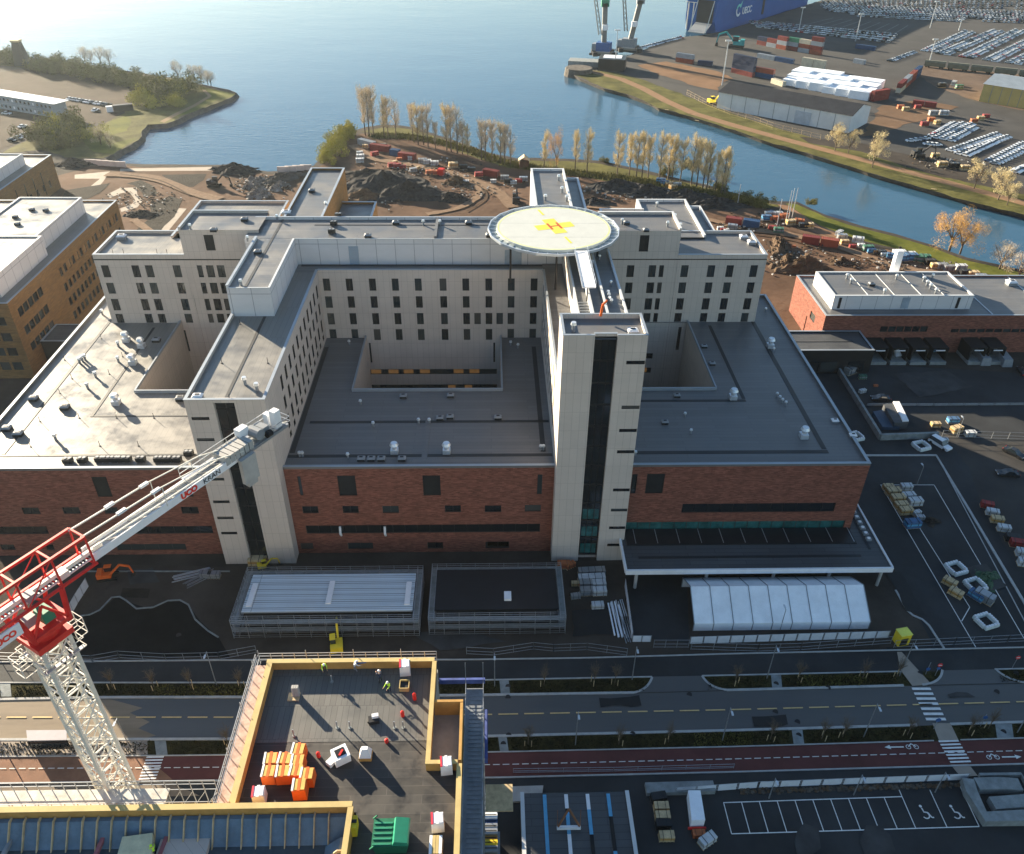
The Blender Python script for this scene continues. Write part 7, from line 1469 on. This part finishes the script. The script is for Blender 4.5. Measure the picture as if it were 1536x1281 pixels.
stacks('along the right kerb, counted from the back', [('red', 1479, 761, 1.1, -20), ('white', 1487, 772, 1.1, -20), ('timber', 1494, 783, 1.1, -15), ('white', 1504, 796, 1.1, -15), ('dark', 1517, 811, 1.2, -15), ('red', 1524, 819, 1.2, -15), ('white', 1533, 833, 1.2, -15), ('white', 1536, 848, 1.2, -15)])
stacks('in the ramp corner right of the hospital', [('grey', 1275, 560, 1.6, 30), ('green', 1293, 568, .9, 0), ('white', 1293, 589, .8, 20), ('orange', 1313, 580, .5, 0), ('blue', 1404, 530, 1.4, 0), ('grey', 1388, 534, 1.2, 0), ('timber', 1402, 640, 1, 0), ('blue', 1428, 634, 1.2, 0), ('timber', 1433, 648, 1.3, 20), ('white', 1454, 654, 1.1, 0), ('white', 1415, 663, .8, 0)])
stacks('of those between black scaffolding and tent yard', [('grey', 877, 862, 1.15, 3), ('grey', 897, 861, 1.15, 3), ('white', 877, 872, 1.15, 3), ('white', 897, 871, 1.15, 3), ('grey', 879, 880, 1.15, 3), ('white', 898, 880, 1.15, 3), ('grey', 880, 891, 1.15, 3), ('white', 899, 891, 1.15, 3), ('grey', 863, 897, .8, 10), ('white', 896, 912, 1, 3), ('timber', 863, 878, .7, 0), ('orange', 845, 851, 1.1, 0), ('orange', 855, 851, .9, 30)])
stacks('at the foot of the left stair tower', [('grey', 310, 865, 1, 0), ('grey', 322, 866, 1, 0), ('timber', 385, 846, 1.3, 0), ('timber', 392, 840, 1.2, 0)])
stacks('in the yard right of the modular building', [('dark', 987, 1200, 1, 8), ('timber', 991, 1214, .95, 0), ('timber', 993, 1228, .95, 0), ('dark', 994, 1240, .95, 0), ('timber', 999, 1258, .95, 0), ('orange', 1047, 1254, .8, 0), ('white', 1060, 1264, 1.1, 30)])
# long formwork profiles, tubes
def bundle(label, px, L_, rz, m_, n=5, w_=.25, z=0.2, name='profile_bundle'):
    c = P(*px); mb = MB(); d = Vector((math.cos(R(rz)), math.sin(R(rz)), 0)); o = Vector((-d.y, d.x, 0)); rnd = random.Random(px[0])
    for i in range(n): q = c+o*(i-n/2)*w_*1.5+up*(z+.12*(i % 2)); t = d*L_/2*rnd.uniform(.8, 1); mb.bar(q-t, q+t, w_*.6, m_)
    return tag(mb.build(name, None, c), label, 'bundle')
bundle('bundle of long pale steel profiles on the ground, left of the stair tower', (288, 862), 7, 20, silver); bundle('second bundle of pale profiles crossing the first, left of the stair tower', (300, 868), 6, 40, steel)
bundle('long grey profile bundle lying along the tent yard hoarding', (930, 930), 9, 95, silver, 7); bundle('white boxed profiles lying left of the tent yard hoarding', (922, 930), 8, 92, tarp, 4, .4); bundle('dark profile bundle at the gate of the tent yard', (938, 945), 6, 96, greyp, 5)
bundle('three pale tubes lying on the black felt of the roof deck', (487, 1155, DZ), 1.6, -70, silver, 3, .2, .1) if False else None
# square white barrier rings
def ringblock():
    t = thing('barrier_ring', 'square ring of white barrier blocks', 'barrier')
    for k, (x, y, sx, sy) in enumerate(((0, -1.3, 2.9, .5), (0, 1.3, 2.9, .5), (-1.4, 0, .5, 2.08), (1.4, 0, .5, 2.08))):
        mb = MB(); pw = mat('white_plastic_block', (.62, .68, .66), .6, .12, 2); mb.box(x-sx/2, x+sx/2, y-sy/2, y+sy/2, 0, .62, pw); n_ = 5
        for q_ in range(n_):
            if sx > sy: mb.box(x-sx/2+sx*(q_+.15)/n_, x-sx/2+sx*(q_+.85)/n_, y-sy/2+.06, y+sy/2-.06, .62, .88, white)
            else: mb.box(x-sx/2+.06, x+sx/2-.06, y-sy/2+sy*(q_+.15)/n_, y-sy/2+sy*(q_+.85)/n_, .62, .88, white)
        mb.build('barrier_block', t)
    return t
RB = Kind(ringblock())
for i, (a, b_, l) in enumerate(((1433, 855, 'topmost of the three beside the green tarpaulin'), (1462, 880, 'middle one touching the green tarpaulin'), (1478, 934, 'nearest one in the right yard'), (1381, 671, 'beside the white van'), (1282, 657, 'half hidden behind the hospital roof edge'))): RB.put(P(a, b_), .3, 'square ring of white barrier blocks, '+l, 'rings of white barrier blocks')
mound(1478, 868, 3.6, 2.6, .8, mat('green_cover_sheet', (.05, .10, .055), .8, .2, .6, .5), 'crumpled green tarpaulin sheet between two white barrier rings', 30, .8, 'green_tarpaulin'); mound(1396, 783, 1.6, 1.4, .9, gravel, 'small grey gravel heap beside the timber stacks', 31)
yb_ = thing('yellow_gate_box', 'bright yellow upright box unit at the right end of the white hoarding', 'box', P(1350, 964)); mb = MB(); mb.obox(P(1350, 964), 2.0, 1.6, 2.6, .2, yellowp); mb.build('casing', yb_); mb = MB(); mb.obox(P(1350, 964)+up*2.6, 2.1, 1.7, .12, .2, mat('lime_yellow_lid', (.75, .72, .12), .5)); mb.obox(P(1350, 964)+Vector((0, -.82, .3)), 1.3, .06, 1.6, .2, frame); mb.build('lid', yb_)
for i, (a, b_) in enumerate(((1470, 530), (1502, 532))):
    mb = MB(); c = P(a, b_+10); mb.hexa([c+Vector(q) for q in ((-1.3, -3, 0), (1.3, -3, 0), (1.3, 3, 0), (-1.3, 3, 0), (-1.1, -2.6, 2.0), (1.1, -2.6, 2.0), (1.1, 3, 2.6), (-1.1, 3, 2.6))], greyp); tag(mb.build('waste_container', None, c), 'large grey waste compactor by the loading docks, '+['left one', 'right one'][i], 'container')
c = P(1347, 540); t = thing('small_digger_cover', 'pale covered machine with blue base parked at the loading docks', 'machine', c); mb = MB(); mb.obox(c, 1.4, 1.6, .8, 0, bluep); mb.build('base', t); mb = MB(); mb.cyl(c+Vector((0, .3, .8)), c+Vector((-.3, 1.6, 2.0)), .9, tarp, .7, 10); mb.build('cover', t)
# excavators and machines
def digger(name, label, p, rz, m_, s=1., cat='excavator'):
    t = thing(name, label, cat, p); t.rotation_euler = (0, 0, rz); t.scale = (s, s, s); bl = []
    for y in (-.95, .95): mb = MB(); mb.box(-1.6, 1.6, y-.22, y+.22, .1, .7, black); mb.cyl((-1.6, y-.22, .4), (-1.6, y+.22, .4), .38, black, n=12); mb.cyl((1.6, y-.22, .4), (1.6, y+.22, .4), .38, black, n=12); bl.append(('track', mb))
    mb = MB(); mb.box(-1.9, .9, -1.1, 1.1, .85, 1.7, m_); mb.box(-1.9, -.9, -1.1, 1.1, 1.7, 2.1, m_); bl.append(('body', mb)); mb = MB(); mb.box(-.4, 1.0, .1, 1.05, 1.7, 2.8, glass); mb.box(-.45, 1.05, .05, 1.1, 2.8, 2.9, m_); bl.append(('cab', mb))
    mb = MB(); mb.bar((.8, -.3, 1.4), (3.0, -.3, 3.6), .38, m_); mb.bar((3.0, -.3, 3.6), (4.8, -.3, 2.9), .34, m_); bl.append(('boom', mb)); mb = MB(); mb.bar((4.8, -.3, 2.9), (5.2, -.3, 1.0), .28, m_); bl.append(('stick', mb)); mb = MB(); mb.hexa([(4.7, -.75, .15), (5.5, -.75, .15), (5.5, .15, .15), (4.7, .15, .15), (4.8, -.75, 1.0), (5.3, -.75, 1.0), (5.3, .15, 1.0), (4.8, .15, 1.0)], frame); bl.append(('bucket', mb))
    for n_, q in bl: o = q.build(n_); o.parent = t
    return t
digger('excavator', 'small orange excavator in the yard before the left brick wing', P(163, 867), R(10), orange, .85); digger('excavator', 'yellow construction machine between the scaffolding and the timber deck', P(506, 972), R(100), yellowp, .9, 'excavator'); digger('excavator', 'low yellow machine beside the left stair tower foot', P(396, 852), R(20), yellowp, .55)
digger('excavator', 'dark machine on the bare earth left of the helipad', P(774, 304), R(90), frame, 1.2); digger('excavator', 'yellow excavator at the corner of the long grey shed', P(1068, 156), R(20), yellowp, 1.3); digger('excavator', 'dark loader at the edge of the grey gravel strip in the port', P(1376, 236), R(0), frame, 1.4); digger('excavator', 'turquoise material handler left of the container stack', P(1104, 72), R(160), mat('turquoise_paint', (.03, .30, .30), .5), 2.6); digger('excavator', 'dark excavator left of the straight white planks in the park', P(322, 280), R(0), frame, 1.3)
for i, (a, b_, h_) in enumerate(((1182, 332, 12), (1187, 331, 12), (1178, 335, 12), (1165, 340, 10), (1106, 308, 8))): mb = MB(); p = P(a, b_); mb.cyl(p, p+up*h_, .16, silver, .1, 6); tag(mb.build('flag_pole', None, p), 'bare pale pole, %s of those in the cluster by the river lawn' % nth(i), 'pole', 'pale poles by the river lawn')
for i in range(6):
    a = 41+i*2.0; p = P(136+i*9.2, 247-i*.0+i*.7, 0); mb = MB(); mb.obox(p, 4.2, .5, 2.2, -.1, mat('pale_pink_board', (.55, .48, .44), .7)); tag(mb.build('board_panel', None, p), 'pale upright board, %s from the left at the corner of the small bay' % nth(i), 'panel', 'pale boards at the bay corner')
for i in range(4):
    p = P(425+i*11.5, 258-i*1.0); mb = MB(); mb.obox(p, 4.6, .5, 2.2, 0, MT['pale_pink_board']); tag(mb.build('board_panel', None, p), 'pale upright board, %s from the left behind the north wing' % nth(i), 'panel', 'pale boards behind the north wing')
p = P(35, 98); t = thing('wooden_tower', 'small dark wooden lookout tower at the far left shore', 'tower', p); mb = MB(); mb.hexa([p+Vector(q) for q in ((-4, -3, 0), (4, -3, 0), (4, 3, 0), (-4, 3, 0), (-2, -2, 13), (2, -2, 13), (2, 2, 13), (-2, 2, 13))], frame); mb.build('wall', t); mb = MB(); mb.box(p.x-2.4, p.x+2.4, p.y-2.4, p.y+2.4, 13, 14, wood); mb.build('roof', t)
p = P(786, 251); t = thing('small_hut', 'tiny brown wooden hut with a gable roof on the river bank', 'hut', p); mb = MB(); mb.obox(p, 4, 4, 3, 0, mat('brown_boards', (.12, .06, .035), .9)); mb.build('wall', t); mb = MB(); mb.face([p+Vector((-2.4, -2.4, 2.9)), p+Vector((0, -2.4, 4.8)), p+Vector((0, 2.4, 4.8)), p+Vector((-2.4, 2.4, 2.9))], wood); mb.face([p+Vector((2.4, -2.4, 2.9)), p+Vector((0, -2.4, 4.8)), p+Vector((0, 2.4, 4.8)), p+Vector((2.4, 2.4, 2.9))], wood); mb.build('roof', t)
p = P(186, 166); mb = MB(); mb.obox(p, 9, 2.6, 3, R(25), frame); mb.obox(p+Vector((-6, -2, 0)), 3, 2.4, 2.6, R(25), white); tag(mb.build('dark_truck', None, p), 'dark truck with pale cab right of the car row in the left lot', 'truck') if False else tag(mb.build('dark_truck', None, p), 'dark truck with pale cab at the right end of the left lot', 'truck')
# bus shelter
p0 = P(78, 1118); t = thing('bus_shelter', 'bus shelter with pale panelled roof beside the sunlit main road', 'shelter', p0); mb = MB()
q = pp([(48, 1111.5), (108, 1111), (108, 1126), (50, 1127)]); pr = mat('lilac_grey_panels', (.36, .34, .36), .4, .08, .6)
mb.prism(q, 2.5, 2.62, pr); mb.build('roof', t)
for c in q: mb = MB(); mb.cyl((c.x, c.y, .1), (c.x, c.y, 2.5), .07, frame, n=8); mb.build('post', t)
mb = MB(); mb.hexa([q[3]+up*.4, q[2]+up*.4, q[2]+up*.4+Vector((0, .05, 0)), q[3]+up*.4+Vector((0, .05, 0)), q[3]+up*2.3, q[2]+up*2.3, q[2]+up*2.3+Vector((0, .05, 0)), q[3]+up*2.3+Vector((0, .05, 0))], glass); mb.build('back_glass', t)
plat = MB(); plat.sheet(pp([(-60, 1111), (222, 1110), (222, 1133), (-60, 1136)]), .205, pale); struct('bus_platform', plat, 'path', 'pale paved bus stop platform at the left')
# ramp walls at the lower right corner
def lwall(label, px, h=1.3, w_=1.1, name='retaining_wall'):
    mb = MB(); strip(mb, [P(*q_) for q_ in px], w_, h, concd, -.1); return tag(mb.build(name, None, P(*px[0])), label, 'wall')
lwall('thick concrete wall bending round the ramp at the lower right corner', [(1447, 1176), (1453, 1195), (1474, 1233), (1536, 1231), (1620, 1229)], 1.4, 1.6); lwall('upper short concrete wall inside the lower right ramp', [(1461, 1183), (1496, 1182), (1526, 1184)], 1.3, 1.8); lwall('lower short concrete wall inside the lower right ramp', [(1484, 1212), (1536, 1208), (1620, 1205)], 1.3, 1.8); lwall('thin pale concrete wall at the top of the lower right ramp', [(1467, 1166), (1529, 1165), (1538, 1180)], .8, .4)
rg_ = thing('rubble_edge', 'strip of brown rubble below the white hoarding above the parking bays', 'rubble', P(1300, 1188)); rnd = random.Random(9); mb = MB()
for i in range(420):
    x = rnd.uniform(1110, 1445); p = P(x, 1186-(x-1110)*.031+rnd.gauss(2.5, 1.6), 0); s = rnd.uniform(.15, .5); mb.obox(p, s, s*.8, s*.6, rnd.uniform(0, 3), rock if rnd.random() < .6 else brownm)
o = mb.build('rubble_strip', rg_); tag(o, None, None, None, 'stuff')
mb = MB(); strip(mb, [P(968, 1187), P(1070, 1184)], 1.6, .9, concd); tag(mb.build('concrete_edge_beam', None, P(1010, 1186)), 'long low concrete beam right of the modular building', 'beam')
t = thing('site_trailer', 'long white site trailer standing in the small yard bottom right', 'trailer', P(1040, 1235)); mb = MB(); mb.prism(pp([(1029, 1200), (1047, 1200), (1054, 1244), (1034, 1245)]), .5, 2.4, tarp); mb.build('body', t)
for a, b_ in ((1036, 1236), (1052, 1236), (1032, 1210)): c = P(a, b_); MB().cyl((c.x-.1, c.y, .4), (c.x+.1, c.y, .4), .4, black, n=12).build('wheel', t)
MB().box(P(1044, 1246).x-1.2, P(1044, 1246).x+1.2, P(1044, 1246).y-.2, P(1044, 1246).y, .6, 1.0, redp).build('bumper', t)
# lifting frame on the modular roof
c = P(853, 1243, 3.7); t = thing('lifting_frame', 'brown triangular lifting frame with white beam on the modular roof', 'frame', c); rust = mat('rust_brown_timber', (.22, .10, .05), .8, .2, 1)
mb = MB(); mb.obox(c, 3.1, .35, .5, 0, white); mb.build('beam', t); mb = MB()
for s in (-1.4, 1.4): mb.bar(c+Vector((s, 0, .5)), c+Vector((0, 1.2, 2.6)), .22, rust)
mb.build('leg', t); mb = MB()
for s in (-1.5, 1.5): mb.bar(c+Vector((s, 0, 0)), c+Vector((s, .8, 3)), .06, rust)
mb.build('rod', t)
# colourful formwork stack right of the scaffold stair
for i, (b_, m_) in enumerate(((1176, bluep), (1184, silver), (1191, silver), (1198, white), (1206, silver), (1214, white), (1221, bluep), (1229, steel), (1238, steel), (1246, timber), (1254, yellowp), (1264, greyp), (1274, wood))):
    c = P(734, b_+9, 5.0); mb = MB(); mb.obox(Vector((c.x, c.y, 3.4+.2*(i % 3))), 2.1, .72, 1.3, 0, m_); mb.obox(Vector((c.x, c.y, 4.75+.2*(i % 3))), 1.9, .1, .06, 0, frame); tag(mb.build('formwork_panel_stack', None, c), 'formwork stack beside the scaffold stair, %s from the back, %s' % (nth(i), m_.name.split('_')[0]), 'formwork', 'formwork stacks beside the scaffold stair')
mb = MB(); c = P(735, 1225, 0); mb.box(c.x-1.3, c.x+1.3, 46, 57.5, 0, 3.35, greyp); tag(mb.build('support_platform', None, (c.x, 52, 0)), 'grey platform under the formwork stacks beside the scaffold stair', 'platform')
mb = MB(); mb.prism(pp([(752, 1180), (815, 1178), (812, 1198), (752, 1204)], .5), 0, .5, conc); tag(mb.build('concrete_slab', None, P(780, 1190)), 'pale concrete slab behind the modular building', 'slab')
fence('rail fence round the tent yard corner', [(935, 958), (948, 965)], None, 1.2) if False else None
# ================================================================== ON THE DECK
def onum(i): return nth(i)
def bigbag(mats_, w_=1.35, h=1.35, l_=None):
    t = thing('material_bin', 'bin', 'bin'); l_ = l_ or w_; mb = MB(); mb.hexa([(-w_/2, -l_/2, 0), (w_/2, -l_/2, 0), (w_/2, l_/2, 0), (-w_/2, l_/2, 0), (-w_/2+.04, -l_/2+.04, h), (w_/2-.04, -l_/2+.04, h), (w_/2-.04, l_/2-.04, h), (-w_/2+.04, l_/2-.04, h)], mats_[0]); mb.build('wrapping', t)
    mb = MB(); mb.box(-w_/2+.1, w_/2-.1, -l_/2+.1, l_/2-.1, h, h+.08, mats_[1]); mb.box(-.14, .14, -l_/2, l_/2, h+.08, h+.1, mats_[0]); mb.box(-w_/2, -w_/2+.2, -l_/2+.02, l_/2-.02, h+.003, h+.12, mats_[2]); mb.build('top_cover', t); return t
amber = mat('amber_cover', (.66, .40, .10), .6, .15, 2)
OB = Kind(bigbag((orange, amber, white)))
for i, (a, b_) in enumerate(((450, 1139), (449, 1156), (409, 1153), (430, 1153), (406, 1172), (427, 1172), (447, 1171), (463, 1176), (452, 1195))): OB.put(P(a, b_-4, DZ), .05*(i % 3-1), 'orange wrapped bin on the roof deck, %s counted from the back of its group' % nth(i), 'orange wrapped bins on the roof deck', (1, 1, 1.2 if i == 8 else 1))
mb_ = Kind(bigbag((white, white, mat('crimson_print', (.6, .03, .06), .6)), 1.2, 1.5))
for a, b_, l in ((670, 1155, 'leaning on the timber edge below the stair shaft'), (657, 1240, 'near the right timber edge at the bottom'), (391, 1200, 'at the lower left corner of the roof deck'), (608, 1008, 'at the back edge of the roof deck')): mb_.put(P(a, b_, DZ), .1, 'white and red printed insulation pack '+l, None, (1, 1, 1))
t = thing('open_sack', 'open white sack with red straps in the middle of the roof deck', 'sack', P(512, 1138, DZ)); mb = MB(); c = P(512, 1138, DZ); mb.obox(c, 1.6, 1.5, 1.1, .5, tarp); mb.build('sack_body', t); mb = MB(); mb.obox(c+up*1.1, 1.0, .9, .05, .5, darkm); mb.obox(c+Vector((.1, -.1, 1.12)), .7, .2, .15, 1.2, redp); mb.obox(c+Vector((-.9, -.5, 0)), .9, .7, .5, .9, tarp); mb.build('opening', t)
t = thing('wrapped_pallet', 'white topped wrapped pallet in the middle of the roof deck', 'pallet', P(549, 1135, DZ)); c = P(549, 1135, DZ); mb = MB(); mb.obox(c, 1.25, 1.1, .5, 0, timber); mb.build('pallet', t); mb = MB(); mb.hexa([c+Vector(q_) for q_ in ((-.6, -.55, .5), (.6, -.55, .5), (.6, .55, .5), (-.6, .55, .5), (-.3, -.2, 1.5), (.3, -.2, 1.5), (.3, .2, 1.5), (-.3, .2, 1.5))], white); mb.build('wrapping', t)
t = thing('block_pallet', 'pallet with a stack of grey concrete blocks on the upper roof deck', 'pallet', P(441, 1046, DZ)); c = P(441, 1046, DZ); mb = MB(); mb.obox(c, 1.25, 1.0, .15, 0, wood); mb.build('pallet', t); mb = MB()
for i in range(3):
    for j in range(6): mb.obox(c+Vector((.0+.25*i, .2, .16+j*.24)), .22, .45, .21, 0, conc)
mb.build('blocks', t)
t = thing('timber_crate', 'open timber crate of tools near the back right of the roof deck', 'crate', P(607, 1031, DZ)); c = P(607, 1031, DZ); mb = MB()
for a in ((0, -.55, 1.0, .08), (0, .55, 1.0, .08), (-.5, 0, .08, 1.1), (.5, 0, .08, 1.1)): mb.obox(c+Vector((a[0], a[1], 0)), a[2], a[3], .6, 0, timberl)
mb.build('crate_side', t); mb = MB(); mb.obox(c, .9, 1.0, .4, 0, frame); mb.build('contents', t)
t = thing('generator', 'small dark machine with white hood on the sunlit felt of the roof deck', 'machine', P(561, 1082, DZ)); c = P(561, 1082, DZ); mb = MB(); mb.obox(c, 1.1, .8, .5, .2, frame); mb.cyl(c+Vector((-.4, -.3, .2)), c+Vector((-.4, .3, .2)), .25, black, n=10); mb.build('engine', t); mb = MB(); mb.obox(c+Vector((.15, .2, .5)), .7, .4, .35, .2, white); mb.build('hood', t)
for i, (a, b_, h_) in enumerate(((604, 1074, .9), (622, 1049, 1.1), (580, 1113, .5), (478, 1135, .8))): c = P(a, b_, DZ); mb = MB(); mb.cyl(c, c+up*h_*.8, .2, redp, n=10); mb.cyl(c+up*h_*.8, c+up*h_, .2, redp, .07, 10); tag(mb.build('gas_bottle', None, c), 'small red gas bottle on the roof deck, %s' % ['nearest the stair shaft', 'tallest beside the tool crate', 'smallest on the felt joint', 'beside the orange bins'][i], 'gas bottle')
c = P(590, 1262, DZ); t = thing('green_waste_skip', 'big green waste skip with ribbed lid on the roof deck', 'skip', c); dg_ = mat('dark_green_paint', (.015, .13, .07), .45, .15, 1); mb = MB()
mb.hexa([c+Vector(q_) for q_ in ((-1.5, -1.2, .1), (1.3, -1.2, .1), (1.3, 1.2, .1), (-1.5, 1.2, .1), (-1.8, -1.35, 1.6), (1.6, -1.35, 1.6), (1.6, 1.35, 1.6), (-1.8, 1.35, 1.6))], dg_); mb.build('container', t); mb = MB(); mb.hexa([c+Vector(q_) for q_ in ((.1, -1.3, 1.6), (1.6, -1.3, 1.6), (1.6, 1.3, 1.6), (.1, 1.3, 1.6), (.3, -1.2, 2.1), (1.5, -1.2, 1.9), (1.5, 1.2, 1.9), (.3, 1.2, 2.1))], greenp)
for i in range(5): mb.box(c.x-1.7, c.x, c.y-1.2+i*.5, c.y-1.05+i*.5, c.z+1.6, c.z+1.68, greenp)
mb.build('lid', t)
for y in (-1.45, 1.45): mb = MB(); mb.bar(c+Vector((-1.9, y, 1.4)), c+Vector((-1.5, y, 1.9)), .12, dg_); mb.build('lifting_lug', t)
c = P(530, 1246, DZ); mb = MB(); mb.obox(c, .9, 1.2, 1.6, 0, yellowp); mb.obox(c+up*1.6, .95, .3, .1, 0, frame); tag(mb.build('yellow_tool_box', None, c), 'yellow box unit beside the corner of the membrane bay', 'box')
t = thing('plank_pallet', 'pallet of pale planks at the bottom right of the roof deck', 'pallet', P(654, 1275, DZ)); c = P(654, 1275, DZ); mb = MB(); mb.obox(c, 1.3, 1.8, .15, 0, wood); mb.build('pallet', t); mb = MB()
for j in range(4):
    for k in range(4): mb.obox(c+Vector((-.45+.3*k, 0, .16+j*.22)), .27, 1.7, .2, 0, timberl if (j+k) % 3 else white)
mb.build('planks', t)
for i, (a, b_) in enumerate(((441, 1104), (506, 1092), (525, 1092), (592, 1092), (605, 1092), (498, 1023), (570, 1020))):
    c = P(a, b_, DZ); mb = MB(); mb.cyl(c, c+up*1.1, .07, steel, n=6); mb.cyl(c, c+up*.1, .2, concd, n=8); tag(mb.build('starter_post', None, c), 'thin steel post on the upper felt of the roof deck, %s from the back left' % nth(i), 'post', 'thin steel posts on the roof deck')
# people
def person(label, p, rz, top, legs, lean=.0, arm=(.35, .3), helmet=white):
    root = thing('person', label, 'person', p); root.rotation_euler = (0, 0, rz)
    J = {'pel': (0, 0, .93, .15), 'ch': (0, lean*.5, 1.25, .17), 'nk': (0, lean, 1.47-lean*.3, .07), 'hd': (0, lean+.03+lean*.3, 1.60-lean*.45, .10), 'ht': (0, lean+.03+lean*.35, 1.70-lean*.5, .085)}
    E_ = [('pel', 'ch'), ('ch', 'nk'), ('nk', 'hd'), ('hd', 'ht')]
    for s, n in ((-1, 'l'), (1, 'r')):
        J.update({'sh'+n: (s*.19, lean*.9, 1.40-lean*.25, .07), 'el'+n: (s*.27, lean+arm[0]*.5, 1.14-lean*.3, .05), 'wr'+n: (s*.24, lean+arm[0]*1.1+.1, 1.0+arm[1]*.4-lean*.4, .032), 'pm'+n: (s*.24, lean+arm[0]*1.3+.14, .98+arm[1]*.4-lean*.4, .035)})
        E_ += [('ch', 'sh'+n), ('sh'+n, 'el'+n), ('el'+n, 'wr'+n), ('wr'+n, 'pm'+n)]
        for k in range(4):
            q_ = J['pm'+n]; J['f%s%d' % (n, k)] = (q_[0]-.03+.02*k, q_[1]+.05+(.01 if k in (1, 2) else 0), q_[2]-.02, .010); J['g%s%d' % (n, k)] = (q_[0]-.03+.02*k, q_[1]+.08, q_[2]-.05, .008); E_ += [('pm'+n, 'f%s%d' % (n, k)), ('f%s%d' % (n, k), 'g%s%d' % (n, k))]
        q_ = J['wr'+n]; J['t'+n] = (q_[0]-s*.04, q_[1]+.05, q_[2], .011); E_.append(('pm'+n, 't'+n))
        J.update({'hp'+n: (s*.10, 0, .87, .10), 'kn'+n: (s*.12, .03+s*.08, .48, .065), 'an'+n: (s*.12, -.02+s*.12, .09, .045), 'to'+n: (s*.13, .15+s*.12, .04, .04)}); E_ += [('pel', 'hp'+n), ('hp'+n, 'kn'+n), ('kn'+n, 'an'+n), ('an'+n, 'to'+n)]
    ks = list(J); me = bpy.data.meshes.new('body'); me.from_pydata([J[k][:3] for k in ks], [(ks.index(a), ks.index(b_)) for a, b_ in E_], []); o = bpy.data.objects.new('body', me); COL.objects.link(o)
    md = o.modifiers.new('s', 'SKIN'); me.update()
    if not me.skin_vertices: 
        import bmesh; bm = bmesh.new(); bm.from_mesh(me); bm.verts.layers.skin.verify(); bm.to_mesh(me); bm.free()
    for i, k in enumerate(ks): me.skin_vertices[0].data[i].radius = (J[k][3], J[k][3]); me.skin_vertices[0].data[i].use_root = (k == 'pel')
    sb = o.modifiers.new('d', 'SUBSURF'); sb.levels = 1; sb.render_levels = 1
    dg = bpy.context.evaluated_depsgraph_get(); nm = bpy.data.meshes.new_from_object(o.evaluated_get(dg)); o.modifiers.clear(); o.data = nm; nm.name = 'body'; nm.materials.clear()
    for m_ in (skin, top, legs): nm.materials.append(m_)
    zt = 1.43-lean*.3
    for f in nm.polygons:
        c_ = f.center; hand = abs(c_.x) > .17 and c_.y > J['wrl'][1]-.03; f.material_index = 0 if (c_.z > zt and abs(c_.x) < .12) or hand else (1 if c_.z > .93-lean*.2 else 2)
    o.parent = root
    hx = J['ht']; mb = MB(); c_ = Vector(hx[:3]); mb.cyl(c_-up*.05, c_+up*.04, .135, helmet, .12, 12); mb.cyl(c_+up*.04, c_+up*.10, .12, helmet, .05, 12); mb.obox(c_+Vector((0, .12, -.04)), .18, .12, .02, 0, helmet); h_ = mb.build('helmet'); h_.parent = root
    fc = MB(); hd = Vector(J['hd'][:3]); fc.obox(hd+Vector((0, .10, -.01)), .03, .04, .04, 0, skin)
    for s in (-1, 1): fc.obox(hd+Vector((s*.035, .095, .02)), .02, .015, .012, 0, frame); fc.obox(hd+Vector((s*.1, 0, -.01)), .02, .04, .05, 0, skin)
    fc.obox(hd+Vector((0, .092, -.055)), .045, .015, .012, 0, dkred); f_ = fc.build('face'); f_.parent = root
    return root
person('person in hi-vis yellow bending at the back edge of the roof deck', P(487, 1006, DZ), R(200), hiviz, navy, .28); person('person in hi-vis yellow walking beside the timber crate on the roof deck', P(584, 1036, DZ), R(150), hiviz, navy, .1)
person('person in pale clothes holding a blue tube at the back of the roof deck', P(533, 1006, DZ), R(-80), white, greyp, .2); person('person in hi-vis yellow in the membrane bay at the bottom left', P(233, 1284, DZ-.9), R(30), hiviz, navy, .05, helmet=hiviz)
mb = MB(); c = P(536, 1003, DZ)+up*.95; mb.cyl(c, c+Vector((1.1, .1, .1)), .14, bluep, n=10); tag(mb.build('blue_tube', None, c), 'blue tube held by the person at the back of the roof deck', 'tube')
person('person in dark clothes crouching forward beside the timber crate', P(571, 1024, DZ), R(20), navy, frame, .3)
# benches along the river path and bins, small round cover details on the asphalt
for i, (a, b_) in enumerate(((1000, 166), (1045, 182), (1400, 285))): c = P(a, b_); t = thing('bench', 'small dark bench on the port bank, %s from the left' % nth(i), 'bench', c); MB().obox(c+up*.4, 2, .5, .08, -.5, wood).build('seat', t); [MB().obox(c+Vector((x, 0, 0)), .1, .4, .4, -.5, frame).build('leg', t) for x in (-.8, .8)]
mc = MB()
for a, b_ in ((762, 1046), (1034, 1042), (763, 1103), (949, 1101), (1242, 1032), (1163, 1068), (1196, 1083), (1495, 1038), (1380, 1010), (268, 953), (762, 1030), (755, 1116), (1198, 1103), (1164, 1026), (1524, 1010), (1505, 1098)):
    ring(tuple(P(a, b_)[:2]), .4, .4, frame) if False else mc.cyl(P(a, b_, .20), P(a, b_, .226), .42, frame, n=14)
struct('manhole_cover', mc, 'cover', 'dark round manhole covers on the roads')
# ================================================================== HAZE
hb = MB(); hb.box(-1500, 1650, -220, 2300, -4, 118, None); hb.ms = []
hv = bpy.data.materials.new('haze'); hv.use_nodes = True; N = hv.node_tree.nodes; L = hv.node_tree.links; N.remove(N['Principled BSDF'])
pv_ = N.new('ShaderNodeVolumePrincipled'); pv_.inputs['Color'].default_value = (.80, .92, 1, 1); pv_.inputs['Density'].default_value = .00005; pv_.inputs['Anisotropy'].default_value = .6
L.new(pv_.outputs[0], N['Material Output'].inputs['Volume']); hb.ms = [hv]
ho = hb.build('haze'); tag(ho, 'thin bluish haze over the water and port', 'haze', None, 'stuff')
